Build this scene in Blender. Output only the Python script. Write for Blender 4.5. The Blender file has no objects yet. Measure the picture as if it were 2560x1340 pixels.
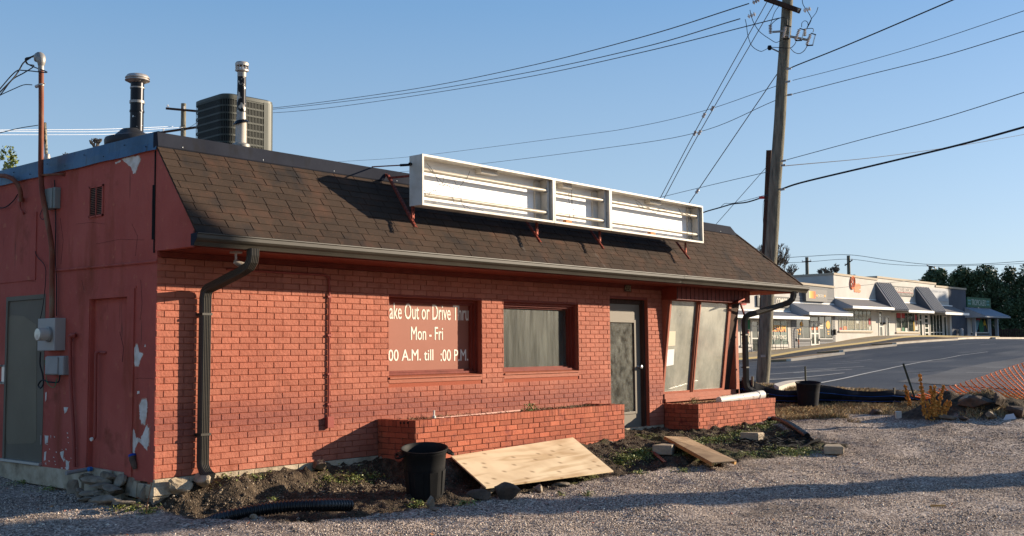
import bpy, math, random
import numpy as np
from mathutils import Vector, Matrix
random.seed(7); rng=np.random.default_rng(11)
S=bpy.context.scene; COL=S.collection
# ------------------------------------------------------------------ camera
CAM=np.array([-5.99878,-9.78849,1.25278]); YAW,PIT,ROL=[math.radians(a) for a in (40.21732,4.37458,-0.55884)]
FPX=2693.62
_f=np.array([math.cos(YAW)*math.cos(PIT),math.sin(YAW)*math.cos(PIT),math.sin(PIT)])
_r=np.array([math.sin(YAW),-math.cos(YAW),0.]); _u=np.cross(_r,_f)
_c,_s=math.cos(ROL),math.sin(ROL)
RM=np.array([_c*_r+_s*_u,-_s*_r+_c*_u,_f])
cd=bpy.data.cameras.new('camera'); cam=bpy.data.objects.new('camera',cd); COL.objects.link(cam)
cd.sensor_width=36; cd.lens=36*FPX/2560; cd.clip_start=.05; cd.clip_end=6000
cam.matrix_world=Matrix(((RM[0][0],RM[1][0],-RM[2][0],CAM[0]),(RM[0][1],RM[1][1],-RM[2][1],CAM[1]),(RM[0][2],RM[1][2],-RM[2][2],CAM[2]),(0,0,0,1)))
S.camera=cam; S.render.resolution_x=1024; S.render.resolution_y=536
# ------------------------------------------------------------------ light
SD=np.array([-1.52,1.,-.50]); SD/=np.linalg.norm(SD)          # direction sunlight travels
ELEV=math.asin(-SD[2]); AZ=math.atan2(-SD[0],-SD[1])            # sky sun_rotation: clockwise from +Y
W=bpy.data.worlds.new('World'); S.world=W; W.use_nodes=True
nt=W.node_tree; nt.nodes.clear()
sky=nt.nodes.new('ShaderNodeTexSky'); sky.sky_type='NISHITA'; sky.sun_disc=False
sky.sun_elevation=ELEV; sky.sun_rotation=AZ; sky.air_density=.8; sky.dust_density=1; sky.ozone_density=6
bg=nt.nodes.new('ShaderNodeBackground'); bg.inputs[1].default_value=.097
wo=nt.nodes.new('ShaderNodeOutputWorld'); hs=nt.nodes.new('ShaderNodeHueSaturation'); hs.inputs['Saturation'].default_value=.9; hs.inputs['Value'].default_value=1.0
nt.links.new(sky.outputs[0],hs.inputs['Color'])
# clear winter sky: the physical sky blended with a measured blue-to-pale gradient by elevation
tcw=nt.nodes.new('ShaderNodeTexCoord'); spw=nt.nodes.new('ShaderNodeSeparateXYZ'); rw=nt.nodes.new('ShaderNodeValToRGB'); mxw=nt.nodes.new('ShaderNodeMix'); mxw.data_type='RGBA'; mxw.inputs[0].default_value=.55
nt.links.new(tcw.outputs['Generated'],spw.inputs[0]); nt.links.new(spw.outputs[2],rw.inputs[0]); ew=rw.color_ramp.elements
for q_ in (.06,.16,.31,.6): ew.new(q_)
for el,(po,co) in zip(ew,((0,(3.8,4.1,3.9)),(.06,(3.6,4.0,3.9)),(.16,(2.6,3.5,3.95)),(.31,(1.3,2.55,3.95)),(.6,(.6,1.5,3.1)),(1,(.4,1.1,2.5)))): el.position=po; el.color=(co[0]/4,co[1]/4,co[2]/4,1)
vmw=nt.nodes.new('ShaderNodeVectorMath'); vmw.operation='SCALE'; vmw.inputs['Scale'].default_value=4; nt.links.new(rw.outputs[0],vmw.inputs[0])
nt.links.new(hs.outputs[0],mxw.inputs[6]); nt.links.new(vmw.outputs[0],mxw.inputs[7]); nt.links.new(mxw.outputs[2],bg.inputs[0]); nt.links.new(bg.outputs[0],wo.inputs[0])
sd=bpy.data.lights.new('sun','SUN'); sd.energy=5; sd.angle=math.radians(.53); sd.color=(1,.84,.64)
sun=bpy.data.objects.new('sun',sd); COL.objects.link(sun); sun.rotation_euler=Vector(SD).to_track_quat('-Z','Y').to_euler()
S.view_settings.view_transform='Standard'; S.view_settings.look='None'; S.view_settings.gamma=1; S.view_settings.exposure=.97
# ------------------------------------------------------------------ geometry helpers
def ray(px,py): return RM.T@np.array([(px-1280)/FPX,(670-py)/FPX,1.])
def onp(px,py,n,d):
    n=np.array(n,float); r=ray(px,py); return CAM+r*((d-n@CAM)/(n@r))
def Y(px,py,y=0.): return onp(px,py,(0,1,0),y)
def X(px,py,x=0.): return onp(px,py,(1,0,0),x)
def Z(px,py,z): return onp(px,py,(0,0,1),z)
def D(px,py,d): return CAM+ray(px,py)*d
def V(*a): return np.array(a,float)
def unit(v): v=np.asarray(v,float); return v/np.linalg.norm(v)
class MB:
    def __init__(s): s.v=[];s.f=[];s.m=[];s.r=[]
    def add(s,vs,fs,mi=0,rv=None):
        b=len(s.v); s.v.extend([tuple(map(float,p)) for p in vs])
        rr=random.random() if rv is None else rv
        for f in fs: s.f.append(tuple(i+b for i in f)); s.m.append(mi); s.r.append(rr)
        return s
    def box(s,a,b,mi=0,rv=None):
        x0,y0,z0=np.minimum(a,b); x1,y1,z1=np.maximum(a,b)
        return s.add([(x0,y0,z0),(x1,y0,z0),(x1,y1,z0),(x0,y1,z0),(x0,y0,z1),(x1,y0,z1),(x1,y1,z1),(x0,y1,z1)],
            [(0,3,2,1),(4,5,6,7),(0,1,5,4),(1,2,6,5),(2,3,7,6),(3,0,4,7)],mi,rv)
    def obox(s,c,ax,ay,az,mi=0,rv=None):   # centre and three half-axis vectors
        c,ax,ay,az=[np.asarray(q,float) for q in (c,ax,ay,az)]
        P=[c+i*ax+j*ay+k*az for k in(-1,1) for i,j in((-1,-1),(1,-1),(1,1),(-1,1))]
        return s.add(P,[(0,3,2,1),(4,5,6,7),(0,1,5,4),(1,2,6,5),(2,3,7,6),(3,0,4,7)],mi,rv)
    def bar(s,a,b,w,h,mi=0,up=(0,0,1)):
        a=np.asarray(a,float);b=np.asarray(b,float);d=unit(b-a);u=np.asarray(up,float)
        if abs(d@u)>.98:u=np.array([1.,0,0])
        l=unit(np.cross(d,u));t=np.cross(l,d)
        return s.obox((a+b)/2,(b-a)/2,l*w/2,t*h/2,mi)
    def prism(s,pts,ex,mi=0,rv=None):
        pts=[np.asarray(p,float) for p in pts];ex=np.asarray(ex,float);n=len(pts)
        return s.add(pts+[p+ex for p in pts],[tuple(range(n)),tuple(range(2*n-1,n-1,-1))]+[(i,i+n,(i+1)%n+n,(i+1)%n) for i in range(n)],mi,rv)
    def tube(s,path,r,n=8,mi=0,caps=True,closed=False,rv=None):
        P=[np.asarray(p,float) for p in path];m=len(P)
        R=r if hasattr(r,'__len__') else [r]*m
        vs=[];prev=None
        for i,p in enumerate(P):
            if closed: t=unit(P[(i+1)%m]-P[i-1])
            else: t=unit(P[min(i+1,m-1)]-P[max(i-1,0)])
            if prev is None:
                a=np.array([0,0,1.]) if abs(t[2])<.9 else np.array([1.,0,0]); prev=unit(np.cross(t,a))
            prev=unit(prev-t*(prev@t)); q=np.cross(t,prev)
            for k in range(n):
                an=2*math.pi*k/n; vs.append(p+R[i]*(math.cos(an)*prev+math.sin(an)*q))
        fs=[]
        for i in range(m if closed else m-1):
            j=(i+1)%m
            for k in range(n): fs.append((i*n+k,i*n+(k+1)%n,j*n+(k+1)%n,j*n+k))
        if caps and not closed: fs+= [tuple(range(n-1,-1,-1)),tuple((m-1)*n+k for k in range(n))]
        return s.add(vs,fs,mi,rv)
    def lathe(s,prof,o,ax=(0,0,1),n=24,mi=0,rv=None):   # prof: (radius, height)
        o=np.asarray(o,float);ax=unit(ax);a=np.array([1.,0,0]) if abs(ax[0])<.9 else np.array([0,1.,0])
        p=unit(np.cross(ax,a));q=np.cross(ax,p);vs=[];m=len(prof)
        for r,h in prof:
            for k in range(n):
                an=2*math.pi*k/n; vs.append(o+ax*h+max(r,1e-4)*(math.cos(an)*p+math.sin(an)*q))
        fs=[(i*n+k,i*n+(k+1)%n,(i+1)*n+(k+1)%n,(i+1)*n+k) for i in range(m-1) for k in range(n)]
        return s.add(vs,fs,mi,rv)
    def build(s,name,mats,parent=None,smooth=False,bevel=0,loc=None):
        o0=np.array(loc if loc is not None else (parent['_o'] if parent is not None and '_o' in parent else (0,0,0)),float)
        me=bpy.data.meshes.new(name); v=np.array(s.v)-o0; me.from_pydata(v.tolist(),[],s.f)
        if not isinstance(mats,(list,tuple)): mats=[mats]
        for m in mats: me.materials.append(m)
        me.polygons.foreach_set('material_index',s.m)
        at=me.attributes.new('rnd','FLOAT','FACE'); at.data.foreach_set('value',s.r)
        if smooth:
            me.polygons.foreach_set('use_smooth',[True]*len(s.f))
            try: me.set_sharp_from_angle(angle=math.radians(40))
            except Exception: pass
        me.update(); o=bpy.data.objects.new(name,me); COL.objects.link(o)
        if parent is not None: o.parent=parent; o['_o']=list(map(float,o0))
        else: o.location=o0.tolist(); o['_o']=list(map(float,o0))
        if bevel:
            b=o.modifiers.new('bevel','BEVEL'); b.width=bevel; b.segments=2; b.limit_method='ANGLE'; b.angle_limit=math.radians(50)
        return o
def npmesh(name,v,f,mats,rnd=None,parent=None,mi=None,smooth=False,attrs=None):   # fast mesh: v (n,3), f (m,k)
    me=bpy.data.meshes.new(name); v=np.asarray(v,np.float32); f=np.asarray(f,np.int32); k=f.shape[1]
    me.vertices.add(len(v)); me.vertices.foreach_set('co',v.ravel())
    me.loops.add(f.size); me.loops.foreach_set('vertex_index',f.ravel())
    me.polygons.add(len(f)); me.polygons.foreach_set('loop_start',np.arange(len(f),dtype=np.int32)*k)
    me.polygons.foreach_set('loop_total',np.full(len(f),k,np.int32))
    for m in (mats if isinstance(mats,(list,tuple)) else [mats]): me.materials.append(m)
    if mi is not None: me.polygons.foreach_set('material_index',np.asarray(mi,np.int32))
    if smooth: me.polygons.foreach_set('use_smooth',np.ones(len(f),bool))
    if rnd is not None:
        a=me.attributes.new('rnd','FLOAT','FACE'); a.data.foreach_set('value',np.asarray(rnd,np.float32))
    for n_,val in (attrs or {}).items():
        a=me.attributes.new(n_,'FLOAT','POINT'); a.data.foreach_set('value',np.asarray(val,np.float32))
    me.update(calc_edges=True); me.validate()
    o=bpy.data.objects.new(name,me); COL.objects.link(o)
    if parent is not None:
        o0=np.array(parent['_o']); me.vertices.foreach_set('co',(v-o0.astype(np.float32)).ravel()); o.parent=parent; o['_o']=o0.tolist()
    return o
def thing(name,label,cat,loc=(0,0,0),group=None):
    o=bpy.data.objects.new(name,None); COL.objects.link(o); o.empty_display_size=.2
    o.location=[float(q) for q in loc]; o['_o']=[float(q) for q in loc]
    return tag(o,label,cat,group)
def tag(o,label=None,cat=None,group=None,kind=None):
    if label:o['label']=label
    if cat:o['category']=cat
    if group:o['group']=group
    if kind:o['kind']=kind
    return o
def text(name,body,mat,parent,o,ux,uz,w,h,bold=.0,align='FIT',shear=0,thick=.002):
    """lettering fitted into a w x h box whose lower left corner is o, along ux and uz"""
    cu=bpy.data.curves.new('t','FONT'); cu.body=body; cu.offset=0; cu.extrude=0; cu.resolution_u=3; cu.shear=shear
    ob=bpy.data.objects.new('t',cu); COL.objects.link(ob)
    dg=bpy.context.evaluated_depsgraph_get(); me=bpy.data.meshes.new_from_object(ob.evaluated_get(dg))
    bpy.data.objects.remove(ob); bpy.data.curves.remove(cu)
    n=len(me.vertices); co=np.zeros(n*3); me.vertices.foreach_get('co',co); co=co.reshape(-1,3)
    lo,hi=co.min(0),co.max(0); ux=unit(ux);uz=unit(uz); o=np.asarray(o,float); nn=np.cross(ux,uz)
    bw=bold*w/(hi[0]-lo[0])
    P=o+np.outer((co[:,0]-lo[0])/(hi[0]-lo[0])*(w-2*bw)+bw,ux)+np.outer((co[:,1]-lo[1])/(hi[1]-lo[1])*h,uz)+nn*thick
    o0=np.array(parent['_o']); fs=[tuple(p.vertices) for p in me.polygons]; vs=[];ff=[]
    for k,(dx_,dz_) in enumerate(((0,0),(-1,0),(1,0),(-.5,.5),(.5,-.5)) if bold else ((0,0),)):
        b=len(vs); vs+=(P-o0+ux*dx_*bw+uz*dz_*bw*.5+nn*k*.0002).tolist(); ff+=[tuple(i+b for i in f) for f in fs]
    bpy.data.meshes.remove(me); me=bpy.data.meshes.new(name); me.from_pydata(vs,[],ff); me.materials.append(mat)
    me.update(); ob=bpy.data.objects.new(name,me); COL.objects.link(ob); ob.parent=parent; ob['_o']=o0.tolist()
    return ob
# ------------------------------------------------------------------ noise
def vnoise(x,y,seed=0):
    xi=np.floor(x).astype(np.int64); yi=np.floor(y).astype(np.int64); fx=x-xi; fy=y-yi
    def h(a,b):
        n=(a*374761393+b*668265263+seed*1442695041)&0xFFFFFFFF; n=((n^(n>>13))*1274126177)&0xFFFFFFFF; n^=n>>16
        return (n&0xFFFF)/65535.
    fx=fx*fx*(3-2*fx); fy=fy*fy*(3-2*fy)
    return (h(xi,yi)*(1-fx)+h(xi+1,yi)*fx)*(1-fy)+(h(xi,yi+1)*(1-fx)+h(xi+1,yi+1)*fx)*fy
def fbm(x,y,o=4,seed=0,g=.5):
    t=0;a=1;s=0
    for i in range(o): t=t+a*(vnoise(x*2**i,y*2**i,seed+i)-.5); s+=a; a*=g
    return t/s*2
def sst(a,b,x): t=np.clip((x-a)/(b-a),0,1); return t*t*(3-2*t)
# ------------------------------------------------------------------ materials
def mat(name,base,rough=.8,metal=0,spec=.15,stops=None,nscale=5,ndetail=6,bump=0,bscale=None,rnd=0,coord='Object',stretch=None,alpha=None,coat=0,mixc=None,emit=None,voro=None,trans=0,wave=None):
    """principled; stops=[(pos,colour)...] ramp over noise; rnd = brightness spread by per-face 'rnd'; mixc=(colour,lo,hi,scale[,stretch]) second patchy colour"""
    m=bpy.data.materials.new(name); m.use_nodes=True; t=m.node_tree; N=t.nodes; L=t.links; p=N['Principled BSDF']
    p.inputs['Roughness'].default_value=rough; p.inputs['Metallic'].default_value=metal; p.inputs['Specular IOR Level'].default_value=spec
    p.inputs['Coat Weight'].default_value=coat; p.inputs['Coat Roughness'].default_value=.03
    if trans: p.inputs['Transmission Weight'].default_value=trans
    tc=N.new('ShaderNodeTexCoord'); mp=N.new('ShaderNodeMapping'); L.new(tc.outputs[coord],mp.inputs[0])
    if stretch: mp.inputs['Scale'].default_value=stretch
    def noise(sc,det=ndetail,src=mp,ro=.6):
        n=N.new('ShaderNodeTexNoise'); n.inputs['Scale'].default_value=sc; n.inputs['Detail'].default_value=det; n.inputs['Roughness'].default_value=ro
        L.new(src.outputs[0],n.inputs['Vector']); return n
    def mix(a,b,fac,mode='MIX'):
        x=N.new('ShaderNodeMix'); x.data_type='RGBA'; x.blend_type=mode
        for s_,v_ in ((6,a),(7,b)):
            if hasattr(v_,'is_output'): L.new(v_,x.inputs[s_])
            else: x.inputs[s_].default_value=(*v_,1)
        if hasattr(fac,'is_output'): L.new(fac,x.inputs[0])
        else: x.inputs[0].default_value=fac
        return x.outputs[2]
    c=None
    if stops:
        n=noise(nscale); r=N.new('ShaderNodeValToRGB'); L.new(n.outputs[0],r.inputs[0]); e=r.color_ramp.elements
        while len(e)<len(stops): e.new(.5)
        for el,(po,co) in zip(e,stops): el.position=po; el.color=(*co,1)
        c=r.outputs[0]
    else: c=mix(base,base,0)
    if mixc:
        for mc in (mixc if isinstance(mixc,list) else [mixc]):
            src=mp
            if len(mc)>4: src=N.new('ShaderNodeMapping'); L.new(tc.outputs[coord],src.inputs[0]); src.inputs['Scale'].default_value=mc[4]
            n=noise(mc[3],5,src); mr=N.new('ShaderNodeMapRange'); mr.inputs[1].default_value=mc[1]; mr.inputs[2].default_value=mc[2]; L.new(n.outputs[0],mr.inputs[0])
            c=mix(c,mc[0],mr.outputs[0])
    if rnd:
        a=N.new('ShaderNodeAttribute'); a.attribute_name='rnd'; mr=N.new('ShaderNodeMapRange'); L.new(a.outputs['Fac'],mr.inputs[0])
        mr.inputs[3].default_value=1-rnd; mr.inputs[4].default_value=1+rnd
        h=N.new('ShaderNodeHueSaturation'); L.new(c,h.inputs['Color']); L.new(mr.outputs[0],h.inputs['Value']); c=h.outputs[0]
    L.new(c,p.inputs['Base Color'])
    if bump:
        n=noise(bscale or nscale*4,8); b=N.new('ShaderNodeBump'); b.inputs['Strength'].default_value=1; b.inputs['Distance'].default_value=bump; L.new(n.outputs[0],b.inputs['Height']); L.new(b.outputs[0],p.inputs['Normal'])
    if alpha is not None: p.inputs['Alpha'].default_value=alpha
    if emit: p.inputs['Emission Color'].default_value=(*emit[0],1); p.inputs['Emission Strength'].default_value=emit[1]
    m['_c']=1; return m
RED=(.40,.115,.068)
def zband(m,lo,hi,z0,z1,col,amt):
    """a dirty band between heights z0..z1 with ragged edges (real staining of the paint)"""
    t=m.node_tree;N=t.nodes;L=t.links;p=N['Principled BSDF'];src=p.inputs['Base Color'].links[0].from_socket
    g=N.new('ShaderNodeNewGeometry');s=N.new('ShaderNodeSeparateXYZ');L.new(g.outputs['Position'],s.inputs[0])
    n=N.new('ShaderNodeTexNoise');n.inputs['Scale'].default_value=1.6;n.inputs['Detail'].default_value=6;L.new(g.outputs['Position'],n.inputs['Vector'])
    a=N.new('ShaderNodeMath');a.operation='MULTIPLY_ADD';L.new(n.outputs[0],a.inputs[0]);a.inputs[1].default_value=.35;L.new(s.outputs[2],a.inputs[2])
    r=N.new('ShaderNodeValToRGB');mr=N.new('ShaderNodeMapRange');L.new(a.outputs[0],mr.inputs[0]);mr.inputs[1].default_value=lo;mr.inputs[2].default_value=hi
    L.new(mr.outputs[0],r.inputs[0]);e=r.color_ramp.elements;e[0].position=z0;e[0].color=(0,0,0,1);e[1].position=z1;e[1].color=(0,0,0,1)
    k=e.new((z0+z1)/2);k.color=(amt,amt,amt,1)
    x=N.new('ShaderNodeMix');x.data_type='RGBA';L.new(r.outputs[0],x.inputs[0]);L.new(src,x.inputs[6]);x.inputs[7].default_value=(*col,1);L.new(x.outputs[2],p.inputs['Base Color'])
M={}
M['brick']=mat('painted_brick',RED,.72,stops=[(.3,(.325,.098,.060)),(.55,(.365,.122,.076)),(.8,(.42,.158,.104))],nscale=1.3,rnd=.10,bump=.010,bscale=26,mixc=[((.27,.08,.046),.56,.72,3.5),((.46,.20,.12),.66,.78,30),((.26,.085,.055),.58,.70,2.2,(2.5,2.5,.22))])
zband(M['brick'],0,2.4,.18,.42,(.21,.065,.05),.85)
M['mortar']=mat('painted_mortar',(.31,.085,.048),.9,bump=.004,bscale=60)
M['pmortar']=mat('dirty_planter_mortar',(.15,.055,.04),.95,bump=.004,bscale=60)
M['planterbrick']=mat('planter_brick',RED,.75,stops=[(.3,(.27,.068,.036)),(.6,(.345,.098,.052)),(.85,(.40,.13,.07))],nscale=2.4,rnd=.2,bump=.007,bscale=34,mixc=[((.17,.04,.03),.56,.7,5),((.30,.22,.15),.72,.8,14)])
M['stucco']=mat('painted_stucco',RED,.8,stops=[(.3,(.33,.068,.050)),(.5,(.385,.088,.064)),(.75,(.44,.112,.082))],nscale=1.1,bump=.012,bscale=7,mixc=[((.25,.055,.03),.54,.72,2.5,(1,1,.25)),((.44,.14,.08),.62,.74,9),((.20,.05,.03),.62,.74,1.6),((.16,.05,.035),.64,.72,3.,(4,4,.3))])
M['redwood']=mat('red_painted_wood',(.24,.05,.032),.6,stops=[(.3,(.15,.026,.016)),(.7,(.21,.042,.026))],nscale=6,bump=.003,bscale=40,stretch=(1,1,.3))
M['redlight']=mat('red_painted_trim',(.42,.12,.07),.6,stops=[(.3,(.29,.085,.047)),(.7,(.35,.11,.062))],nscale=5,bump=.003,bscale=30)
M['orange_soffit']=mat('soffit_board',(.42,.13,.06),.7,stops=[(.3,(.40,.12,.055)),(.7,(.5,.17,.08))],nscale=4)
M['peel']=mat('bare_plaster',(.62,.56,.50),.9,stops=[(.35,(.50,.44,.37)),(.6,(.68,.63,.57))],nscale=9,bump=.004,bscale=30)
M['concrete']=mat('old_concrete',(.4,.34,.26),.95,stops=[(.3,(.24,.19,.13)),(.5,(.42,.34,.24)),(.7,(.52,.44,.33))],nscale=5,bump=.02,bscale=14)
M['shingle']=mat('asphalt_shingle',(.07,.05,.04),.95,stops=[(.3,(.034,.024,.018)),(.5,(.046,.031,.022)),(.75,(.060,.038,.026))],nscale=1.2,rnd=.09,bump=.003,bscale=180,mixc=[((.088,.045,.029),.52,.78,3),((.12,.06,.035),.6,.72,60),((.022,.019,.018),.54,.68,1.7,(1,1,.5)),((.12,.105,.09),.68,.80,2.2,(3,1,.4))])
M['flash']=mat('roof_flashing_metal',(.06,.07,.09),.85,0,.04,stops=[(.3,(.016,.018,.026)),(.6,(.028,.031,.042)),(.8,(.05,.053,.065))],nscale=1.2,bump=.004,bscale=3,mixc=((.02,.02,.022),.6,.7,2.5,(1,1,.3)))
M['flashside']=mat('blue_flashing_metal',(.10,.19,.29),.4,.5,stops=[(.25,(.02,.036,.055)),(.5,(.035,.085,.145)),(.8,(.07,.14,.21))],nscale=1.2,bump=.006,bscale=3,mixc=((.03,.04,.05),.6,.72,7,(1,3,.35)))
M['gutter']=mat('bronze_gutter_metal',(.06,.05,.04),.42,0,.35,stops=[(.3,(.030,.025,.018)),(.7,(.045,.038,.028))],nscale=3)
M['white']=mat('white_sign_metal',(.82,.8,.75),.42,stops=[(.35,(.50,.45,.37)),(.5,(.60,.56,.49)),(.8,(.66,.63,.57))],nscale=3,mixc=[((.42,.30,.19),.62,.76,8,(1,1,.25))])
M['whitein']=mat('white_reflector',(.86,.86,.85),.35,mixc=((.7,.66,.58),.62,.75,4))
M['tube']=mat('lamp_tube_glass',(.40,.36,.29),.3,mixc=((.30,.25,.18),.5,.7,12))
M['rustred']=mat('red_angle_iron',(.24,.05,.03),.6,.3,stops=[(.3,(.14,.03,.02)),(.7,(.34,.08,.05))],nscale=20)
M['rustpipe']=mat('rusty_painted_pipe',(.25,.09,.05),.6,.1,stops=[(.35,(.14,.038,.022)),(.5,(.19,.065,.036)),(.65,(.20,.13,.08))],nscale=2.5,stretch=(3,3,1))
M['redpipe']=mat('red_painted_pipe',(.27,.06,.045),.5,bump=.001,bscale=40)
M['galv']=mat('galvanised_metal',(.45,.44,.42),.5,.4,stops=[(.3,(.22,.21,.19)),(.7,(.36,.34,.31))],nscale=8)
M['rustygalv']=mat('weathered_vent_metal',(.40,.37,.33),.5,.5,stops=[(.3,(.22,.15,.10)),(.5,(.42,.38,.34)),(.75,(.6,.58,.54))],nscale=9)
M['blackpeel']=mat('peeling_black_paint',(.02,.02,.02),.35,.5,stops=[(.54,(.015,.015,.017)),(.58,(.36,.33,.29))],nscale=11,ndetail=8)
M['blackmetal']=mat('black_stove_pipe',(.02,.02,.022),.3,.6,mixc=((.5,.48,.45),.66,.68,10))
M['whitepeel']=mat('stained_white_pipe',(.50,.45,.38),.6,mixc=[((.42,.2,.06),.6,.7,5,(1,1,.4)),((.05,.05,.05),.7,.72,16)])
M['acmetal']=mat('condenser_green_grey',(.11,.12,.10),.5,.1,.4,stops=[(.3,(.036,.040,.030)),(.7,(.052,.056,.043))],nscale=3)
M['dark']=mat('dark_interior',(.012,.012,.012),.9)
M['black']=mat('black_rubber',(.012,.012,.013),.3,0,.5)
M['blackplastic']=mat('black_plastic',(.017,.017,.018),.6,0,.12,stops=[(.3,(.010,.010,.011)),(.7,(.016,.016,.016))],nscale=5,mixc=((.05,.042,.032),.70,.85,3))
M['cable']=mat('cable_sheath',(.02,.02,.022),.6)
M['wire']=mat('power_cable_metal',(.07,.07,.075),.5,.4)
M['greydoor']=mat('grey_door_paint',(.20,.20,.19),.6,stops=[(.35,(.12,.10,.072)),(.7,(.15,.125,.09))],nscale=1.5)
M['greydoor2']=mat('lighter_door_paint',(.10,.092,.072),.55,stops=[(.35,(.155,.125,.082)),(.7,(.185,.15,.10))],nscale=1.5)
M['alu']=mat('aluminium',(.6,.6,.58),.35,.8)
M['greyplastic']=mat('grey_plastic',(.42,.42,.43),.5,stops=[(.3,(.26,.25,.235)),(.7,(.33,.315,.295))],nscale=4)
M['greybox']=mat('grey_enamel_box',(.34,.32,.29),.5,mixc=((.25,.16,.10),.66,.76,7))
M['board']=mat('painted_board',(.46,.15,.09),.5,stops=[(.3,(.27,.092,.056)),(.7,(.30,.105,.066))],nscale=2)
M['cream']=mat('cream_lettering',(.78,.71,.60),.6)
M['pine']=mat('weathered_pole_wood',(.24,.19,.13),.85,stops=[(.3,(.08,.072,.055)),(.5,(.17,.155,.115)),(.7,(.25,.225,.165))],nscale=3,stretch=(6,6,.7),bump=.012,bscale=12)
M['darkwood']=mat('dark_creosote_wood',(.05,.03,.02),.8,stops=[(.3,(.03,.02,.016)),(.7,(.085,.045,.03))],nscale=4,stretch=(5,5,.6),bump=.006,bscale=16)
M['porcelain']=mat('grey_porcelain',(.45,.42,.4),.25)
M['whiteporc']=mat('white_porcelain',(.8,.78,.75),.25)
M['pvc']=mat('dirty_white_pvc',(.74,.70,.62),.4,mixc=((.35,.27,.18),.58,.72,9))
M['stone']=mat('broken_concrete',(.3,.26,.2),.95,stops=[(.3,(.11,.085,.06)),(.5,(.21,.17,.125)),(.75,(.32,.27,.21))],nscale=7,bump=.02,bscale=12,rnd=.2)
M['darkrock']=mat('dark_rock',(.09,.07,.055),.95,stops=[(.3,(.06,.045,.035)),(.7,(.14,.10,.075))],nscale=7,bump=.02,bscale=12)
M['block']=mat('tan_concrete_block',(.36,.29,.20),.95,stops=[(.35,(.30,.24,.165)),(.6,(.40,.325,.23))],nscale=12,bump=.006,bscale=50)
M['blockrough']=mat('split_block_face',(.34,.28,.20),.95,stops=[(.4,(.10,.08,.06)),(.5,(.38,.31,.23))],nscale=22,bump=.02,bscale=30)
M['orange']=mat('orange_plastic_mesh',(.95,.20,.03),.5)
M['meshpale']=mat('pale_netting_strand',(.72,.60,.42),.5)
M['siltf']=mat('black_silt_fabric',(.013,.014,.018),.8,0,.15,bump=.01,bscale=4,mixc=((.05,.05,.055),.6,.75,1.5))
M['bluestripe']=mat('blue_stripe',(.006,.06,.24),.6)
M['tin']=mat('stainless',(.5,.5,.5),.25,.9)
# plywood / board: stretched rings
def wood(name,cols,scale,st,knots=True,rot=0):
    m=bpy.data.materials.new(name);m.use_nodes=True;t=m.node_tree;N=t.nodes;L=t.links;p=N['Principled BSDF'];p.inputs['Roughness'].default_value=.65
    tc=N.new('ShaderNodeTexCoord');mp=N.new('ShaderNodeMapping');mp.inputs['Scale'].default_value=st;mp.inputs['Rotation'].default_value=(0,0,rot);L.new(tc.outputs['Object'],mp.inputs[0])
    n=N.new('ShaderNodeTexNoise');n.inputs['Scale'].default_value=1.1;n.inputs['Detail'].default_value=2;n.inputs['Distortion'].default_value=.5;L.new(mp.outputs[0],n.inputs['Vector'])
    mm=N.new('ShaderNodeMath');mm.operation='MULTIPLY';mm.inputs[1].default_value=scale;L.new(n.outputs[0],mm.inputs[0])
    fr=N.new('ShaderNodeMath');fr.operation='PINGPONG';fr.inputs[1].default_value=1;L.new(mm.outputs[0],fr.inputs[0])
    r=N.new('ShaderNodeValToRGB');L.new(fr.outputs[0],r.inputs[0]);e=r.color_ramp.elements
    e[0].color=(*cols[0],1);e[1].color=(*cols[1],1);e[1].position=.7;c=r.outputs[0]
    n2=N.new('ShaderNodeTexNoise');n2.inputs['Scale'].default_value=2.2;n2.inputs['Detail'].default_value=5;L.new(tc.outputs['Object'],n2.inputs['Vector'])
    x=N.new('ShaderNodeMix');x.data_type='RGBA';x.blend_type='MULTIPLY';x.inputs[0].default_value=.6;L.new(c,x.inputs[6])
    r2=N.new('ShaderNodeValToRGB');L.new(n2.outputs[0],r2.inputs[0]);r2.color_ramp.elements[0].position=.3;r2.color_ramp.elements[0].color=(.6,.5,.4,1);r2.color_ramp.elements[1].position=.6;r2.color_ramp.elements[1].color=(1,1,1,1);L.new(r2.outputs[0],x.inputs[7]);c=x.outputs[2]
    if knots:
        v=N.new('ShaderNodeTexVoronoi');v.voronoi_dimensions='2D';v.inputs['Scale'].default_value=3.1;L.new(tc.outputs['Object'],v.inputs['Vector'])
        mr=N.new('ShaderNodeMapRange');L.new(v.outputs['Distance'],mr.inputs[0]);mr.inputs[1].default_value=.03;mr.inputs[2].default_value=.13;mr.inputs[3].default_value=.75;mr.inputs[4].default_value=0
        y=N.new('ShaderNodeMix');y.data_type='RGBA';L.new(mr.outputs[0],y.inputs[0]);L.new(c,y.inputs[6]);y.inputs[7].default_value=(.22,.12,.05,1);c=y.outputs[2]
    L.new(c,p.inputs['Base Color']);return m
M['ply']=wood('pale_plywood',((.60,.43,.24),(.80,.63,.40)),6,(.6,4.2,4.2),True,.04)
M['panelwood']=wood('worn_panel_wood',((.25,.15,.07),(.38,.25,.13)),12,(1,1,1),False)
M['lumber']=mat('yellow_lumber',(.42,.24,.08),.7,stops=[(.3,(.34,.18,.06)),(.7,(.48,.29,.11))],nscale=8)
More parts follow.
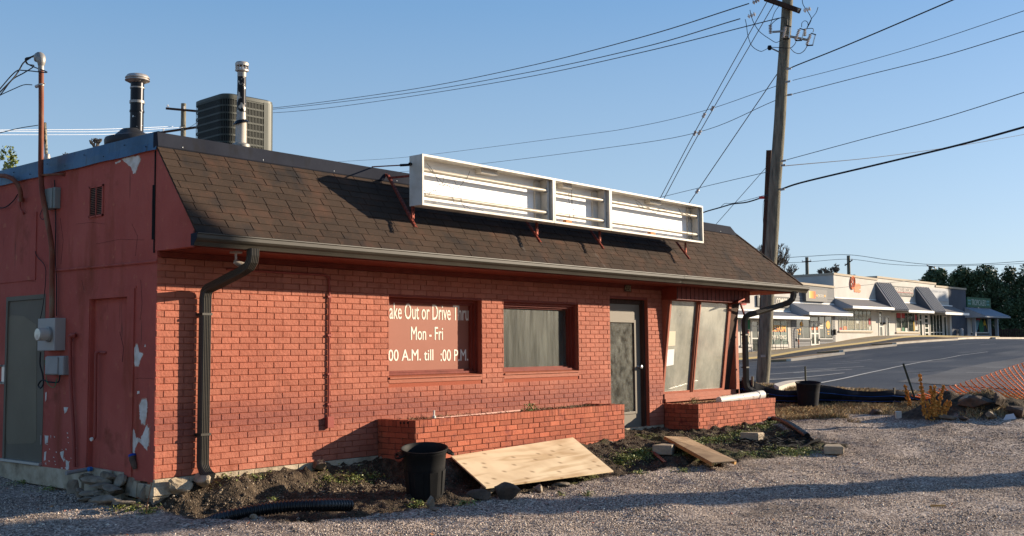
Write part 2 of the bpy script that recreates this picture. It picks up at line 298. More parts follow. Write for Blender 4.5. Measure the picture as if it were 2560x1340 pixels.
def glassmat(name,dust,amt,lo,hi,sc,st,alo,ahi,rough=.04):
    m=bpy.data.materials.new(name);m.use_nodes=True;t=m.node_tree;N=t.nodes;L=t.links;p=N['Principled BSDF']
    p.inputs['Roughness'].default_value=.55;p.inputs['Coat Weight'].default_value=1;p.inputs['Coat Roughness'].default_value=rough;p.inputs['Coat IOR'].default_value=1.55
    g=N.new('ShaderNodeNewGeometry');mp=N.new('ShaderNodeMapping');mp.inputs['Scale'].default_value=st;L.new(g.outputs['Position'],mp.inputs[0])
    n=N.new('ShaderNodeTexNoise');n.inputs['Scale'].default_value=sc;n.inputs['Detail'].default_value=8;n.inputs['Roughness'].default_value=.7;L.new(mp.outputs[0],n.inputs['Vector'])
    mr=N.new('ShaderNodeMapRange');L.new(n.outputs[0],mr.inputs[0]);mr.inputs[1].default_value=lo;mr.inputs[2].default_value=hi;mr.inputs[3].default_value=alo;mr.inputs[4].default_value=ahi
    L.new(mr.outputs[0],p.inputs['Alpha'])
    n2=N.new('ShaderNodeTexNoise');n2.inputs['Scale'].default_value=sc*1.7;n2.inputs['Detail'].default_value=9;n2.inputs['Roughness'].default_value=.75;L.new(mp.outputs[0],n2.inputs['Vector'])
    n3=N.new('ShaderNodeTexNoise');n3.inputs['Scale'].default_value=1.3;n3.inputs['Detail'].default_value=3;L.new(g.outputs['Position'],n3.inputs['Vector'])
    ad=N.new('ShaderNodeMath');ad.operation='MULTIPLY_ADD';L.new(n3.outputs[0],ad.inputs[0]);ad.inputs[1].default_value=.6;L.new(n2.outputs[0],ad.inputs[2])
    rr=N.new('ShaderNodeValToRGB');L.new(ad.outputs[0],rr.inputs[0]);e=rr.color_ramp.elements;e[0].position=.62;e[1].position=1.0
    e[0].color=(dust[0]*.6,dust[1]*.65,dust[2]*.65,1);e[1].color=(dust[0]*1.7,dust[1]*1.7,dust[2]*1.7,1);L.new(rr.outputs[0],p.inputs['Base Color']);return m
M['pane']=glassmat('dusty_streaked_glass',(.085,.095,.075),.5,.3,.75,1.8,(5,5,.5),.12,.50)
M['doorpane']=glassmat('door_glass',(.075,.08,.06),.5,.38,.75,4,(2,2,1.5),.08,.48)
M['showpane']=glassmat('sunlit_dusty_glass',(.25,.24,.19),.5,.3,.7,1.2,(1,1,.6),.55,.92)
M['mallpane']=mat('shop_glass',(.035,.045,.04),.05,0,.5,stops=[(.35,(.02,.025,.025)),(.6,(.06,.075,.065))],nscale=.9)
M['asphalt']=mat('lot_asphalt',(.05,.05,.055),.62,stops=[(.3,(.024,.025,.03)),(.5,(.042,.042,.046)),(.7,(.062,.06,.06))],nscale=.12,ndetail=6,mixc=[((.10,.093,.085),.52,.66,.10,(1,3,1)),((.018,.018,.02),.62,.66,.5,(.3,2.5,1))],stretch=(.6,2.2,1),bump=.01,bscale=20)  # pale smears are sheen put into the asphalt colour
M['asphalt2']=mat('drive_asphalt',(.045,.045,.05),.8,stops=[(.3,(.035,.035,.04)),(.7,(.06,.058,.058))],nscale=.4)
M['sidewalk']=mat('tan_sidewalk',(.36,.28,.18),.9,stops=[(.3,(.28,.22,.14)),(.7,(.42,.34,.23))],nscale=.5)
M['kerb']=mat('concrete_kerb',(.5,.44,.35),.9,stops=[(.3,(.46,.40,.32)),(.7,(.66,.59,.49))],nscale=1)
M['kerbtan']=mat('dry_verge',(.30,.2,.11),.95)
M['yellow']=mat('yellow_kerb_paint',(.36,.28,.13),.8)
M['line']=mat('worn_white_paint',(.42,.41,.38),.8)
M['leafd']=mat('evergreen_leaf',(.075,.10,.045),.5,rnd=.5)
M['pineneedle']=mat('pine_needle',(.17,.20,.055),.6,rnd=.4)
M['bark']=mat('bare_bark',(.13,.11,.09),.9)
M['farfol']=mat('far_foliage',(.06,.07,.04),.8,rnd=.3)
# ------------------------------------------------------------------ street plane of the far shops
_a=D(1890,870,88);_b=D(2480,865,123);FDIR=unit([_b[0]-_a[0],_b[1]-_a[1],0]);FN=np.array([FDIR[1],-FDIR[0],0]);FD=float(FN@_a)
if FN@(CAM-_a)<0: FN=-FN;FD=-FD
def F(px,py,w=0.): return onp(px,py,FN,FD+w)      # point on the shop-front plane, w metres towards the viewer
# ------------------------------------------------------------------ terrain height: thin plate spline through measured spots
cp=[Z(1280,1340,-.36),Z(0,1340,-.34),Z(2560,1340,-.37),Z(170,1245,-.27),Z(0,1200,-.22),Z(0,1165,-.16),
 Z(400,1290,-.29),Z(530,1303,-.29),Z(700,1308,-.30),Z(950,1290,-.32),Z(1250,1245,-.30),Z(1560,1185,-.28),Z(1800,1160,-.25),Z(2100,1115,-.21),Z(2560,1090,-.13),
 V(12.2,-.7,-.07),V(8,.2,-.07),V(4,.2,-.05),V(.5,.3,-.1),V(-.3,5,-.1),V(13,3,-.02),V(-8,0,-.25),V(-10,-12,-.5),V(10,-14,-.45),V(-12,12,-.1),V(0,16,.1),V(-6,-9.8,-.38),
 Z(2020,1015,0.),Z(1980,1060,-.06),Z(2300,1010,.02),Z(2300,1060,-.05),Z(2560,1050,-.03),
 D(1900,960,27),D(2000,962,28),D(2300,985,26.5),D(2560,1000,25),D(2560,960,33),D(2300,940,36),D(2000,930,38),D(1880,925,40),
 D(2560,905,52),D(2200,905,52),D(1960,905,64),D(2098,886,67),D(2230,864,79),D(2386,851,87),D(2560,850,93),
 F(1921,894,5),F(1997,881,5),F(2117,865,5),F(2256,845.5,5),F(2400,844,5),F(2560,845,3),
 F(1851,887),F(1978,875),F(2089,859.5),F(2198,843.7),F(2320,844),F(2480,843.5),F(2700,843),D(2560,845,150),D(2000,850,170),D(1500,850,160),V(30,60,.8),V(60,130,2),V(0,60,.5),V(0,150,1)]
cp=np.array(cp);NCP=len(cp)
def _U(r2): return np.where(r2>1e-9,r2*np.log(np.maximum(r2,1e-9)),0)
_d=((cp[:,None,:2]-cp[None,:,:2])**2).sum(2);A_=np.zeros((NCP+3,NCP+3));A_[:NCP,:NCP]=_U(_d)+np.eye(NCP)*.3;A_[:NCP,NCP]=1;A_[:NCP,NCP+1:]=cp[:,:2];A_[NCP,:NCP]=1;A_[NCP+1:,:NCP]=cp[:,:2].T
WTPS=np.linalg.solve(A_,np.r_[cp[:,2],0,0,0])
def base(x,y):
    x=np.asarray(x,float);y=np.asarray(y,float);sh=x.shape;x=x.ravel();y=y.ravel();o=np.zeros(len(x))
    for i in range(0,len(x),40000):
        xx,yy=x[i:i+40000],y[i:i+40000];d=(xx[:,None]-cp[None,:,0])**2+(yy[:,None]-cp[None,:,1])**2
        o[i:i+40000]=_U(d)@WTPS[:NCP]+WTPS[NCP]+WTPS[NCP+1]*xx+WTPS[NCP+2]*yy
    far=np.hypot(x-40,y-40);k=sst(150,260,far);o=o*(1-k)+1.5*k
    return o.reshape(sh)
EDGE_PX=[(60,1188),(160,1215),(255,1250),(330,1270),(400,1288),(530,1302),(700,1308),(950,1291),(1100,1272),(1250,1247),(1400,1217),(1560,1188),(1700,1172),(1830,1160),(1960,1141),(2120,1121),(2110,1100),(1985,1085),(1945,1066)]
EDGE=[]
for q in EDGE_PX:
    z=-.27
    for _ in range(6): P_=Z(*q,z); z=float(base(P_[0:1],P_[1:2])[0])
    EDGE.append(P_[:2])
EDGE=np.array(EDGE)
SOIL=np.vstack([EDGE,[[12.3,.6],[0.2,.6],[.2,3.2]]])
def inpoly(x,y,P):
    c=np.zeros(x.shape,bool);j=len(P)-1
    for i in range(len(P)):
        xi,yi=P[i];xj,yj=P[j];t=((yi>y)!=(yj>y))&(x<(xj-xi)*(y-yi)/(yj-yi+1e-12)+xi);c^=t;j=i
    return c
def dpoly(x,y,P):
    d=np.full(x.shape,1e9)
    for a,b in zip(P[:-1],P[1:]):
        ab=b-a;t=np.clip(((x-a[0])*ab[0]+(y-a[1])*ab[1])/(ab@ab),0,1);d=np.minimum(d,np.hypot(x-a[0]-t*ab[0],y-a[1]-t*ab[1]))
    return d
MOUND=[(17.9,-2.6,.35,1.0,.8),(19.4,-3.5,.30,1.1,.7),(16.6,-2.2,.16,.9,.7),(20.6,-4.4,.28,1.2,.8)]   # dirt heaps by the orange netting: x,y,height,rx,ry
_mp=[Z(2395,1042,0),Z(2470,1046,0),Z(2330,1046,-.02),Z(2550,1042,0)]
MOUND=[(_mp[0][0]+.3,_mp[0][1]+.2,.34,.85,.7),(_mp[1][0]+.2,_mp[1][1]+.1,.22,.8,.6),(_mp[2][0],_mp[2][1],.14,.8,.6),(_mp[3][0],_mp[3][1],.25,.9,.7)]
def height(x,y,detail=True):
    """-> z, soil mask, moss, dry-earth mask"""
    x=np.asarray(x,float);y=np.asarray(y,float);z=base(x,y);near=(x>-3)&(x<26)&(y>-9)&(y<6)
    soil=np.zeros(x.shape);dry=np.zeros(x.shape)
    if near.any():
        xn,yn=x[near],y[near];jx=fbm(xn*2.2,yn*2.2,3,3)*.12;jy=fbm(xn*2.2+9,yn*2.2,3,4)*.12
        ins=inpoly(xn+jx,yn+jy,SOIL);de=dpoly(xn+jx,yn+jy,EDGE)*np.where(ins,1,-1)
        s=sst(-.04,.08,de);zb=z[near]
        drop=.13*(1-sst(5.5,7.5,xn))+.02;tr=zb-drop*sst(.02,.30,de)
        zw=np.interp(xn,[-2,-.1,.3,1.,3,8,12],[-.35,-.33,-.09,-.05,-.05,-.07,-.08])
        dw=np.maximum(-yn,0);dw=np.where((xn>3.0)&(xn<7.35)|(xn>9.45)&(xn<12.2),np.maximum(-yn-.66,0),dw)
        dw=np.where(xn<0,np.hypot(dw,-xn),dw)
        slope=np.interp(xn,[-1,0,3,4.5,6,7.5,12],[1.2,.6,.6,.42,.34,.15,.13])
        bank=zw-slope*dw+fbm(xn*2.6,yn*2.6,3,21)*.10*sst(0,.15,dw)*(1-sst(3,4,xn))
        kk=.05;hmx=np.clip(.5+.5*(bank-tr)/kk,0,1);zs=tr*(1-hmx)+bank*hmx+kk*hmx*(1-hmx)
        rough=fbm(xn*5,yn*5,4,5)*.06+np.maximum(fbm(xn*13,yn*13,3,8),0)*.06
        z1=np.where(ins,zs,zb)+rough*s
        z1=z1+(1-s)*(fbm(xn*1.1,yn*1.1,3,12)*.045+fbm(xn*3.1,yn*3.1,2,14)*.018+fbm(xn*9,yn*9,2,13)*.008)
        for mx,my,h,rx,ry in MOUND:
            g=np.exp(-(((xn-mx)/rx)**2+((yn-my)/ry)**2)*1.6);z1=z1+g*(h+fbm(xn*5,yn*5,3,31)*.25*h);s=np.maximum(s,sst(.12,.4,g))
        z[near]=z1;soil[near]=s
    # strip of dry grass and bare earth beside the silt fence
    c=(x-CAM[0])*_f[0]+(y-CAM[1])*_f[1];l=(x-CAM[0])*_r[0]+(y-CAM[1])*_r[1]
    dry=sst(19.2,20.6,c+fbm(x*.9,y*.9,3,17)*1.6-.06*(l-5))*(1-sst(26.5,27.5,c))*sst(3.5,4.6,l)
    moss=soil*sst(.12,.4,fbm(x*1.7,y*1.7,4,41))*sst(3.2,5,x)*(1-sst(12,13,x))
    return z,soil,moss,dry
def gz(x,y):
    return float(height(np.array([x]),np.array([y]))[0][0])
def ong(px,py,z=0,n=0):   # point on the terrain seen at a pixel: march along the ray
    r=ray(px,py);t=np.arange(6.5,60,.04);P=CAM+t[:,None]*r;h=height(P[:,0],P[:,1])[0];k=np.nonzero(P[:,2]<h)[0]
    if len(k)==0: return P[-1]
    p=P[k[0]];return V(p[0],p[1],h[k[0]])
def axis_(segs):
    o=[]
    for a,b,s in segs: o+=list(np.arange(a,b,s))
    return np.array(o+[segs[-1][1]])
xs=axis_([(-2500,-300,200),(-300,-60,20),(-60,-6,2),(-6,-2.6,.2),(-2.6,13.6,.035),(13.6,22,.08),(22,40,.5),(40,160,3),(160,400,20),(400,2600,200)])
ys=axis_([(-2500,-300,200),(-300,-60,20),(-60,-9,2),(-9,-4.6,.2),(-4.6,-3.4,.07),(-3.4,.7,.035),(.7,3.6,.1),(3.6,12,.4),(12,160,3),(160,400,20),(400,2600,200)])
gx,gy=np.meshgrid(xs,ys);hz_,so_,mo_,dr_=height(gx,gy)
nx,ny=len(xs),len(ys);idx=np.arange(nx*ny).reshape(ny,nx)
fc=np.stack([idx[:-1,:-1],idx[:-1,1:],idx[1:,1:],idx[1:,:-1]],-1).reshape(-1,4)
def groundmat():
    m=bpy.data.materials.new('gravel_and_soil');m.use_nodes=True;t=m.node_tree;N=t.nodes;L=t.links;p=N['Principled BSDF'];p.inputs['Roughness'].default_value=.95;p.inputs['Specular IOR Level'].default_value=.15
    g=N.new('ShaderNodeNewGeometry')
    def noise(sc,d=6):
        n=N.new('ShaderNodeTexNoise');n.inputs['Scale'].default_value=sc;n.inputs['Detail'].default_value=d;n.inputs['Roughness'].default_value=.65;L.new(g.outputs['Position'],n.inputs['Vector']);return n
    def ramp(src,st):
        r=N.new('ShaderNodeValToRGB');L.new(src,r.inputs[0]);e=r.color_ramp.elements
        while len(e)<len(st): e.new(.5)
        for el,(a,c) in zip(e,st): el.position=a;el.color=(*c,1)
        return r.outputs[0]
    def mix(a,b,f):
        x=N.new('ShaderNodeMix');x.data_type='RGBA';L.new(a,x.inputs[6]);L.new(b,x.inputs[7]);L.new(f,x.inputs[0]);return x.outputs[2]
    v=N.new('ShaderNodeTexVoronoi');v.inputs['Scale'].default_value=48;L.new(g.outputs['Position'],v.inputs['Vector'])
    sp=N.new('ShaderNodeSeparateColor');L.new(v.outputs['Color'],sp.inputs[0])
    gr=ramp(sp.outputs[0],[(0,(.10,.078,.065)),(.35,(.28,.22,.18)),(.7,(.46,.37,.30)),(1,(.68,.57,.47))])
    n1=noise(.9,4);dk=ramp(n1.outputs[0],[(.35,(.62,.60,.60)),(.6,(1,1,1))])
    x=N.new('ShaderNodeMix');x.data_type='RGBA';x.blend_type='MULTIPLY';x.inputs[0].default_value=1;L.new(gr,x.inputs[6]);L.new(dk,x.inputs[7]);gr=x.outputs[2]
    so=ramp(noise(9,8).outputs[0],[(.3,(.022,.016,.011)),(.5,(.06,.043,.028)),(.62,(.11,.08,.052)),(.75,(.20,.155,.105))])
    ms=ramp(noise(40,3).outputs[0],[(.35,(.045,.042,.02)),(.65,(.12,.125,.04))])
    dr=ramp(noise(14,6).outputs[0],[(.3,(.10,.07,.04)),(.55,(.24,.17,.095)),(.75,(.36,.26,.15))])
    def at(n):
        a=N.new('ShaderNodeAttribute');a.attribute_name=n;return a.outputs['Fac']
    mrd=N.new('ShaderNodeMapRange');L.new(noise(.55,5).outputs[0],mrd.inputs[0]);mrd.inputs[1].default_value=.55;mrd.inputs[2].default_value=.68;mrd.inputs[4].default_value=.75;drt=ramp(noise(11,7).outputs[0],[(.3,(.10,.075,.055)),(.7,(.24,.185,.14))]);gr=mix(gr,drt,mrd.outputs[0]);c=mix(gr,so,at('soil'));c=mix(c,ms,at('moss'));c=mix(c,dr,at('dry'));L.new(c,p.inputs['Base Color'])
    b=N.new('ShaderNodeBump');b.inputs['Distance'].default_value=.012;b.inputs['Strength'].default_value=1;b.invert=True;L.new(v.outputs['Distance'],b.inputs['Height'])
    b2=N.new('ShaderNodeBump');b2.inputs['Distance'].default_value=.015;L.new(noise(30,8).outputs[0],b2.inputs['Height']);L.new(b.outputs[0],b2.inputs['Normal']);L.new(b2.outputs[0],p.inputs['Normal']);return m
M['ground']=groundmat()
# lower the sheet a little under the lot so that the asphalt lies on top
cc=(gx-CAM[0])*_f[0]+(gy-CAM[1])*_f[1]
hz2=hz_-.25*sst(27.5,30,cc)*((gx>3))
gr=npmesh('ground',np.stack([gx,gy,hz2],-1).reshape(-1,3),fc,M['ground'],smooth=True,attrs={'soil':so_.ravel(),'moss':mo_.ravel(),'dry':dr_.ravel()});tag(gr,kind='structure')
# ---- parking lot sheet in camera-aligned ground coordinates (lateral l, depth c)
def LC(l,c): return CAM[0]+_r[0]*l+_f[0]*c/math.hypot(_f[0],_f[1])**2*1., CAM[1]+_r[1]*l+_f[1]*c/math.hypot(_f[0],_f[1])**2
ls=np.linspace(-10,140,151);cs=np.r_[np.arange(28,60,.5),np.arange(60,190,1.5)];lg,cg=np.meshgrid(ls,cs)
px_,py_=LC(lg,cg);zz=base(px_,py_)
ix=np.arange(lg.size).reshape(lg.shape);ff=np.stack([ix[:-1,:-1],ix[:-1,1:],ix[1:,1:],ix[1:,:-1]],-1).reshape(-1,4)
tag(npmesh('parking_lot',np.stack([px_,py_,zz],-1).reshape(-1,3),ff,M['asphalt'],smooth=True),kind='structure')
def seen(px,py,dz=0):   # where the lot surface is seen at a pixel: march the ray
    r=ray(px,py);t=22.
    while t<200:
        P=CAM+r*t
        if P[2]<float(base(P[0:1],P[1:2])[0])+dz: return P
        t+=.15
    return CAM+r*t
def strip(name,A,B,m,up=.02,thick=None,n=6,parent=None,kind='structure'):
    """ribbon between two world polylines, draped on the terrain"""
    va=[];A=[np.asarray(p,float) for p in A];B=[np.asarray(p,float) for p in B]
    def dens(P):
        o=[]
        for a,b in zip(P[:-1],P[1:]): o+= [a+(b-a)*k/n for k in range(n)]
        return o+[P[-1]]
    a,b=dens(A),dens(B);mid=4;mb=MB();vs=[]
    for p,q in zip(a,b):
        for k in range(mid+1):
            w=p+(q-p)*k/mid;zz=float(base(w[0:1],w[1:2])[0]);vs.append((w[0],w[1],zz+up))
    m1=mid+1;fs=[(i*m1+k,i*m1+k+1,(i+1)*m1+k+1,(i+1)*m1+k) for i in range(len(a)-1) for k in range(mid)]
    nb=len(vs)
    if thick:
        vs2=[(x,y,z-thick) for x,y,z in vs]
        edge=[i*m1 for i in range(len(a))]+[(len(a)-1)*m1+k for k in range(1,m1)]+[i*m1+mid for i in range(len(a)-2,-1,-1)]+[k for k in range(mid-1,0,-1)]
        vs=vs+vs2
        for i in range(len(edge)):
            j=(i+1)%len(edge);fs.append((edge[i],edge[j],edge[j]+nb,edge[i]+nb))
    mb.add(vs,fs,0,.5);o=mb.build(name,m,parent)
    if kind and parent is None: tag(o,kind=kind)
    return o
def along(px0,px1,w,n=8):   # line on the ground parallel to the shops, w metres in front of them
    a,b=F(px0,860,w),F(px1,860,w);return [a+(b-a)*k/n for k in range(n+1)]
tag(MB().add([(-80,-16,-.30),(90,-16,-.30),(90,-28,-.28),(-80,-28,-.28)],[(3,2,1,0)],0,.5).build('added_street',M['asphalt2']),kind='structure')  # unseen asphalt added behind the camera to cut light bounced onto the front
strip('sidewalk',along(1780,2500,.0),along(1780,2500,4.9),M['sidewalk'],.16,.3)
strip('kerb',along(1780,2500,4.9),along(1780,2500,5.0),M['yellow'],.165,.3)
strip('driveway',along(1780,2400,5.0),along(1780,2400,10.5),M['asphalt2'],.03)
# ------------------------------------------------------------------ masonry
def brickwork(mb,O,U,Nn,L,z0,z1,open_=(),course=.0677,bl=.229,mo=.0075,dep=.007,mi=0,mm=1,thick=.06,jit=.0022,start=0.,mort=True):
    """individual bricks over a mortar plane; open_ = (u0,u1,z0,z1)"""
    O=np.asarray(O,float);U=unit(U);Nn=unit(Nn);n=int(round((z1-z0)/course))
    for k in range(n):
        a=z0+k*course+mo/2;b=a+course-mo;spans=[(0.,L)]
        for (u0,u1,q0,q1) in open_:
            if b>q0+.012 and a<q1-.012:
                ns=[]
                for s,e in spans:
                    if u0>s: ns.append((s,min(e,u0)))
                    if u1<e: ns.append((max(s,u1),e))
                spans=[q for q in ns if q[1]-q[0]>.015]
        off=(start+(k%2)*bl/2+random.uniform(-.006,.006))%bl-bl
        u=off
        while u<L:
            for s,e in spans:
                x0=max(u+mo/2,s);x1=min(u+bl-mo/2,e)
                if u+bl-mo/2>e-.02 and x1>s: x1=min(x1,e)
                if x1-x0<.012: continue
                o=random.uniform(0,jit);t=random.uniform(-jit,jit)*.7;za=a+random.uniform(-.001,.001);zb=b+random.uniform(-.001,.001)
                P=[O+U*x0+Nn*(o+t)+V(0,0,za),O+U*x1+Nn*(o-t)+V(0,0,za),O+U*x1+Nn*(o-t)+V(0,0,zb),O+U*x0+Nn*(o+t)+V(0,0,zb)]
                c=.0035;cx=U*c;czv=V(0,0,c)
                I=[P[0]+cx+czv+Nn*.0025,P[1]-cx+czv+Nn*.0025,P[2]-cx-czv+Nn*.0025,P[3]+cx-czv+Nn*.0025]
                B_=[p-Nn*(dep+.006) for p in P]
                mb.add(I+P+B_,[(0,1,2,3)]+[(i,4+i,4+(i+1)%4,(i+1)%4)[::-1] for i in range(4)]+[(4+i,8+i,8+(i+1)%4,4+(i+1)%4)[::-1] for i in range(4)],mi)
            u+=bl
    if mort:   # mortar slab with openings
        us=sorted({0.,L}|{min(max(q,0),L) for o in open_ for q in o[:2]});zs_=sorted({z0,z1}|{min(max(q,z0),z1) for o in open_ for q in o[2:]})
        for a,b in zip(us[:-1],us[1:]):
            for c,d in zip(zs_[:-1],zs_[1:]):
                if b-a<1e-4 or d-c<1e-4: continue
                uc,zc=(a+b)/2,(c+d)/2
                if any(o[0]<uc<o[1] and o[2]<zc<o[3] for o in open_): continue
                p=O+U*a-Nn*dep+V(0,0,c);mb.prism([p,p+U*(b-a),p+U*(b-a)+V(0,0,d-c),p+V(0,0,d-c)],-Nn*thick,mm)
def cut(mb,poly,mi,off=.0): pass
BL=12.0; DEP=8.5; SOF=2.30; EAVE=2.40
bld=thing('restaurant_building','low red painted brick building with brown shingle mansard roof, nearest to the camera','building',(0,0,-.1))
W1=(3.206,4.927,.937,1.935);W2=(5.383,7.116,.937,1.935);DR=(7.95,9.034,-.07,2.06);PIL=9.47
mb=MB()
brickwork(mb,(0,0,0),(1,0,0),(0,-1,0),PIL,0,2.235,[W1,W2,(W1[0],W1[1],.86,.937),(W2[0],W2[1],.86,.937),DR],start=.09)
for wd in (W1,W2):   # rendered strip below the sill
    mb.box((wd[0]-.0,-.004,.862),(wd[1]+.0,.05,.936),2)
for u in (W1[0],W1[1],W2[0],W2[1],DR[0],DR[1]):   # brick returns
    pass
mb.box((0,.071,-.05),(W1[0],.12,2.30),1)
mb.build('front_wall',[M['brick'],M['mortar'],M['redlight']],bld)
# reveals and inner leaf
mb=MB()
def reveal(u0,u1,z0,z1,d,mi=0,left=True):
    mb.box((u0-.05,.006,z0),(u0-.0015,d,z1),mi);mb.box((u1+.0015,.006,z0),(u1+.05,d,z1),mi);mb.box((u0,.006,z1+.0015),(u1,d,z1+.05),mi)
reveal(*W1,.30);reveal(*W2,.30);reveal(DR[0],DR[1],DR[2],DR[3],.30)
mb.build('wall_reveal',[M['redwood']],bld)
# foundation band
mb=MB();random.seed(3)
xx=0
while xx<3.0:
    w=.2+random.uniform(-.01,.01);mb.box((xx+.004,-.012+random.uniform(-.004,.004),-.075),(min(xx+w,3.)-.004,.05,-.004-random.uniform(0,.006)),0);xx+=w
mb.box((0,-.004,-.09),(9.45,.06,-.003),0)
mb.prism([V(-.02,-.035,-.16),V(-.02,.25,-.16),V(-.02,.25,-.075),V(-.02,-.035,-.075)],(2.9,0,0),0)
mb.box((.01,.02,-.5),(9.4,.3,-.16),1)
fo=mb.build('foundation',[M['concrete'],M['stone']],bld)
# side wall: stucco grid with lumpy surface, openings for recess and door
RC=(.534,1.303,-.0,1.853);GD=(2.319,3.30,.0,1.955)
mb=MB();ST=3.40
us=[0,RC[0],RC[1],GD[0],GD[1],DEP];zs_=[-.03,.0,RC[3],GD[3],ST]
for a,b in zip(us[:-1],us[1:]):
    for c,d in zip(zs_[:-1],zs_[1:]):
        uc,zc=(a+b)/2,(c+d)/2
        if (RC[0]<uc<RC[1] and zc<RC[3]) or (GD[0]<uc<GD[1] and zc<GD[3]): continue
        y0=max(a,.016);mb.prism([V(-.002,y0,c),V(-.002,b,c),V(-.002,b,d),V(-.002,y0,d)],(.14,0,0),0)
mb.prism([V(-.0035,.016,-.0),V(-.0035,-.0,-.0),V(-.0035,-.0,ST),V(-.0035,.016,ST)],(.05,0,0),0)
# plywood patch panel, trim lines, cracks
mb.box((-.014,2.57,2.13),(0,4.2,2.93),0)
mb.box((-.010,.38,1.93),(0,RC[1]+.17,1.955),0);mb.box((-.018,RC[1]+.0,.0),(0,RC[1]+.13,1.93),0);mb.box((-.018,.40,.0),(0,RC[0],1.93),0);mb.box((-.0182,RC[0],RC[3]),(0,RC[1],1.93),0)
mb.box((-.016,.04,SOF-.02),(0,.055,3.33),2);mb.box((-.008,.078,2.42),(0,.10,2.98),2)
mb.tube([X(135,677,-.012),X(200,671,-.012),X(300,662,-.012),X(392,653,-.012)],.014,6,0)
for pts in (((745,172),(690,176),(640,180),(560,190)),):  pass
random.seed(5)
for a in ((0,560,150,545),(150,545,165,520),(560,600,575,680),(640,700,760,695),(760,695,830,700)):
    pass
# peeled plaster patches (outline traced on the wall plane)
def patch(px,jag=.008,n=5):
    P=[];
    for (a,b),(c,d) in zip(px,px[1:]+px[:1]):
        for k in range(n): P.append(X(a+(c-a)*k/n,b+(d-b)*k/n,-.0022)+V(0,random.uniform(-jag,jag),random.uniform(-jag,jag)))
    if n>2:
        c=sum(P)/len(P);mb.prism([c+(p-c)*(1.10+random.uniform(-.03,.05))+V(.0012,0,0) for p in P],(-.0012,0,0),3)
    mb.prism(P,(-.0022,0,0),1)
patch([(305,400),(322,392),(349,390),(351,402),(344,418),(338,432),(333,433),(327,418),(315,408)])
patch([(288,406),(303,400),(302,404),(290,410)],.004,3)
patch([(336,870),(343,862),(349,880),(357,884),(352,897),(346,915),(338,916),(333,900)])
patch([(330,888),(336,886),(337,905),(331,908)],.004,3)
patch([(348,1013),(356,1000),(367,998),(368,1020),(366,1040),(363,1062),(354,1058),(350,1045),(349,1030)])
patch([(326,1075),(336,1075),(340,1092),(351,1098),(358,1082),(366,1063),(372,1070),(372,1110),(366,1124),(357,1112),(348,1105),(338,1118),(336,1134),(325,1128)])
patch([(112,1088),(121,1090),(120,1106),(113,1110)],.004,3);patch([(160,1018),(171,1018),(166,1030),(162,1034)],.004,3)
patch([(150,1131),(160,1128),(158,1145),(163,1148),(160,1155),(153,1142)],.004,3);patch([(164,1150),(173,1155),(172,1172),(166,1176)],.004,3)
patch([(343,978),(349,977),(349,984),(343,985)],.003,2);patch([(114,982),(117,980),(116,1000),(113,1004)],.003,2);patch([(111,1130),(116,1128),(114,1150),(110,1152)],.003,2)
patch([(363,860),(365,866),(361,868)],.002,2);patch([(330,863),(333,864),(332,868)],.002,2)
for _ in range(26):
    a=random.uniform(113,190);b=random.uniform(1080,1178);s=random.uniform(1,3);patch([(a,b),(a+s,b+1),(a+s,b+s*1.6),(a,b+s)],.002,1)
for seg in ([(150,545),(158,600),(152,660)],[(560,540)],[(330,560),(345,590),(338,640)],[(300,830),(310,870),(306,905)],[(326,950),(350,945),(385,947)],[(190,560),(230,556),(262,560)],[(205,700),(212,735)],[(352,700),(356,760),(351,800)],[(330,1010),(326,1060),(331,1130)],[(60,700),(90,705)],[(240,610),(300,598),(360,600)]):
    if len(seg)>1: mb.tube([X(a+random.uniform(-1,1),b,-.0015) for a,b in seg for _ in (0,)],.0028,3,2)
mb.build('side_wall',[M['stucco'],M['peel'],M['dark'],mat('faded_undercoat',(.45,.19,.12),.9,stops=[(.35,(.30,.09,.06)),(.6,(.50,.30,.22))],nscale=14)],bld)
# broken lower edge of the side wall: old block courses and rubble-filled gap
mb=MB()
def rock(mb,c,r,sq=(1,1,1),mi=0,seed=None,n=1,rot=None):
    """irregular faceted stone"""
    rs=np.random.default_rng(seed if seed is not None else int(rng.integers(1e9)))
    import bmesh as _b
    bm=_b.new();_b.ops.create_icosphere(bm,subdivisions=n+1,radius=1)
    dirs=rs.normal(size=(13,3));dirs/=np.linalg.norm(dirs,axis=1)[:,None];lim=rs.uniform(.42,.82,13)
    a=rot if rot is not None else rs.uniform(0,6.28);ca,sa=math.cos(a),math.sin(a);vs=[]
    for v in bm.verts:
        p=np.array(v.co)
        for d_,l_ in zip(dirs,lim):
            k=p@d_
            if k>l_: p=p-d_*(k-l_)
        p=p*1.25*np.array(sq)*r+rs.normal(size=3)*r*.015;vs.append((c[0]+p[0]*ca-p[1]*sa,c[1]+p[0]*sa+p[1]*ca,c[2]+p[2]))
    fs=[tuple(v.index for v in f.verts) for f in bm.faces];bm.free();mb.add(vs,fs,mi,rs.uniform())
mb.box((-.005,1.42,-.22),(.3,DEP,-.012),0)
mb.box((.02,.3,-.5),(.3,1.5,-.22),1)
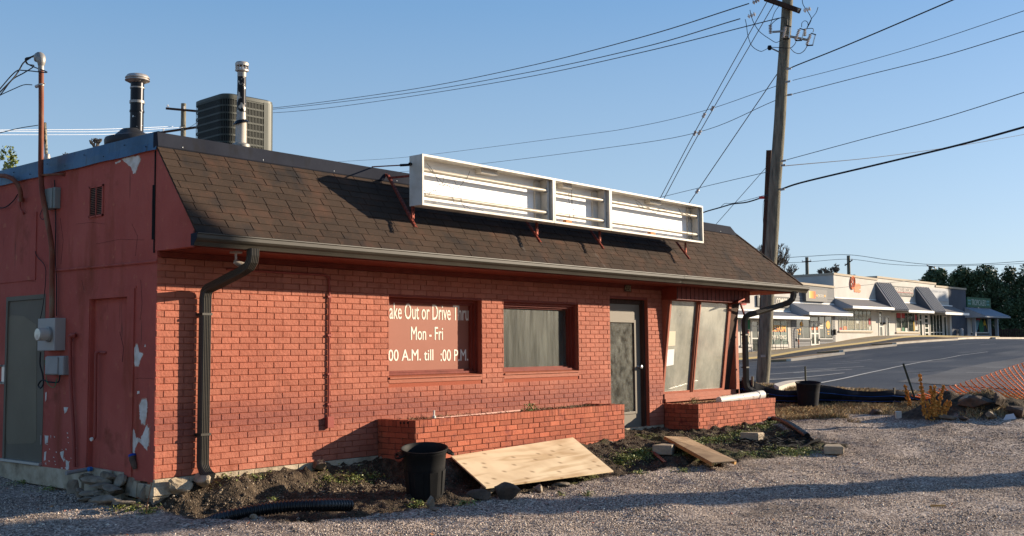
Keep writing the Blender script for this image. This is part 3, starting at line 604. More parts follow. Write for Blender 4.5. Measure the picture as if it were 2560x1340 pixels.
for (y0,y1,z0,z1,o) in ((.30,.52,-.20,-.03,-.01),(.52,.80,-.11,.03,.01),(.80,1.22,-.07,.04,.0),(1.22,1.45,-.03,.05,-.006),(.0,.30,-.19,-.055,-.006),(.04,.29,-.42,-.2,.008),(.6,.95,-.17,-.115,-.02),(.55,1.0,-.23,-.175,-.035),(.5,.86,-.30,-.235,-.045),(.9,1.1,-.19,-.08,.02),(1.12,1.42,-.42,-.05,.02)):
    P=[V(o-random.uniform(0,.012),y0,z0),V(o,y1,z0+random.uniform(-.01,.02)),V(o,y1-.01,z1),V(o+.004,y0+.01,z1-random.uniform(0,.02))];mb.prism(P,(.2,0,0),0)
mb.build('broken_base',[M['concrete'],M['stone']],bld)
# recessed door-like panel
mb=MB();mb.box((.045,RC[0],.0),(.09,RC[1],RC[3]),0)
mb.box((-.004,RC[0]+.0015,.0),(.045,RC[0]+.012,RC[3]),0);mb.box((-.004,RC[1]-.012,.0),(.045,RC[1]-.0015,RC[3]),0)
mb.build('boarded_panel',[M['stucco']],bld)
# grey metal door
mb=MB();mb.box((.01,GD[0]+.055,.03),(.05,GD[1]-.05,GD[3]-.055),0)
P=[X(a,b,.009) for a,b in ((15,800),(28,788),(60,790),(92,812),(91,1100),(84,1108),(20,1110),(15,1095))]
mb.prism(P,(-.0015,0,0),1)
dr=mb.build('metal_door',[M['greydoor'],M['greydoor2']],bld)
mb=MB();mb.box((-.006,GD[0],.0),(.06,GD[0]+.052,GD[3]));mb.box((-.006,GD[1]-.047,.0),(.06,GD[1],GD[3]));mb.box((-.006,GD[0]+.052,GD[3]-.052),(.06,GD[1]-.047,GD[3]))
mb.build('door_frame',M['greydoor'],dr)
mb=MB();mb.box((-.045,GD[0]-.01,.0),(.06,GD[1]+.02,.028));mb.build('threshold',M['alu'],dr)
mb=MB();p0=X(8,935,.0);mb.box((-.006,p0[1]-.05,p0[2]-.12),(.009,p0[1]+.03,p0[2]+.11),0);mb.box((-.05,p0[1]-.02,p0[2]-.11),(-.02,p0[1]+.2,p0[2]-.09),0);mb.box((-.03,p0[1]-.01,p0[2]-.09),(0,p0[1]+.01,p0[2]-.12),0);mb.box((-.04,p0[1]-.0,p0[2]+.09),(0,p0[1]+.2,p0[2]+.11),1);mb.build('door_handle',[M['alu'],M['galv']],dr)
for q in (1100,830):
    mb=MB();h=X(103,q,-.01);mb.box((-.016,h[1]-.012,h[2]-.05),(.009,h[1]+.012,h[2]+.05));mb.build('hinge',M['galv'],dr)
# back, right, flat roof, floor, interior
mb=MB();mb.box((.14,.05,3.20),(BL,DEP,3.33),0)
mb.build('flat_roof',[M['flash']],bld)
mb=MB();mb.box((.0,DEP,-.3),(BL,DEP+.15,3.4));mb.box((BL-.15,.75,-.3),(BL-.02,DEP,3.4));mb.build('rear_wall',M['stucco'],bld)
mb=MB();mb.box((.14,.02,-.12),(BL-.15,DEP,-.095),0);mb.box((.14,4.2,-.1),(BL-.15,4.25,3.2),1);mb.box((.145,.35,2.42),(BL-.15,4.2,2.45),1)
mb.box((9.9,2.6,-.1),(11.2,3.2,.95),2)
mb.build('interior',[mat('floor_tile_inside',(.16,.13,.10),.7),mat('interior_wall_paint',(.42,.38,.30),.8),mat('interior_counter',(.25,.18,.12),.6)],bld)
# mansard cheek, shingles, soffit, fascia
FY=-.66
mb=MB();mb.prism([V(-.006,.04,3.37),V(-.006,FY-.02,2.455),V(-.006,FY-.02,SOF),V(-.006,.04,SOF)],(.09,0,0),0)
mb.prism([V(-.0085,.0,2.40),V(-.0085,FY,2.36),V(-.0085,FY-.02,SOF-.002),V(-.0085,.0,SOF-.002)],(.05,0,0),0)
mb.build('roof_cheek',[M['stucco']],bld)
RT=(0.,3.385);RB=(-.745,2.425)                                   # y,z of roof slope top and bottom
rl=math.hypot(RT[0]-RB[0],RT[1]-RB[1]);dsl=V(0,RB[0]-RT[0],RB[1]-RT[1])/rl;nrm=unit(V(0,dsl[2],-dsl[1]));nrm=nrm if nrm[2]>0 else -nrm
def rp(x,s,h=0): return V(x,RT[0],RT[1])+dsl*s+nrm*h
def xr(s): return 12.06+(13.30-12.06)*s/rl
mb=MB();mb.prism([rp(-.02,0,-.03),rp(-.02,rl,-.03),rp(xr(rl),rl,-.03),rp(xr(0),0,-.03)],nrm*.026,0);NR=12;ex=rl/NR
for k in range(NR):
    s0=k*ex;s1=s0+ex;x=-.03-((k*.37)%1)*.305 if k%2 else -.03-((k*.53+.4)%1)*.305
    top=max(s0-.06,0)
    while x<xr(s1):
        a=max(x+.005,-.035);b=min(x+.300,xr(s1));
        if b-a>.02:
            l0,l1=.009+random.uniform(0,.003),.009+random.uniform(0,.003);sg=s1+random.uniform(-.003,.003)
            bt=min(b,xr(top));at_=a
            if bt>at_: mb.add([rp(at_,top,.001),rp(bt,top,.001),rp(b,sg,l1),rp(a,sg,l0),rp(at_,top,-.004),rp(bt,top,-.004),rp(b,sg,.0),rp(a,sg,.0)],[(3,2,1,0),(3,7,6,2),(0,4,7,3),(1,2,6,5)],0)
        x+=.305
# hip side facing the lot
HT=[V(12.06,0,3.385),V(13.30,RB[0],RB[1])];mb.prism([HT[0],HT[1],V(13.30,DEP,RB[1]),V(12.06,DEP,3.385)],(-.02,0,-.03),0)
mb.tube([HT[0]+V(0,0,.01),HT[1]+V(0,0,.01)],.022,6,0)
mb.build('shingle_roof',M['shingle'],bld)
mb=MB();mb.box((.09,FY,SOF-.006),(BL,.05,SOF+.012),0);mb.box((BL,FY,SOF-.006),(13.2,DEP,SOF+.012),1);mb.build('soffit',[M['redwood'],M['orange_soffit']],bld)
mb=MB();mb.box((-.02,FY-.022,SOF-.012),(13.22,FY,SOF+.15),0);mb.box((13.2,FY,SOF-.012),(13.222,DEP,SOF+.15),1);mb.build('fascia',[M['redwood'],M['orange_soffit']],bld)
# frieze boards above the brick
mb=MB();mb.box((.012,-.02,2.236),(PIL-.01,.06,SOF-.007),0);mb.box((.0,.06,2.2),(BL,.12,3.2),0)
mb.box((PIL-.005,-.30,2.075),(12.02,.06,SOF-.008),0)
for k in range(int((12.0-PIL)/.14)): mb.box((PIL+.01+k*.14,-.304,2.08),(PIL+.02+k*.14,-.2995,SOF-.01),1)
mb.build('frieze_board',[M['redwood'],M['dark']],bld)
# flashing along the top edge
mb=MB();mb.prism([V(-.03,-.028,3.36),V(-.03,-.035,3.372),V(-.03,-.014,3.515),V(-.03,.06,3.522),V(-.03,.06,3.36)],(11.9,0,0),0)
mb.prism([V(11.87,-.028,3.36),V(11.87,-.014,3.515),V(11.87,.06,3.52),V(12.1,.06,3.36)],(.0,.001,0),0)
mb.prism([V(11.87,-.028,3.36),V(11.87,-.014,3.515),V(12.12,-.03,3.36)],(0,.08,0),0)
for k in range(12): mb.lathe([(0,.006),(.006,.004),(.008,0)],(.25+k*1.02,-.034,3.39),(0,-1,0),6,1)
mb.build('front_flashing',[M['flash'],M['alu']],bld)
mb=MB();n=60
for k in range(n):
    y0=.0+k*DEP/n;y1=y0+DEP/n;w0=.006*math.sin(k*1.3)+.004*math.sin(k*.45);w1=.006*math.sin((k+1)*1.3)+.004*math.sin((k+1)*.45)
    for (a,b) in (((-.034-w0*.3,3.335+.004*math.sin(k)),(-.026+w0,3.42)),((-.026+w0,3.42),(-.016,3.528)),((-.016,3.528),(.07,3.53))):
        c=(-.034-w1*.3,3.335+.004*math.sin(k+1)) if b[1]==3.42 else ((-.026+w1,3.42) if a[1]==3.42 else (-.016,3.528)); d_=(-.026+w1,3.42) if b[1]==3.42 else ((-.016,3.528) if a[1]==3.42 else (.07,3.53))
        mb.add([(a[0],y0,a[1]),(c[0],y1,c[1]),(d_[0],y1,d_[1]),(b[0],y0,b[1])],[(0,1,2,3)],0,.5)
for k in range(10): mb.lathe([(0,.006),(.006,.004),(.008,0)],(-.03,.2+k*.42,3.39+(k%2)*.07),(-1,0,0),6,1)
mb.build('side_flashing',[M['flashside'],M['dark']],bld,smooth=True)
# ------------------------------------------------------------------ gutter and downspouts
mb=MB();pf=[(-.685,2.415),(-.685,2.30),(-.735,2.298),(-.742,2.315),(-.752,2.335),(-.775,2.352),(-.788,2.372),(-.79,2.405),(-.80,2.413),(-.80,2.422),(-.778,2.422),(-.778,2.405),(-.762,2.36),(-.735,2.34),(-.728,2.308),(-.692,2.308),(-.692,2.415)]
for a,b in ((-.06,8.9),(8.905,13.50)):
    e=.002 if b>9 else 0
    mb.prism([V(a,y-e,z+e) for y,z in pf],(b-a,0,0),0)
mb.prism([V(-.062,y,z) for y,z in pf[:10]],(.004,0,0),1);mb.prism([V(13.498,y,z) for y,z in pf[:10]],(.004,0,0),0)
mb.box((8.885,-.80,2.30),(8.925,-.686,2.3005),0)
gut=mb.build('gutter',[M['gutter'],M['flash']],bld)
def downspout(x,path,name='downspout',w=.10,t=.075,ribs=5,par=None,mt=None):
    """path in the (dx,y,z) sense: list of world points of the pipe centre line; rectangular corrugated section"""
    mb=MB();P=[np.asarray(p,float) for p in path];n=len(P);sec=[]
    for i,p in enumerate(P):
        tn=unit(P[min(i+1,n-1)]-P[max(i-1,0)]);u=V(1,0,0)-tn*tn[0]
        u=unit(u);q=np.cross(tn,u);row=[]
        pts=[(-w/2,-t/2)];m=ribs*2
        for k in range(1,m): pts.append((-w/2+w*k/m,-t/2-(.006 if k%2 else 0)))
        pts+=[(w/2,-t/2)]+[(w/2+(.005 if k%2 else 0),-t/2+t*k/6) for k in range(1,6)]+[(w/2,t/2),(-w/2,t/2)]+[(-w/2-(.005 if k%2 else 0),t/2-t*k/6) for k in range(1,6)]
        sec.append([p+u*a-q*b*(-1 if q[1]<0 else 1)*(-1) for a,b in pts])
    m=len(sec[0]);vs=[p for s_ in sec for p in s_];fs=[(i*m+k,i*m+(k+1)%m,(i+1)*m+(k+1)%m,(i+1)*m+k) for i in range(n-1) for k in range(m)]
    mb.add(vs,fs,0,.5);mb.add(sec[-1],[tuple(range(m))],1,.5)
    return mb.build(name,[mt or M['gutter'],M['dark']],par or bld)
def curve_pts(ctrl,n=6):
    C=[np.asarray(c,float) for c in ctrl];C=[2*C[0]-C[1]]+C+[2*C[-1]-C[-2]];o=[]
    for i in range(1,len(C)-2):
        for k in range(n):
            t=k/n;p0,p1,p2,p3=C[i-1:i+3];o.append(.5*((2*p1)+(-p0+p2)*t+(2*p0-5*p1+4*p2-p3)*t*t+(-p0+3*p1-3*p2+p3)*t**3))
    o.append(C[-2]);return o
dx=.50
c=[V(.62,-.735,2.31),V(.62,-.735,2.22),V(.615,-.72,2.15),V(.60,-.66,2.09),V(.56,-.45,2.02),V(.52,-.22,1.945),V(.505,-.13,1.90),V(.50,-.105,1.82),V(.50,-.10,1.5),V(.50,-.10,.8),V(.50,-.10,.2),V(.50,-.105,.08),V(.50,-.14,.02),V(.50,-.20,-.015),V(.50,-.25,-.02)]
ds=downspout(dx,[V(.63,-.735,2.31),V(.63,-.735,2.24),V(.628,-.725,2.18),V(.62,-.69,2.13),V(.60,-.60,2.085),V(.54,-.25,1.965),V(.52,-.14,1.93),V(.51,-.105,1.89),V(.505,-.098,1.83),V(.50,-.095,.16),V(.50,-.10,.10),V(.502,-.13,.05),V(.505,-.175,.01),V(.51,-.225,-.01)],par=gut)
for z in (1.66,.42):
    mb=MB();mb.box((.442,-.145,z-.012),(.562,-.02,z+.012));mb.build('strap',M['gutter'],ds)
px=12.33
mb=MB()
ds2=downspout(0,[V(12.92,-.735,2.31),V(12.92,-.735,2.24),V(12.90,-.72,2.17),V(12.85,-.66,2.10),V(12.78,-.56,2.06),V(12.2,-.30,1.90),V(12.1,-.22,1.87),V(12.06,-.18,1.82),V(12.05,-.16,1.74),V(12.05,-.16,.62),V(12.06,-.18,.52),V(12.10,-.24,.46),V(12.16,-.30,.44)],par=gut)
for z in (1.5,.9):
    mb=MB();mb.box((11.995,-.205,z-.012),(12.105,-.1,z+.012));mb.build('strap',M['gutter'],ds2)
# ------------------------------------------------------------------ windows and doors of the front
def frame(mb,u0,u1,z0,z1,y0,y1,w,mi=0):
    mb.box((u0,y0,z0),(u0+w,y1,z1),mi);mb.box((u1-w,y0,z0),(u1,y1,z1),mi);mb.box((u0+w,y0,z1-w),(u1-w,y1,z1),mi);mb.box((u0+w,y0,z0),(u1-w,y1,z0+w*.8),mi)
mb=MB();mb.box((W1[0],.185,W1[2]),(W1[1],.20,W1[3]));bd=mb.build('window_board',M['board'],bld);bd['label']='red painted board filling the left window, lettered with opening hours'
mb=MB();frame(mb,W1[0]+.001,W1[1]-.001,W1[2]+.02,W1[3]-.001,.10,.184,.035);frame(mb,W1[0]+.036,W1[1]-.036,W1[2]+.05,W1[3]-.036,.14,.186,.03);mb.build('window_frame',M['redwood'],bd)
mb=MB();mb.prism([V(W1[0]+.002,.184,.965),V(W1[0]+.002,.02,.94),V(W1[0]+.002,-.022,.934),V(W1[0]+.002,-.022,.915),V(W1[0]+.002,.184,.915)],(W1[1]-W1[0]-.004,0,0));mb.build('window_sill',M['redlight'],bd)
ty=.184
for tx,xa,za,xb,zb in (('Take Out or Drive Thru',972-13,796,1171,765),('Mon - Fri',1027,849,1107,819),('8:00 A.M. till   2:00 P.M.',0,0,0,0)):
    if tx[0]=='8': continue
    a=Y(xa,za,ty);b=Y(xb,zb,ty);text('lettering',tx,M['cream'],bd,(a[0],ty,a[2]-.005),(1,0,0),(0,0,1),b[0]-a[0],b[2]-a[2]+.012,.012)
for tx,xa,xb in ((':00 A.M. till',965,1083),(':00 P.M.',1101,1170)):
    a=Y(xa,903,ty);b=Y(xb,873,ty);text('lettering',tx,M['cream'],bd,(a[0],ty,a[2]),(1,0,0),(0,0,1),b[0]-a[0],b[2]-a[2],.012)
mb=MB();frame(mb,W2[0]+.001,W2[1]-.001,W2[2]+.02,W2[3]-.001,.06,.12,.03);frame(mb,W2[0]+.031,W2[1]-.031,W2[2]+.04,W2[3]-.031,.10,.16,.028);frame(mb,W2[0]+.06,W2[1]-.06,W2[2]+.06,W2[3]-.06,.14,.19,.022)
w2=mb.build('window',M['redwood'],bld)
mb=MB();mb.box((W2[0]+.07,.172,W2[2]+.06),(W2[1]-.07,.178,W2[3]-.07));mb.build('pane',M['pane'],w2)
mb=MB();mb.prism([V(W2[0]+.002,.10,.962),V(W2[0]+.002,.02,.945),V(W2[0]+.002,-.022,.936),V(W2[0]+.002,-.022,.917),V(W2[0]+.002,.10,.917)],(W2[1]-W2[0]-.004,0,0));mb.build('window_sill',M['redlight'],w2)
# glazed front door
y=.13;a,b=DR[0]+.05,DR[1]-.02
mb=MB();L0,L1=a+.10,b-.20;z0,z1=.24,1.70
mb.box((a,y,-.02),(L0,y+.045,1.985));mb.box((L1,y,-.02),(b-.03,y+.045,1.985));mb.box((L0,y,-.02),(L1,y+.045,z0));mb.box((L0,y,z1),(L1,y+.045,1.985))
M['doortan']=mat('taupe_door_paint',(.19,.165,.13),.5)
fd=mb.build('front_door',M['doortan'],bld)
mb=MB();frame(mb,L0-.035,L1+.035,z0-.035,z1+.035,y-.016,y+.0,.05);mb.build('pane_frame',M['doortan'],fd,bevel=.004)
mb=MB();mb.box((L0,y+.006,z0),(L1,y+.012,z1));mb.build('pane',M['doorpane'],fd)
mb=MB();kx=b-.10;mb.lathe([(.03,0),(.03,.008),(.012,.012),(.012,.04),(.028,.05),(.034,.065),(.028,.08),(0,.085)],(kx,y,.96),(0,-1,0),14);mb.build('door_knob',M['tin'],fd,smooth=True)
mb=MB();mb.box((DR[0]+.002,.10,-.045),(DR[0]+.048,.20,2.058));mb.box((DR[1]-.048,.06,-.045),(DR[1]-.002,.20,2.058),1);mb.box((DR[0]+.048,.10,1.99),(DR[1]-.048,.20,2.058),1);mb.build('door_frame',[M['greydoor'],M['darkwood']],fd)
mb=MB();mb.box((DR[0],-.01,-.09),(DR[1],.22,-.046));mb.build('threshold',M['alu'],fd)
# slanted display window: bottom edge on the wall line, top leaning out
LEAN=-.20;zb_,zt_=.50,2.09
def sp(x,z,o=0): return V(x,.06+(LEAN)*(z-zb_)/(zt_-zb_)+o,z)
mb=MB();X0,X1=PIL+.03,11.93;XM=10.44
def smem(x0,x1,za=zb_,zc=zt_,o0=-.02,o1=.05,mi=0):
    p=[sp(x0,za,o0),sp(x1,za,o0),sp(x1,zc,o0),sp(x0,zc,o0)];mb.prism(p,(0,o1-o0,0),mi)
smem(X0,X0+.05);smem(XM-.045,XM+.045,o0=-.035);smem(XM-.012,XM+.012,o0=-.05);smem(X1-.42,X1-.34);smem(X0+.05,XM-.045,zt_-.03,zt_,o1=.045);smem(XM+.045,X1-.42,zt_-.03,zt_,o1=.045);smem(X0+.05,XM-.045,zb_,zb_+.035,o1=.045);smem(XM+.045,X1-.42,zb_,zb_+.035,o1=.045)
mb.prism([V(PIL,.08,zb_),V(PIL,-.14,zt_+.02),V(PIL,.08,zt_+.02)],(.03,0,0),0)
mb.box((X1-.02,-.02,.36),(X1+.12,.12,SOF-.02),0);mb.prism([V(X1-.3,.12,zb_),V(X1-.3,-.14,zt_),V(X1-.02,-.14,zt_),V(X1-.02,.12,zb_)],(0,.04,0),1)
dw=mb.build('display_window',[M['redlight'],M['darkwood']],bld);dw['label']='large slanted shop window with two dusty panes and a red mullion'
for x0,x1 in ((X0+.05,XM-.045),(XM+.045,X1-.42)):
    mb=MB();mb.prism([sp(x0,zb_+.035,.01),sp(x1,zb_+.035,.01),sp(x1,zt_-.03,.01),sp(x0,zt_-.03,.01)],(0,.006,0));mb.build('pane',M['showpane'],dw)
mb=MB();mb.box((PIL+.004,-.04,.365),(X1+.10,.10,.415));mb.box((PIL+.004,-.02,.416),(X1+.10,.10,.50));mb.build('window_sill',M['redlight'],dw)
for q in (((1671,828),(1689,828),(1688,864),(1668,866)),((1668,874),(1686,873),(1684,912),(1664,916))):
    mb=MB();pts=[]
    for a_,b_ in q:
        P=Y(a_,b_,0.);P=Y(a_,b_,.06+LEAN*(P[2]-zb_)/(zt_-zb_)+.0);P=Y(a_,b_,.06+LEAN*(P[2]-zb_)/(zt_-zb_)+.004);pts.append(P)
    mb.prism(pts,(0,.002,0));mb.build('paper_notice',mat('yellowed_paper',(.62,.56,.42),.9) if q[0][1]==828 else mat('white_paper',(.75,.74,.70),.9),dw)
# bricks below the display window (unpainted upper courses) and end return
mb=MB();brickwork(mb,(PIL,.02,-.07),(1,0,0),(0,-1,0),BL-PIL,0,.43,start=.05);brickwork(mb,(BL,.02,-.07),(0,1,0),(1,0,0),3,0,.43)
mb.build('stall_riser',[mat('bare_brown_brick',(.22,.12,.07),.9,rnd=.3,bump=.006,bscale=30),M['mortar']],bld)
# conduit on the front wall
mb=MB();mb.tube(curve_pts([V(.82,-.022,2.15),V(1.5,-.022,2.15),V(2.12,-.022,2.15),V(2.20,-.022,2.13),V(2.232,-.022,2.06),V(2.232,-.022,1.3),V(2.23,-.022,.50)],5),.0125,8)
cn=mb.build('wall_conduit',M['redpipe'],bld,smooth=True)
mb=MB();mb.box((2.19,-.055,.385),(2.275,0,.505));mb.box((2.185,-.062,.38),(2.28,-.055,.51));mb.build('outlet_box',M['redpipe'],cn,bevel=.004)
for z in (1.9,1.45,1.0,.65):
    mb=MB();mb.box((2.205,-.037,z-.01),(2.262,0,z+.01));mb.build('clamp',M['redpipe'],cn)
mb=MB();mb.box((.70,-.09,.0),(.74,-.02,.02));
# security light under the eave, near the left downspout
fl=thing('security_light','small rusty floodlight under the eave beside the left downspout','light fitting',Y(590,632,-.5));p=Y(590,632,-.5)
mb=MB();mb.box((p[0]-.05,-.54,SOF-.026),(p[0]+.05,-.46,SOF-.007));mb.tube([V(p[0],-.5,SOF-.02),V(p[0],-.5,SOF-.10)],.012,6);mb.build('mount',M['rustygalv'],fl)
mb=MB();mb.lathe([(.018,-.05),(.03,-.04),(.035,.03),(.045,.07),(.045,.085),(.03,.086)],(p[0]+.03,-.5,SOF-.125),(.8,-.25,-.45),12);mb.build('lamp_head',M['rustygalv'],fl,smooth=True)
# flood lamp on the right corner post
fl=thing('corner_floodlight','dark square floodlight bracketed to the right end of the display window','light fitting',V(11.85,-.2,2.0))
mb=MB();mb.obox(Y(1843,754,-.34),V(.12,0,.03),V(0,.09,-.02),V(.01,.0,.015));mb.bar(Y(1852,762,-.3),Y(1862,790,-.1),.03,.03);mb.build('lamp_hood',M['rustred'],fl)
# house number
hn=thing('number_plate','small brass house number above the glazed door','sign',V(8.38,-.022,2.24))
mb=MB();a=Y(1561,727,-.0206);b=Y(1577,714,-.0206);mb.box((a[0],-.024,a[2]-.01),(b[0],-.0202,b[2]+.005));mb.build('plate',M['darkwood'],hn)
text('lettering','4358',mat('tarnished_brass',(.38,.30,.18),.5,.3),hn,(a[0]+.01,-.025,a[2]-.004),(1,0,0),(0,0,1),b[0]-a[0]-.02,b[2]-a[2]+.002,.01)
# louvred vent high in the side wall
a=X(227,472);b=X(257,540)
mb=MB();frame(mb,b[1]-.02,a[1]+.02,b[2]-.02,a[2]+.0,0,.02,.02);m2=MB()
mb=MB();y0,y1,z0,z1=b[1]-.02,a[1]+.01,b[2],a[2]+.02
for q in ((y0,y0+.02,z0,z1),(y1-.02,y1,z0,z1),(y0,y1,z0,z0+.02),(y0,y1,z1-.02,z1),((y0+y1)/2-.006,(y0+y1)/2+.006,z0,z1)): mb.box((-.016,q[0],q[2]),(-.0035,q[1],q[3]))
vt=mb.build('wall_vent',M['stucco'],bld)
mb=MB();mb.box((-.0045,y0+.02,z0+.02),(-.0036,y1-.02,z1-.02),1)
for k in range(15):
    z=z0+.03+k*(z1-z0-.05)/15;mb.prism([V(-.013,y0+.02,z),V(-.013,y1-.02,z),V(-.006,y1-.02,z+.008),V(-.006,y0+.02,z+.008)],(0,0,.003),0)
mb.build('louvre',[M['rustpipe'],M['dark']],vt)
# ------------------------------------------------------------------ planters
def planter(x0,x1,z0,z1,yf,label,zl=None):
    t=thing('brick_planter',label,'planter',(x0,yf,z0))
    mb=MB();zr=z1-.085;H=zr-z0;n=math.ceil(H/.0677);zz=zr-n*.0677;wl=.10
    brickwork(mb,(x0,yf,zz),(1,0,0),(0,-1,0),x1-x0,0,n*.0677,start=.03,thick=.07,jit=.005)
    brickwork(mb,(x0,-.012,zz),(0,-1,0),(-1,0,0),-yf-.012,0,n*.0677,start=.07,thick=.07,jit=.004)
    brickwork(mb,(x1,yf,zz),(0,1,0),(1,0,0),-yf-.012,0,n*.0677,start=.07,thick=.07,jit=.004)
    # rowlock cap
    x=x0-.01
    while x<x1-.02:
        w=.0667;mb.box((x+.003,yf-.012-random.uniform(0,.003),zr+.004),(x+w-.003,yf+.10,z1+random.uniform(-.004,.003)),2);x+=w
    for sx in (x0,x1):
        y=yf+.105;s=-1 if sx==x0 else 1
        while y<-.03:
            mb.box((sx+s*.012,y+.003,zr+.004),(sx-s*.10,min(y+.064,-.012),z1+random.uniform(-.004,.003)),2);y+=.0667
    mb.box((x0+.005,yf+.005,zr-.02),(x1-.005,yf+.09,z1-.01),1);mb.box((x0+.005,yf,zr-.02),(x0+.09,-.012,z1-.01),1);mb.box((x1-.09,yf,zr-.02),(x1-.005,-.012,z1-.01),1)
    mb.build('brick_wall',[M['planterbrick'],M['pmortar'],M['planterbrick']],t)
    # soil with lumps
    nx_=int((x1-x0)/.05);ny_=10;gx_,gy_=np.meshgrid(np.linspace(x0+.08,x1-.08,nx_),np.linspace(yf+.08,-.013,ny_))
    zz_=z1-.045+fbm(gx_*6,gy_*6,4,9)*.045+.02*fbm(gx_*1.2,gy_,2,5);ix=np.arange(gx_.size).reshape(gx_.shape)
    ff=np.stack([ix[:-1,:-1],ix[:-1,1:],ix[1:,1:],ix[1:,:-1]],-1).reshape(-1,4)
    npmesh('planter_soil',np.stack([gx_,gy_,zz_],-1).reshape(-1,3),ff,M['psoil'],parent=t)
    return t
M['psoil']=mat('planter_soil',(.08,.05,.035),.95,stops=[(.3,(.05,.03,.02)),(.5,(.12,.07,.045)),(.7,(.2,.14,.09))],nscale=14,bump=.02,bscale=40)
p1=planter(3.016,7.347,-.13,.441,-.652,'long brick planter under the two windows, behind the plywood sheet')
mb=MB()
for k in range(3): mb.lathe([(.015,0),(.015,.004)],(3.0,-.5+k*.05-.06,.39),(-1,0,0),10)
p2=planter(9.468,12.18,-.10,.345,-.655,'shorter brick planter under the slanted display window at the right end')
mb=MB()
for k in range(3):
    mb=MB();c=X(1018-k*9+1,1057.5,3.001);mb.lathe([(.014,0),(.0135,.002),(0,.0021)],V(3.003,c[1],c[2]),(-1,0,0),12);mb.build('core_hole',M['dark'],p1)
# ------------------------------------------------------------------ sign box on the roof
SX0,SX1,SY0,SY1,SZ0,SZ1=2.99,9.52,-.80,-.59,2.985,3.592
sg=thing('sign_box','long empty white sign cabinet with bare lamp tubes, mounted above the shingle roof','sign',(SX0,SY1,SZ0))
xd=[SX0,Y(1385,500,SY0)[0],Y(1526,520,SY0)[0],SX1]
mb=MB();t=.022
mb.box((SX0,SY0,SZ0),(SX1,SY1,SZ0+t*.7));mb.box((SX0,SY0,SZ1-t*.7),(SX1,SY1,SZ1));mb.box((SX0,SY0,SZ0+t*.7),(SX0+t*.7,SY1,SZ1-t*.7));mb.box((SX1-t*.7,SY0,SZ0+t*.7),(SX1,SY1,SZ1-t*.7))
mb.box((SX0+t*.7,SY1-.012,SZ0+t*.7),(SX1-t*.7,SY1,SZ1-t*.7),1)
for i in range(3):   # front rims and return lips
    a,b=xd[i]+.003,xd[i+1]-.003
    mb.box((a,SY0-.006,SZ0-.004),(b,SY0+.012,SZ0+.024));mb.box((a,SY0-.006,SZ1-.022),(b,SY0+.012,SZ1+.004));mb.box((a,SY0-.006,SZ0+.024),(a+.028,SY0+.012,SZ1-.022));mb.box((b-.028,SY0-.006,SZ0+.024),(b,SY0+.012,SZ1-.022))
mb.build('casing',[M['white'],M['whitein']],sg)
for i in (1,2):
    mb=MB();mb.box((xd[i]-.02,SY0+.013,SZ0+.016),(xd[i]+.02,SY1-.013,SZ1-.016));mb.build('divider',M['white'],sg)
for i in range(3):
    b=xd[i+1]-.03
    mb=MB();mb.box((b-.055,SY0+.05,SZ0+.02),(b-.012,SY1-.014,SZ1-.02),0);mb.box((b-.17,SY1-.045,SZ0+.04),(b-.06,SY1-.013,SZ1-.04),0);mb.build('lamp_raceway',M['white'],sg)
    for zc in (SZ0+.135,SZ1-.17):
        for j,(p,q) in enumerate([(xd[i]+.02,b-.075)]):
            mb=MB();mb.tube([V(p,SY0+.075,zc),V(q-.03,SY0+.075,zc)],.027,12,0);mb.tube([V(q-.03,SY0+.075,zc),V(q,SY0+.075,zc)],.028,12,1);mb.tube([V(q,SY0+.075,zc),V(q+.02,SY0+.075,zc)],.034,10,2)
            mb.build('lamp_tube',[M['tube'],M['galv'],M['greyplastic']],sg,smooth=True)
    mb=MB();w=b-xd[i];u=xd[i]+w*(.46 if i!=1 else .25);mb.box((u,SY0+.09,SZ1-.075),(u+.32*min(1,w/2),SY1-.014,SZ1-.016));mb.build('ballast_box',M['white'],sg,bevel=.004)
for c_,l_ in (((1630,584),.17),((1420,556),.16)):
    mb=MB();a=Y(*c_,SY0+.06);mb.obox((a[0],SY0+.07,SZ0+.016+.03),(l_/2,.01,0),(0,.03,0),(0,0,.027));mb.build('wood_block',mat('orange_wood_block',(.45,.2,.09),.8),sg,bevel=.003)
random.seed(21)
def loosewire(a,b,sag,name='loose_wire',r=.0028,k=7,wob=.03,parent=sg,m=None):
    P=[]
    for i in range(k+1):
        t_=i/k;P.append(V(*a)*(1-t_)+V(*b)*t_+V(random.uniform(-wob,wob),0,random.uniform(-wob,wob)-sag*4*t_*(1-t_)))
    mb=MB();mb.tube(curve_pts(P,4),r,4);return mb.build(name,m or M['cable'],parent)
yy=SY0+.045
for a,b,sg_ in (((3.15,3.45),(3.6,3.30),.07),((3.15,3.47),(3.75,3.36),.16),((3.75,3.36),(3.9,3.50),0),((3.62,3.32),(3.55,3.05),-.02),((3.66,3.30),(3.78,3.02),.0),((3.4,3.35),(3.15,3.15),.05),((3.02,3.2),(3.1,3.1),.0),((3.6,3.06),(4.7,3.01),.03),((4.7,3.01),(5.6,3.0),.015),
        ((5.95,3.45),(5.92,3.08),0),((6.0,3.40),(6.02,3.1),0),((5.97,3.5),(6.05,3.2),.02),((6.9,3.45),(6.85,3.1),.0),((6.95,3.45),(7.0,3.15),.0),((7.6,3.5),(8.4,3.46),.10),((7.6,3.46),(8.5,3.45),.06),((8.8,3.5),(9.2,3.40),.02),((9.2,3.48),(9.24,3.08),0),((9.12,3.4),(9.1,3.1),.01),((9.0,3.02),(9.3,3.05),-.02)):
    loosewire((a[0],yy,a[1]),(b[0],yy,b[1]),sg_)
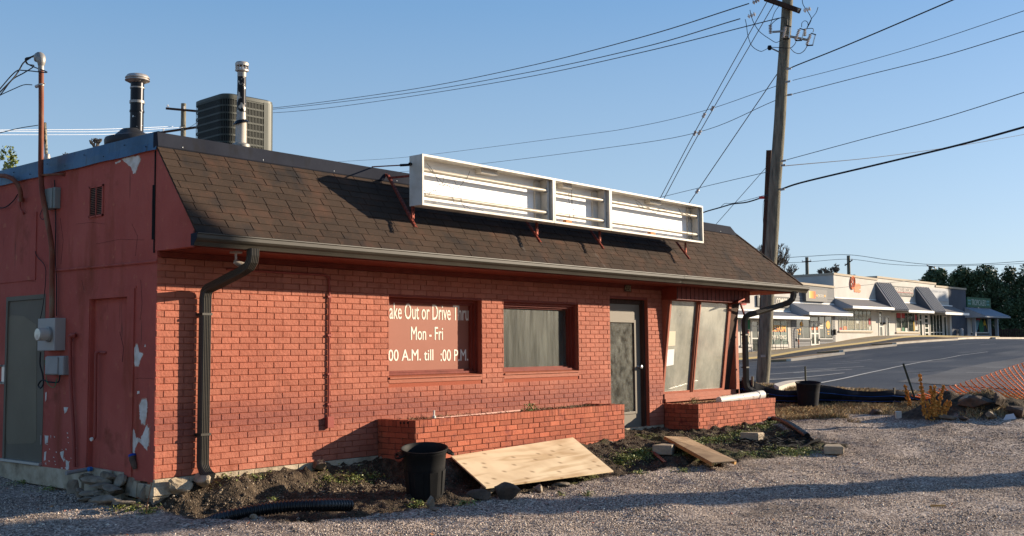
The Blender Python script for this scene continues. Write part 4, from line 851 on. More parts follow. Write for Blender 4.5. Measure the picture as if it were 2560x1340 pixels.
# slotted angle-iron brackets
def slotted(mb,a,b,w=.045,n=None,side=V(1,0,0)):
    a=V(*a);b=V(*b);d=b-a;L=np.linalg.norm(d);d/=L;s=unit(side-d*(side@d));q=np.cross(d,s);n=n or max(2,int(L/.05));hw=w/2
    for k in range(n):   # rungs and two rails so that the slots are really open
        c=a+d*(L*(k+.5)/n);mb.obox(c,d*(L/n*.25),s*hw,q*.0018)
    mb.obox(a+d*L/2+s*hw*.8,d*L/2,s*hw*.24,q*.0022);mb.obox(a+d*L/2-s*hw*.8,d*L/2,s*hw*.24,q*.0022);mb.obox(a+d*L/2-s*hw,d*L/2,s*.002,q*hw*.6)
for px_b in (1040,1352,1510,1725):
    py=onp(px_b,{1040:566,1352:605,1510:621,1725:647}[px_b],(0,-1.29,1),3.385);x=py[0]-.02
    lo=Y(px_b,{1040:568,1352:606,1510:622,1725:648}[px_b],-.74);hi=lo+(Y(970,437,-.045)-Y(1040,568,-.74));mb=MB();slotted(mb,lo,hi)
    j_=lo+(hi-lo)*.16;slotted(mb,(j_[0]+.03,j_[1],j_[2]),(j_[0]+.03,j_[1],SZ0+.01),.04);j2=lo+(hi-lo)*.93;slotted(mb,j2,(j2[0]+.02,SY1+.01,3.38),.045);slotted(mb,hi,V(hi[0],hi[1]+.03,hi[2]-.02),.06,2)
    mb.build('angle_bracket',M['rustred'],sg)
mb=MB();a=V(SX0-.03,SY1+.02,3.40);b=V(2.9,-.02,3.50);a=V(SX0-.0,SY1+.03,3.49);b=Y(930,417,.02);mb.tube([a,b],.008,6,0);mb.tube([a+V(.01,-.02,0),a+(b-a)*.2],.016,8,1);mb.lathe([(.02,0),(.02,.03)],V(SX0-.0,SY1-.03,3.49),(-1,0,0),8,1);mb.tube([b,b+V(0,-.04,-.12)],.006,5,0)
mb.build('stay_rod',[M['rustred'],M['blackmetal']],sg)
# ------------------------------------------------------------------ roof plant
def vent1():
    o=D(341,353,12.15);t=thing('stove_vent','black stove pipe vent with mushroom cap and flared skirt near the roof corner','roof vent',(o[0],o[1],3.33))
    s=221.;zt=D(341,181,12.15)[2];zb=o[2]
    mb=MB();mb.lathe([(.074,-.32),(.074,zt-zb-.07)],(o[0],o[1],zb),n=20);mb.lathe([(.082,0),(.082,.03)],(o[0],o[1],zb+.43),n=20,mi=1);mb.lathe([(.0805,0),(.0805,.02)],(o[0],o[1],zb+.33),n=20,mi=0);mb.lathe([(.0795,0),(.0795,.015)],(o[0],o[1],zb+.60),n=20,mi=1);mb.build('pipe',[M['blackmetal'],M['galv']],t,smooth=True)
    mb=MB();mb.lathe([(.085,.12),(.11,.10),(.17,.055),(.27,.03),(.285,.0),(.285,-.06),(.10,-.30)],(o[0]-.07,o[1],zb+.01),(-.10,0,1),26);mb.build('skirt',mat('tarred_skirt',(.04,.04,.042),.5,.3,mixc=((.45,.24,.05),.66,.74,9,(1,1,3))),t,smooth=True)
    mb=MB();c=(o[0],o[1],zt);mb.lathe([(0,0),(.06,-.004),(.11,-.018),(.132,-.045),(.133,-.055),(.12,-.058)],c,n=28);mb.lathe([(.08,-.07),(.133,-.073),(.136,-.082),(.12,-.09),(.08,-.11)],c,n=28);mb.lathe([(.12,-.052),(.126,-.068),(.12,-.07)],c,n=28)
    for k in range(6):
        an=k*math.pi/3+.3;mb.box((c[0]+.1*math.cos(an)-.004,c[1]+.1*math.sin(an)-.004,zt-.10),(c[0]+.1*math.cos(an)+.004,c[1]+.1*math.sin(an)+.004,zt-.05))
    mb.build('cap',M['rustygalv'],t,smooth=True)
vent1()
def vent2():
    d=11.9;o=D(602,361,d);t=thing('flue_pipe','slim flue pipe with peeling black paint standing in front of the air conditioner','roof vent',(o[0],o[1],o[2]-.2))
    ax=unit(D(605,160,d)-o);L=np.linalg.norm(D(605,160,d)-o);up=lambda k:o+ax*L*k
    mb=MB();mb.lathe([(.068,0),(.062,.02),(.058,L*.28+.1)],o-ax*.1,ax,18,0);mb.lathe([(.10,0),(.10,.03),(.07,.045)],o-ax*.03,ax,14,1);mb.build('base_sleeve',[M['whitepeel'],M['galv']],t,smooth=True)
    mb=MB();mb.lathe([(.052,0),(.052,L*.08),(.050,L*.09),(.050,L*.14)],up(.26),ax,18,0);mb.lathe([(.049,0),(.0475,L*.46)],up(.38),ax,18,1);mb.lathe([(.049,0),(.049,L*.07)],up(.84),ax,18,0);mb.build('pipe',[M['galv'],M['blackpeel']],t,smooth=True)
    mb=MB();mb.lathe([(.055,.03),(.085,.0),(.088,-.006),(.05,-.012)],up(.27),unit(ax+V(-.2,.1,0)),14);mb.build('storm_collar',M['blackmetal'],t)
    mb=MB();z=up(.91);mb.lathe([(.05,-.01),(.073,0),(.073,.018),(.06,.022)],z,ax,20);mb.lathe([(.062,.0),(.066,.012)],z+ax*.03,ax,20);mb.lathe([(.06,.0),(.073,.0),(.073,.025),(.06,.04),(0,.045)],z+ax*.062,ax,20)
    for k in range(12):
        an=k*math.pi/6;c=z+V(math.cos(an)*.066,math.sin(an)*.066,0);mb.tube([c+ax*.01,c+ax*.07],.006,4)
    mb.build('cap',M['rustygalv'],t,smooth=True)
vent2()
def ac():
    c=D(585,340,14.5);w=.40;zt=D(560,247,14.3)[2];zb=3.45;t=thing('air_conditioner','green grey condenser unit with louvred sides standing on the flat roof','air conditioner',(c[0],c[1],zb))
    ang=math.radians(-3);ux=V(math.cos(ang),math.sin(ang),0);uy=V(-ux[1],ux[0],0);o=V(c[0],c[1],0)
    def ringpts(r,s,nn=6):
        P=[]
        for q,(sx,sy) in enumerate(((1,1),(-1,1),(-1,-1),(1,-1))):
            for k in range(nn+1):
                an=q*math.pi/2+k*math.pi/2/nn;P.append(o+ux*(sx*(s-r)+r*math.cos(an))+uy*(sy*(s-r)+r*math.sin(an)))
        return P
    mb=MB()
    def ring(s0,r0,z0,s1,r1,z1,mi):
        a=ringpts(r0,s0);b=ringpts(r1,s1);n=len(a);mb.add([p+V(0,0,z0) for p in a]+[p+V(0,0,z1) for p in b],[(i,(i+1)%n,(i+1)%n+n,i+n) for i in range(n)],mi,.5)
    ring(w,.14,zb,w,.14,zb+.06,0);ring(w,.14,zt-.05,w,.14,zt,0);ring(w,.14,zt,w-.03,.13,zt+.018,0);ring(w-.03,.13,zt+.018,.25,.24,zt+.02,0);ring(.25,.24,zt+.02,.22,.21,zt-.03,1)
    ring(w-.022,.12,zb+.05,w-.022,.12,zt-.04,1)
    mb.build('cabinet',[M['acmetal'],M['dark']],t,smooth=True)
    mb=MB();n=11;H=(zt-.05-zb-.06)/n;P=ringpts(.14,w,8);m=len(P)
    for k in range(n+1):   # wrap-around straps
        z=zb+.06+k*H;h=.011
        a=[p+V(0,0,z-h) for p in P];b=[p+V(0,0,z+h) for p in P];mb.add(a+b,[(i,(i+1)%m,(i+1)%m+m,i+m) for i in range(m)],0,.5)
    # vertical slats along the perimeter
    per=P+[P[0]];seg=[np.linalg.norm(q-p) for p,q in zip(per[:-1],per[1:])];tot=sum(seg);N_=130
    for j in range(N_):
        s=tot*j/N_;i=0
        while s>seg[i]: s-=seg[i];i+=1
        p=per[i]+(per[i+1]-per[i])*s/seg[i];d=unit(per[i+1]-per[i])
        mb.add([p-d*.0035+V(0,0,zb+.05),p+d*.0035+V(0,0,zb+.05),p+d*.0035+V(0,0,zt-.04),p-d*.0035+V(0,0,zt-.04)],[(0,1,2,3)],0,.5)
    mb.build('louvre_panel',M['acmetal'],t)
    mb=MB();cn=[p for p in ringpts(.14,w+.004,8)]
    # smooth corner post on the right-hand corner (towards +x, -y)
    idx_=[i for i,p in enumerate(cn) if (p-o)@ux>.15 and (p-o)@uy<-.20]
    pp=[cn[i] for i in idx_];pp.sort(key=lambda p:(p-o)@ux+(p-o)@uy);pp=[o-uy*(w+.004)+ux*.20]+[p for p in pp if True]+[]
    a=[p+V(0,0,zb) for p in pp];b=[p+V(0,0,zt-.03) for p in pp];n_2=len(pp);mb.add(a+b,[(i,i+1,i+1+n_2,i+n_2) for i in range(n_2-1)],0,.5);mb.build('corner_panel',M['acmetal'],t)
    mb=MB();mb.box((c[0]-.45,c[1]-.45,3.33),(c[0]+.45,c[1]+.45,3.449));mb.build('stand',M['galv'],t)
ac()
t=thing('vent_stack','short mottled vent pipe behind the rusty service mast on the side parapet','roof vent',(.25,2.6,3.33));a=X(118,398,.25);b=X(112,307,.25)
mb=MB();mb.tube([a+V(0,0,-.15),b],[.021,.019],10,0);mb.build('pipe',mat('mottled_pipe',(.2,.18,.14),.8,stops=[(.4,(.04,.04,.03)),(.55,(.32,.28,.2))],nscale=30),t);mb=MB();mb.lathe([(.03,0),(.04,-.06),(.05,-.16)],a+V(0,0,.06),(0,0,1),10);mb.build('boot',M['rustygalv'],t,smooth=True)
# ------------------------------------------------------------------ electric service on the side wall
XM_=-.14
sm=thing('service_mast','rusty red service mast pipe with weatherhead rising past the side parapet','service mast',X(130,795,XM_))
P=[X(103,158,XM_),X(103,300,XM_),X(102,420,XM_),X(103,448,XM_),X(107,490,XM_+.01),X(117,545,XM_+.03),X(127,600,XM_+.05),X(130,640,XM_+.055),X(130,700,XM_+.055),X(130,798,XM_+.055)]
mb=MB();mb.tube(curve_pts(P,5),.030,14);mb.build('mast_pipe',M['rustpipe'],sm,smooth=True)
h=P[0];mb=MB();q=X(86,140,XM_)-h;q=unit(V(0,q[1],q[2]));mb.tube([h-V(0,0,.10),h-V(0,0,.02)],.034,14);mb.tube(curve_pts([h-V(0,0,.03),h+V(0,.0,.03),h+V(0,.03,.08),h+V(0,.08,.085),h+V(0,.125,.05)],4),[.036+.02*math.sin(k/16*math.pi) if k<13 else .05-.006*(k-12) for k in range(17)],14)
mb.build('weatherhead',M['galv'],sm,smooth=True)
a=X(104,438,XM_);mb=MB();mb.lathe([(.034,-.012),(.034,.012)],a,(0,0,1),14);mb.tube([a,a+V(.0,-.02,0),V(0,a[1]-.26,a[2]+.0)],.014,8);mb.lathe([(.03,0),(.03,.008)],V(-.01,a[1]-.26,a[2]),(1,0,0),10);mb.build('standoff_brace',M['rustpipe'],sm)
a=X(103,212,XM_);mb=MB();mb.lathe([(.033,-.01),(.033,.01)],a,(0,0,1),12,0);mb.lathe([(.014,0),(.02,.01),(.02,.08),(.012,.09)],a+V(0,.04,0),(0,1,0),10,1);mb.tube([a+V(0,-.03,0),a+V(0,-.09,0)],.006,5,0);mb.build('insulator_clevis',[M['galv'],M['porcelain']],sm)
# service conductors leaving to the left
sc=[]
def cable(name,label,pts,r,grp=None,m=None,n=4,k=6,cat='cable'):
    mb=MB();mb.tube(curve_pts(pts,k),r,n+1);o=mb.build(name,m or M['cable'],loc=pts[0]);return tag(o,label,cat,grp)
cable('service_cable','thick black service cable looping from the weatherhead down to the left edge',[X(86,138,XM_),X(74,146,XM_),X(58,158,XM_-.05),X(45,180,XM_-.1),X(25,205,XM_-.2),X(-60,290,XM_-.5)],.0085)
cable('service_cable','black service cable doubling back below the weatherhead to the mast',[X(82,140,XM_),X(66,148,XM_),X(70,160,XM_),X(86,168,XM_),X(113,178,XM_-.03),X(112,181,XM_-.04),X(60,176,XM_-.04),X(38,180,XM_-.08),X(0,222,XM_-.2),X(-40,270,XM_-.3)],.007)
cable('service_cable','lower black service cable curving under the loops towards the left edge',[X(84,142,XM_),X(64,146,XM_),X(68,160,XM_),X(85,165,XM_),X(60,182,XM_),X(30,200,XM_-.05),X(0,238,XM_-.1),X(-50,290,XM_-.2)],.007)
cable('neutral_cable','bare neutral wire tied to the mast insulator and running off to the left',[X(80,212,XM_),X(60,212,XM_),X(35,222,XM_-.03),X(0,238,XM_-.06),X(-50,262,XM_-.1)],.0055)
cable('phone_cable','thin black drop wire tied to the rusty mast at parapet height',[X(95,313,XM_),X(50,320,XM_-.1),X(0,332,XM_-.2),X(-60,348,XM_-.3)],.005)
# meter box
mt=thing('electric_meter','grey meter box with round glass meter under the rusty mast','electric meter',X(125,877))
a=X(93,798,-.10);b=X(139,872,-.10);a=X(97,797,-.12);b=X(138,874,-.12)
mb=MB();mb.box((-.13,b[1],b[2]-.01),(-.003,a[1],a[2]));mb.build('box',M['greybox'],mt,bevel=.006)
c=X(103,836,-.2);mb=MB();mb.lathe([(.085,0),(.085,.03),(.075,.035)],V(-.13,c[1]-.05,c[2]),(-1,0,0),24,0);mb.build('collar',M['galv'],mt,smooth=True)
mb=MB();mb.lathe([(.072,.0),(.072,.09),(.066,.11),(.0,.112)],V(-.16,c[1]-.05,c[2]),(-1,0,0),24,0);mb.build('glass_cover',mat('meter_glass',(.45,.44,.38),.15,.0,coat=1),mt,smooth=True)
tb=thing('telephone_box','small grey plastic utility box just below the electric meter','utility box',X(135,940))
a=X(116,890,-.08);b=X(158,938,-.08);mb=MB();mb.box((-.085,b[1],b[2]),(-.003,a[1],a[2]));mb.build('box',M['greyplastic'],tb,bevel=.012)
mb=MB();mb.box((-.10,b[1]+.10,b[2]+.01),(-.086,a[1]-.01,a[2]-.01));mb.build('cover',M['greyplastic'],tb,bevel=.01)
jb=thing('junction_box','grey green junction box high on the side wall behind the bend of the mast','utility box',X(124,520))
a=X(112,473,-.07);b=X(137,520,-.07);mb=MB();mb.box((-.075,b[1],b[2]),(-.003,a[1],a[2]));mb.build('box',mat('grey_green_paint',(.20,.22,.2),.6,bump=.002,bscale=20),jb,bevel=.006);mb=MB();mb.box((-.09,b[1]+.04,b[2]+.005),(-.076,a[1]-.03,a[2]-.005));mb.build('lid',mat('grey_green_lid',(.22,.24,.22),.6),jb,bevel=.004)
cable('meter_cable','black cables looping under the grey utility boxes beside the door',[X(101,880,-.06),X(100,910,-.06),X(106,935,-.06),X(108,960,-.06),X(101,970,-.06),X(96,962,-.06),X(106,950,-.06),X(122,955,-.07),X(145,955,-.06),X(150,938,-.05)],.009)
cable('ground_wire','green wire among the loops below the small grey box',[X(112,900,-.07),X(115,940,-.07),X(120,960,-.08),X(135,968,-.08),X(143,945,-.06)],.004,m=mat('green_wire',(.02,.2,.08),.5))
cable('wall_cable','thin black cable hanging down the wall beside the rusty mast to the meter',[X(136,450,-.02),X(139,560,-.02),X(138,640,-.02),X(141,700,-.02),X(141,790,-.02)],.006)
cable('wall_cable','loose black wire dangling across the wall left of the mast above the door',[X(88,628,-.02),X(92,640,-.02),X(112,665,-.03),X(114,700,-.03),X(108,760,-.04),X(100,800,-.04)],.0045)
cable('wall_cable','short black wire tail curling below the grey green junction box',[X(106,522,-.02),X(100,540,-.02),X(106,549,-.02),X(111,545,-.02)],.004)
cc_=thing('conduit_elbow','thick rusty conduit elbow curving over the side parapet at the left edge','conduit',X(58,500))
mb=MB();mb.tube(curve_pts([X(-40,438,-.16),X(0,439,-.16),X(18,441,-.15),X(35,450,-.13),X(47,468,-.10),X(52,485,-.08),X(53,503,-.06)],5),.027,12);mb.build('pipe',M['rustpipe'],cc_,smooth=True);mb=MB();mb.tube(curve_pts([X(50,505,-.05),X(51,520,-.04),X(57,530,-.03),X(60,536,-.01)],4),.012,8);mb.box((-.05,X(57,500)[1]-.05,X(57,500)[2]-.02),(-.0,X(57,500)[1]+.03,X(57,500)[2]+.02));mb.build('bracket',M['redpipe'],cc_)
cable('wall_cable','black cable arching from the left edge towards the conduit elbow',[X(-20,517,-.04),X(5,520,-.04),X(20,514,-.04),X(35,500,-.03),X(44,486,-.03)],.007)
# gas and drain pipes on the side wall
g=thing('wall_pipe','tall red painted pipe with a top elbow between the door and the boarded panel','pipe',X(182,1165,-.04))
mb=MB();mb.tube(curve_pts([X(190,838,-.0),X(183,838,-.045),X(176,841,-.05),X(175,850,-.05),X(177,960,-.045),X(184,1080,-.04),X(186,1168,-.04)],6),.019,10);mb.build('pipe',M['redpipe'],g,smooth=True)
mb=MB();mb.tube(curve_pts([X(189,838,-.03),X(183,838,-.045),X(176,841,-.05),X(175,855,-.05)],4),.025,10);mb.build('elbow',M['redpipe'],g)
g=thing('wall_pipe','red pipe shaped like an angular hook on the boarded panel','pipe',X(240,1100,.0))
mb=MB();mb.tube(curve_pts([X(266,882,.045),X(250,882,.02),X(243,883,-.01),X(240,890,-.012),X(239,980,-.012),X(238,1080,-.012),X(236,1095,-.012),X(228,1098,-.03)],5),.016,10);mb.build('pipe',M['redpipe'],g,smooth=True)
mb=MB();mb.tube([X(231,1097,-.03),X(227,1099,-.05)],.02,10);mb.build('pipe_end',M['pvc'],g)
g=thing('pvc_pipe','grey plastic pipe stub poking out over the rubble under the boarded panel','pipe',X(200,1180,-.05));mb=MB();mb.tube([X(165,1183,-.30),X(220,1173,-.03)],.022,12);mb.build('pipe',M['greyplastic'],g,smooth=True);mb=MB();mb.tube([X(221,1173,-.06),X(229,1172,-.02)],.024,12);mb.build('coupling',mat('blue_coupling',(.03,.15,.4),.5),g)
g=thing('drain_stub','rusty drain pipe with a blue tape collar by the building corner','pipe',X(332,1160,-.03));mb=MB();mb.tube([X(331,1140,-.03),X(331,1150,-.035),X(336,1165,-.03),X(338,1172,-.02)],[.035,.034,.028,.02],10);mb.build('pipe',M['darkrock'],g,smooth=True);mb=MB();mb.tube([X(330,1136,-.03),X(331,1141,-.03)],.038,12);mb.build('tape_collar',mat('blue_tape',(.01,.05,.3),.5),g)
# ------------------------------------------------------------------ shops across the lot
def fz(px,py,w=0.): return float(F(px,py,w)[2])
def fu(px,w=0.):  # position along the shop line
    return float((F(px,860,w))@FDIR)
def FP(u,z,w): return FDIR*u+FN*(FD+w)+V(0,0,z)
def fbox(mb,u0,u1,z0,z1,w0,w1,mi=0): mb.prism([FP(u0,z0,w1),FP(u1,z0,w1),FP(u1,z1,w1),FP(u0,z1,w1)],-FN*(w1-w0),mi)
paint=lambda n,c,r=.7,**k: mat(n,c,r,**k)
M['mwhite']=paint('shop_white_masonry',(.58,.55,.50),stops=[(.3,(.44,.415,.375)),(.7,(.55,.52,.475))],nscale=.6,bump=.004,bscale=6)
M['mgrey']=paint('shop_grey_siding',(.17,.17,.17))
M['mdark']=paint('shop_blue_grey_wall',(.09,.11,.14),stops=[(.3,(.05,.06,.08)),(.7,(.09,.10,.125))],nscale=.4)
M['coping']=paint('shop_coping',(.42,.35,.26))
M['corr']=paint('corrugated_grey_metal',(.22,.225,.24),.5)
M['corrd']=paint('corrugated_dark_metal',(.10,.11,.13),.45)
M['awnflat']=paint('grey_awning_roofing',(.16,.155,.155),.8)
M['awnwhite']=paint('white_awning_edge',(.85,.84,.80),.5)
M['awnside']=paint('pale_awning_end',(.38,.39,.41),.7)
M['alufr']=paint('shop_window_frame',(.62,.60,.55),.5)
M['signdark']=paint('dark_sign_face',(.05,.05,.05),.5)
M['signgrey']=paint('grey_sign_face',(.13,.125,.12),.5)
M['green']=paint('green_sign_face',(.01,.10,.05),.5)
M['org']=paint('orange_paint',(.75,.20,.07),.6)
M['gold']=paint('gold_vinyl',(.75,.38,.06),.5)
M['red']=paint('red_vinyl',(.5,.05,.04),.5)
def shop(name,label,loc): return thing(name,label,'shop',loc)
def wallpiece(st,u0,u1,zt0,zt1,m,depth=14,w=0.,cop=None,name='wall'):
    mb=MB();mb.prism([FP(u0,-.6,w),FP(u1,-.6,w),FP(u1,zt1,w),FP(u0,zt0,w)],-FN*depth,0);o=mb.build(name,m,st)
    if cop: mb=MB();mb.prism([FP(u0-.08,zt0-.05,w+.08),FP(u1+.05,zt1-.05,w+.08),FP(u1+.05,zt1+.14,w+.08),FP(u0-.08,zt0+.14,w+.08)],-FN*(depth if cop=='full' else .5),0);mb.build('coping',M['coping'],st)
    return o
def win(st,p0,p1,yt,yb,mull=(),bars=(),name='window',w=0.,fr=.05,sill=None,pane=None,inset=.10):
    pc=(p0+p1)/2;z1=fz(pc,yt,w);z0=fz(pc,yb,w);u0,u1=fu(p0,w),fu(p1,w);mb=MB()
    for a,b,c,d in ((u0,u0+fr,z0,z1),(u1-fr,u1,z0,z1),(u0+fr,u1-fr,z0,z0+fr),(u0+fr,u1-fr,z1-fr,z1)): fbox(mb,a,b,c,d,w+.001,w+.05)
    for m_ in mull: u=fu(m_,w);fbox(mb,u-fr*.5,u+fr*.5,z0+fr,z1-fr,w+.0012,w+.052)
    for y_ in bars: z=fz(pc,y_,w);fbox(mb,u0+fr,u1-fr,z-fr*.4,z+fr*.4,w+.0014,w+.048)
    o=mb.build(name,M['alufr'],st)
    mb=MB();fbox(mb,u0+fr*.5,u1-fr*.5,z0+fr*.5,z1-fr*.5,w-.02,w+.012);mb.build('pane',pane or M['mallpane'],o)
    if sill: mb=MB();fbox(mb,u0-.1,u1+.1,z0-.16,z0-.002,w+.0,w+.12);mb.build('window_sill',sill,o)
    return o,(u0,u1,z0,z1)
def awning(st,pw0,pw1,yw,pf0,yf,wf,top,corr=True,drop=.18,edge=True,side=True,zw=None,mname='awning',right=None):
    """sloping awning: wall line pw0..pw1 at image height yw, front edge wf metres out at image height yf (measured at pf0)"""
    u0,u1=fu(pw0),fu(pw1);zt=fz(pw0,yw);zf=fz(pf0,yf,wf);n=max(1,int((u1-u0)/.2)) if corr else 1
    vs=[];fs=[];mb=MB()
    for k in range(n+1):
        u=u0+(u1-u0)*k/n;b=(.035 if k%2 else 0) if corr else 0
        vs+=[FP(u,zt+b,.0),FP(u,zf+b,wf)]
    fs=[(2*k,2*k+2,2*k+3,2*k+1)[::-1] for k in range(n)];mb.add(vs,fs,0,.5)
    mb.prism([FP(u0+.01,zt-.02,.0),FP(u0+.01,zf-.02,wf-.01),FP(u0+.01,zf-drop,wf-.01),FP(u0+.01,zf-drop,0)],FDIR*(u1-u0-.02),1)
    o=mb.build(mname,[top,M['awnside'] if side else M['corrd']],st)
    if edge: mb=MB();fbox(mb,u0-.02,u1+.02,zf-drop-.02,zf+.03,wf,wf+.06);mb.build('awning_edge',M['awnwhite'],o);mb=MB();fbox(mb,u0,u1,zt+.0,zt+.09,.0,.05);mb.build('wall_flashing',M['awnwhite'],o)
    return o,(u0,u1,zt,zf)
WF=1.75
# A comics shop
A=shop('shop','white shop with dark comics sign and ribbed grey awning, partly hidden by the near pole',F(1915,883))
ua,ub=fu(1740),fu(1978.7);zt=fz(1978,712);wallpiece(A,ua,ub-.02,zt,zt,M['mwhite'],cop=True)
awning(A,1765,1978,773,2022,793,WF,M['corr'])
sgn=MB();z0,z1=fz(1935,768),fz(1935,741);fbox(sgn,fu(1893),fu(1973),z0,z1,.0,.14);s_=sgn.build('shop_sign',M['signdark'],A)
cr=M['cream']
text('lettering','COMICS',cr,s_,FP(fu(1944,.14),z0+.28*(z1-z0)*.6,.145),FDIR,(0,0,1),fu(1970)-fu(1944),(z1-z0)*.68,.03)
text('lettering','T',cr,s_,FP(fu(1897),z0+.35*(z1-z0),.145),FDIR,(0,0,1),.4,(z1-z0)*.55,.03)
text('lettering','CTION',cr,s_,FP(fu(1929),z0+.12*(z1-z0),.145),FDIR,(0,0,1),fu(1942)-fu(1929),(z1-z0)*.2,.02)
mb=MB();fbox(mb,fu(1852),fu(1867),fz(1860,762),fz(1860,741),0,.08);mb.build('shop_sign',M['red'],A)
o,(u0,u1,z0,z1)=win(A,1852,1877,797,863,[1860],sill=M['mwhite'])
random.seed(4)
cols=[mat('poster_%s'%n,c,.7) for n,c in (('purple',(.10,.04,.18)),('yellow',(.55,.33,.02)),('green',(.03,.16,.08)),('pale',(.5,.5,.45)),('blue',(.15,.3,.4)),('crimson',(.35,.05,.06)),('cream',(.55,.48,.35)))]
for (fx0,fx1,fy0,fy1,ci) in ((.02,.22,.6,.99,0),(.28,.66,.62,.99,1),(.7,.95,.6,.99,2),(.05,.2,.30,.55,3),(.3,.45,.35,.55,1),(.5,.65,.4,.6,4),(.68,.8,.45,.58,5),(.82,.94,.35,.58,6),(.06,.2,.1,.27,6),(.3,.42,.12,.3,4),(.46,.6,.1,.33,3),(.64,.78,.12,.38,6),(.8,.94,.05,.3,3)):
    mb=MB();fbox(mb,u0+(u1-u0)*fx0,u0+(u1-u0)*fx1,z0+(z1-z0)*fy0,z0+(z1-z0)*fy1,.014,.02);mb.build('poster',cols[ci],o)
win(A,1878,1896,801,880.5,[],[815,846],name='shop_door',fr=.11)
o,(u0,u1,z0,z1)=win(A,1920,1970,801,863,[1935,1953],sill=M['mwhite'],pane=mat('curtained_glass',(.20,.24,.21),.15,stops=[(.35,(.12,.16,.14)),(.6,(.30,.34,.30))],nscale=1.5,stretch=(6,6,.3)))
w_0=fu(1924);text('lettering','NCTUM',M['gold'],o,FP(w_0,z0+.55*(z1-z0),.06),FDIR,(0,0,1),fu(1964)-w_0,(z1-z0)*.25,.04);text('lettering','NCTUM',M['red'],o,FP(w_0+.05,z0+.54*(z1-z0),.055),FDIR,(0,0,1),fu(1964)-w_0,(z1-z0)*.14,.05)
text('lettering','OODS & COMICS',cr,o,FP(w_0,z0+.24*(z1-z0),.06),FDIR,(0,0,1),fu(1965)-w_0,(z1-z0)*.16,.01)
# B grey tattoo shop
B=shop('shop','grey sided shop with an orange striped sign box and glass double doors',F(2035,867))
ua,ub=fu(1978.7),fu(2089.2);wallpiece(B,ua+.02,ub-.02,fz(1985,708),fz(2087,719),M['mgrey'],cop=True)
mb=MB();zt=fz(1985,708)-.2;k=0
while .25+k*.22<zt+.1 and k<60:
    z=fz(2087,760)-6+k*.22
    if z>zt-.1: break
    if z>.3:
        if z+.17>fz(2010,786) or z<fz(2035,865): fbox(mb,ua+.03,ub-.03,z,z+.17,.0,.03)
        else:
            fbox(mb,ua+.03,fu(1990.5),z,z+.17,.0,.03);fbox(mb,fu(2083),ub-.03,z,z+.17,.0,.03)
            if z+.17<fz(2008,849): fbox(mb,fu(1990.5)+.01,fu(2025),z,z+.17,.0,.03);fbox(mb,fu(2048.5),fu(2083)-.01,z,z+.17,.0,.03)
    k+=1
mb.build('siding',paint('grey_siding_board',(.20,.20,.205)),B)
awning(B,1978.9,2088,757,2022,781,WF,M['corr'])
z0,z1=fz(2010,753),fz(2010,723);mb=MB();fbox(mb,fu(2010),fu(2063),z0,z1,.02,.34);s_=mb.build('shop_sign',M['signgrey'],B)
for k,c in enumerate(((.75,.6,.3),(.75,.45,.12),(.8,.35,.08),(.8,.25,.07),(.7,.16,.06))):
    mb=MB();a=fu(2017)+k*(fu(2033.5)-fu(2017))/5;fbox(mb,a,a+.62*(fu(2033.5)-fu(2017))/5+.08,z0+.25*(z1-z0),z0+.85*(z1-z0),.34,.35);mb.build('stripe',paint('stripe_colour',c),s_)
text('lettering','ZEN TATTOO',cr,s_,FP(fu(2040),z0+.36*(z1-z0),.35),FDIR,(0,0,1),fu(2054)-fu(2040),(z1-z0)*.24,.03)
for q in (2037,2057): mb=MB();mb.prism([FP(fu(q),z0+.38*(z1-z0),.345),FP(fu(q)+.15,z0+.5*(z1-z0),.345),FP(fu(q),z0+.62*(z1-z0),.345),FP(fu(q)-.15,z0+.5*(z1-z0),.345)],FN*.01);mb.build('diamond',M['gold'],s_)
o,(u0,u1,z0,z1)=win(B,1991.5,2025,798,847,[2006.5],[817],sill=M['mgrey'])
mb=MB();c=FP(u0+.9*1.0,z0+.72*(z1-z0),.03);mb.lathe([(0,0),(.26,.0),(.26,.01)],c,FN,14);fbox(mb,fu(1994),fu(2003),z0+.42*(z1-z0),z0+.52*(z1-z0),.02,.03);fbox(mb,fu(1995.5),fu(2001.5),z0+.2*(z1-z0),z0+.3*(z1-z0),.02,.03);fbox(mb,fu(1995.5),fu(2001.5),z0+.35*(z1-z0),z0+.38*(z1-z0),.02,.03);mb.build('window_sticker',M['gold'],o)
win(B,2026,2048,790,804,name='transom')
for a,b in ((2026.3,2037),(2037.2,2047.8)):
    o,(u0,u1,z0,z1)=win(B,a,b,805,863.5,[],[834],name='shop_door',fr=.13);mb=MB();mb.lathe([(0,0),(.16,0),(.16,.01)],FP((u0+u1)/2,z0+.73*(z1-z0),.03),FN,12);mb.build('door_sticker',M['org'],o)
o,(u0,u1,z0,z1)=win(B,2048.6,2081.5,789,847,[2063.5],sill=M['mgrey'])
mb=MB();c=FP(fu(2071),z0+.6*(z1-z0),.03);mb.lathe([(0,0),(.38,.0),(.38,.01)],c,FN,14);fbox(mb,fu(2068.5),fu(2073.5),z0+.3*(z1-z0),z0+.34*(z1-z0),.02,.03);fbox(mb,fu(2069.5),fu(2073),z0+.18*(z1-z0),z0+.25*(z1-z0),.02,.03);mb.build('window_sticker',M['gold'],o)
for k in range(3): mb=MB();fbox(mb,fu(2050),fu(2058.5),z0+(.62-.09*k)*(z1-z0),z0+(.67-.09*k)*(z1-z0),.02,.03);mb.build('window_sticker',M['cream'],o)
mb=MB();zz=fz(2087,832);fbox(mb,fu(2084),fu(2086),zz-.2,zz+.3,.0,.25);mb.build('mail_box',M['signdark'],B)
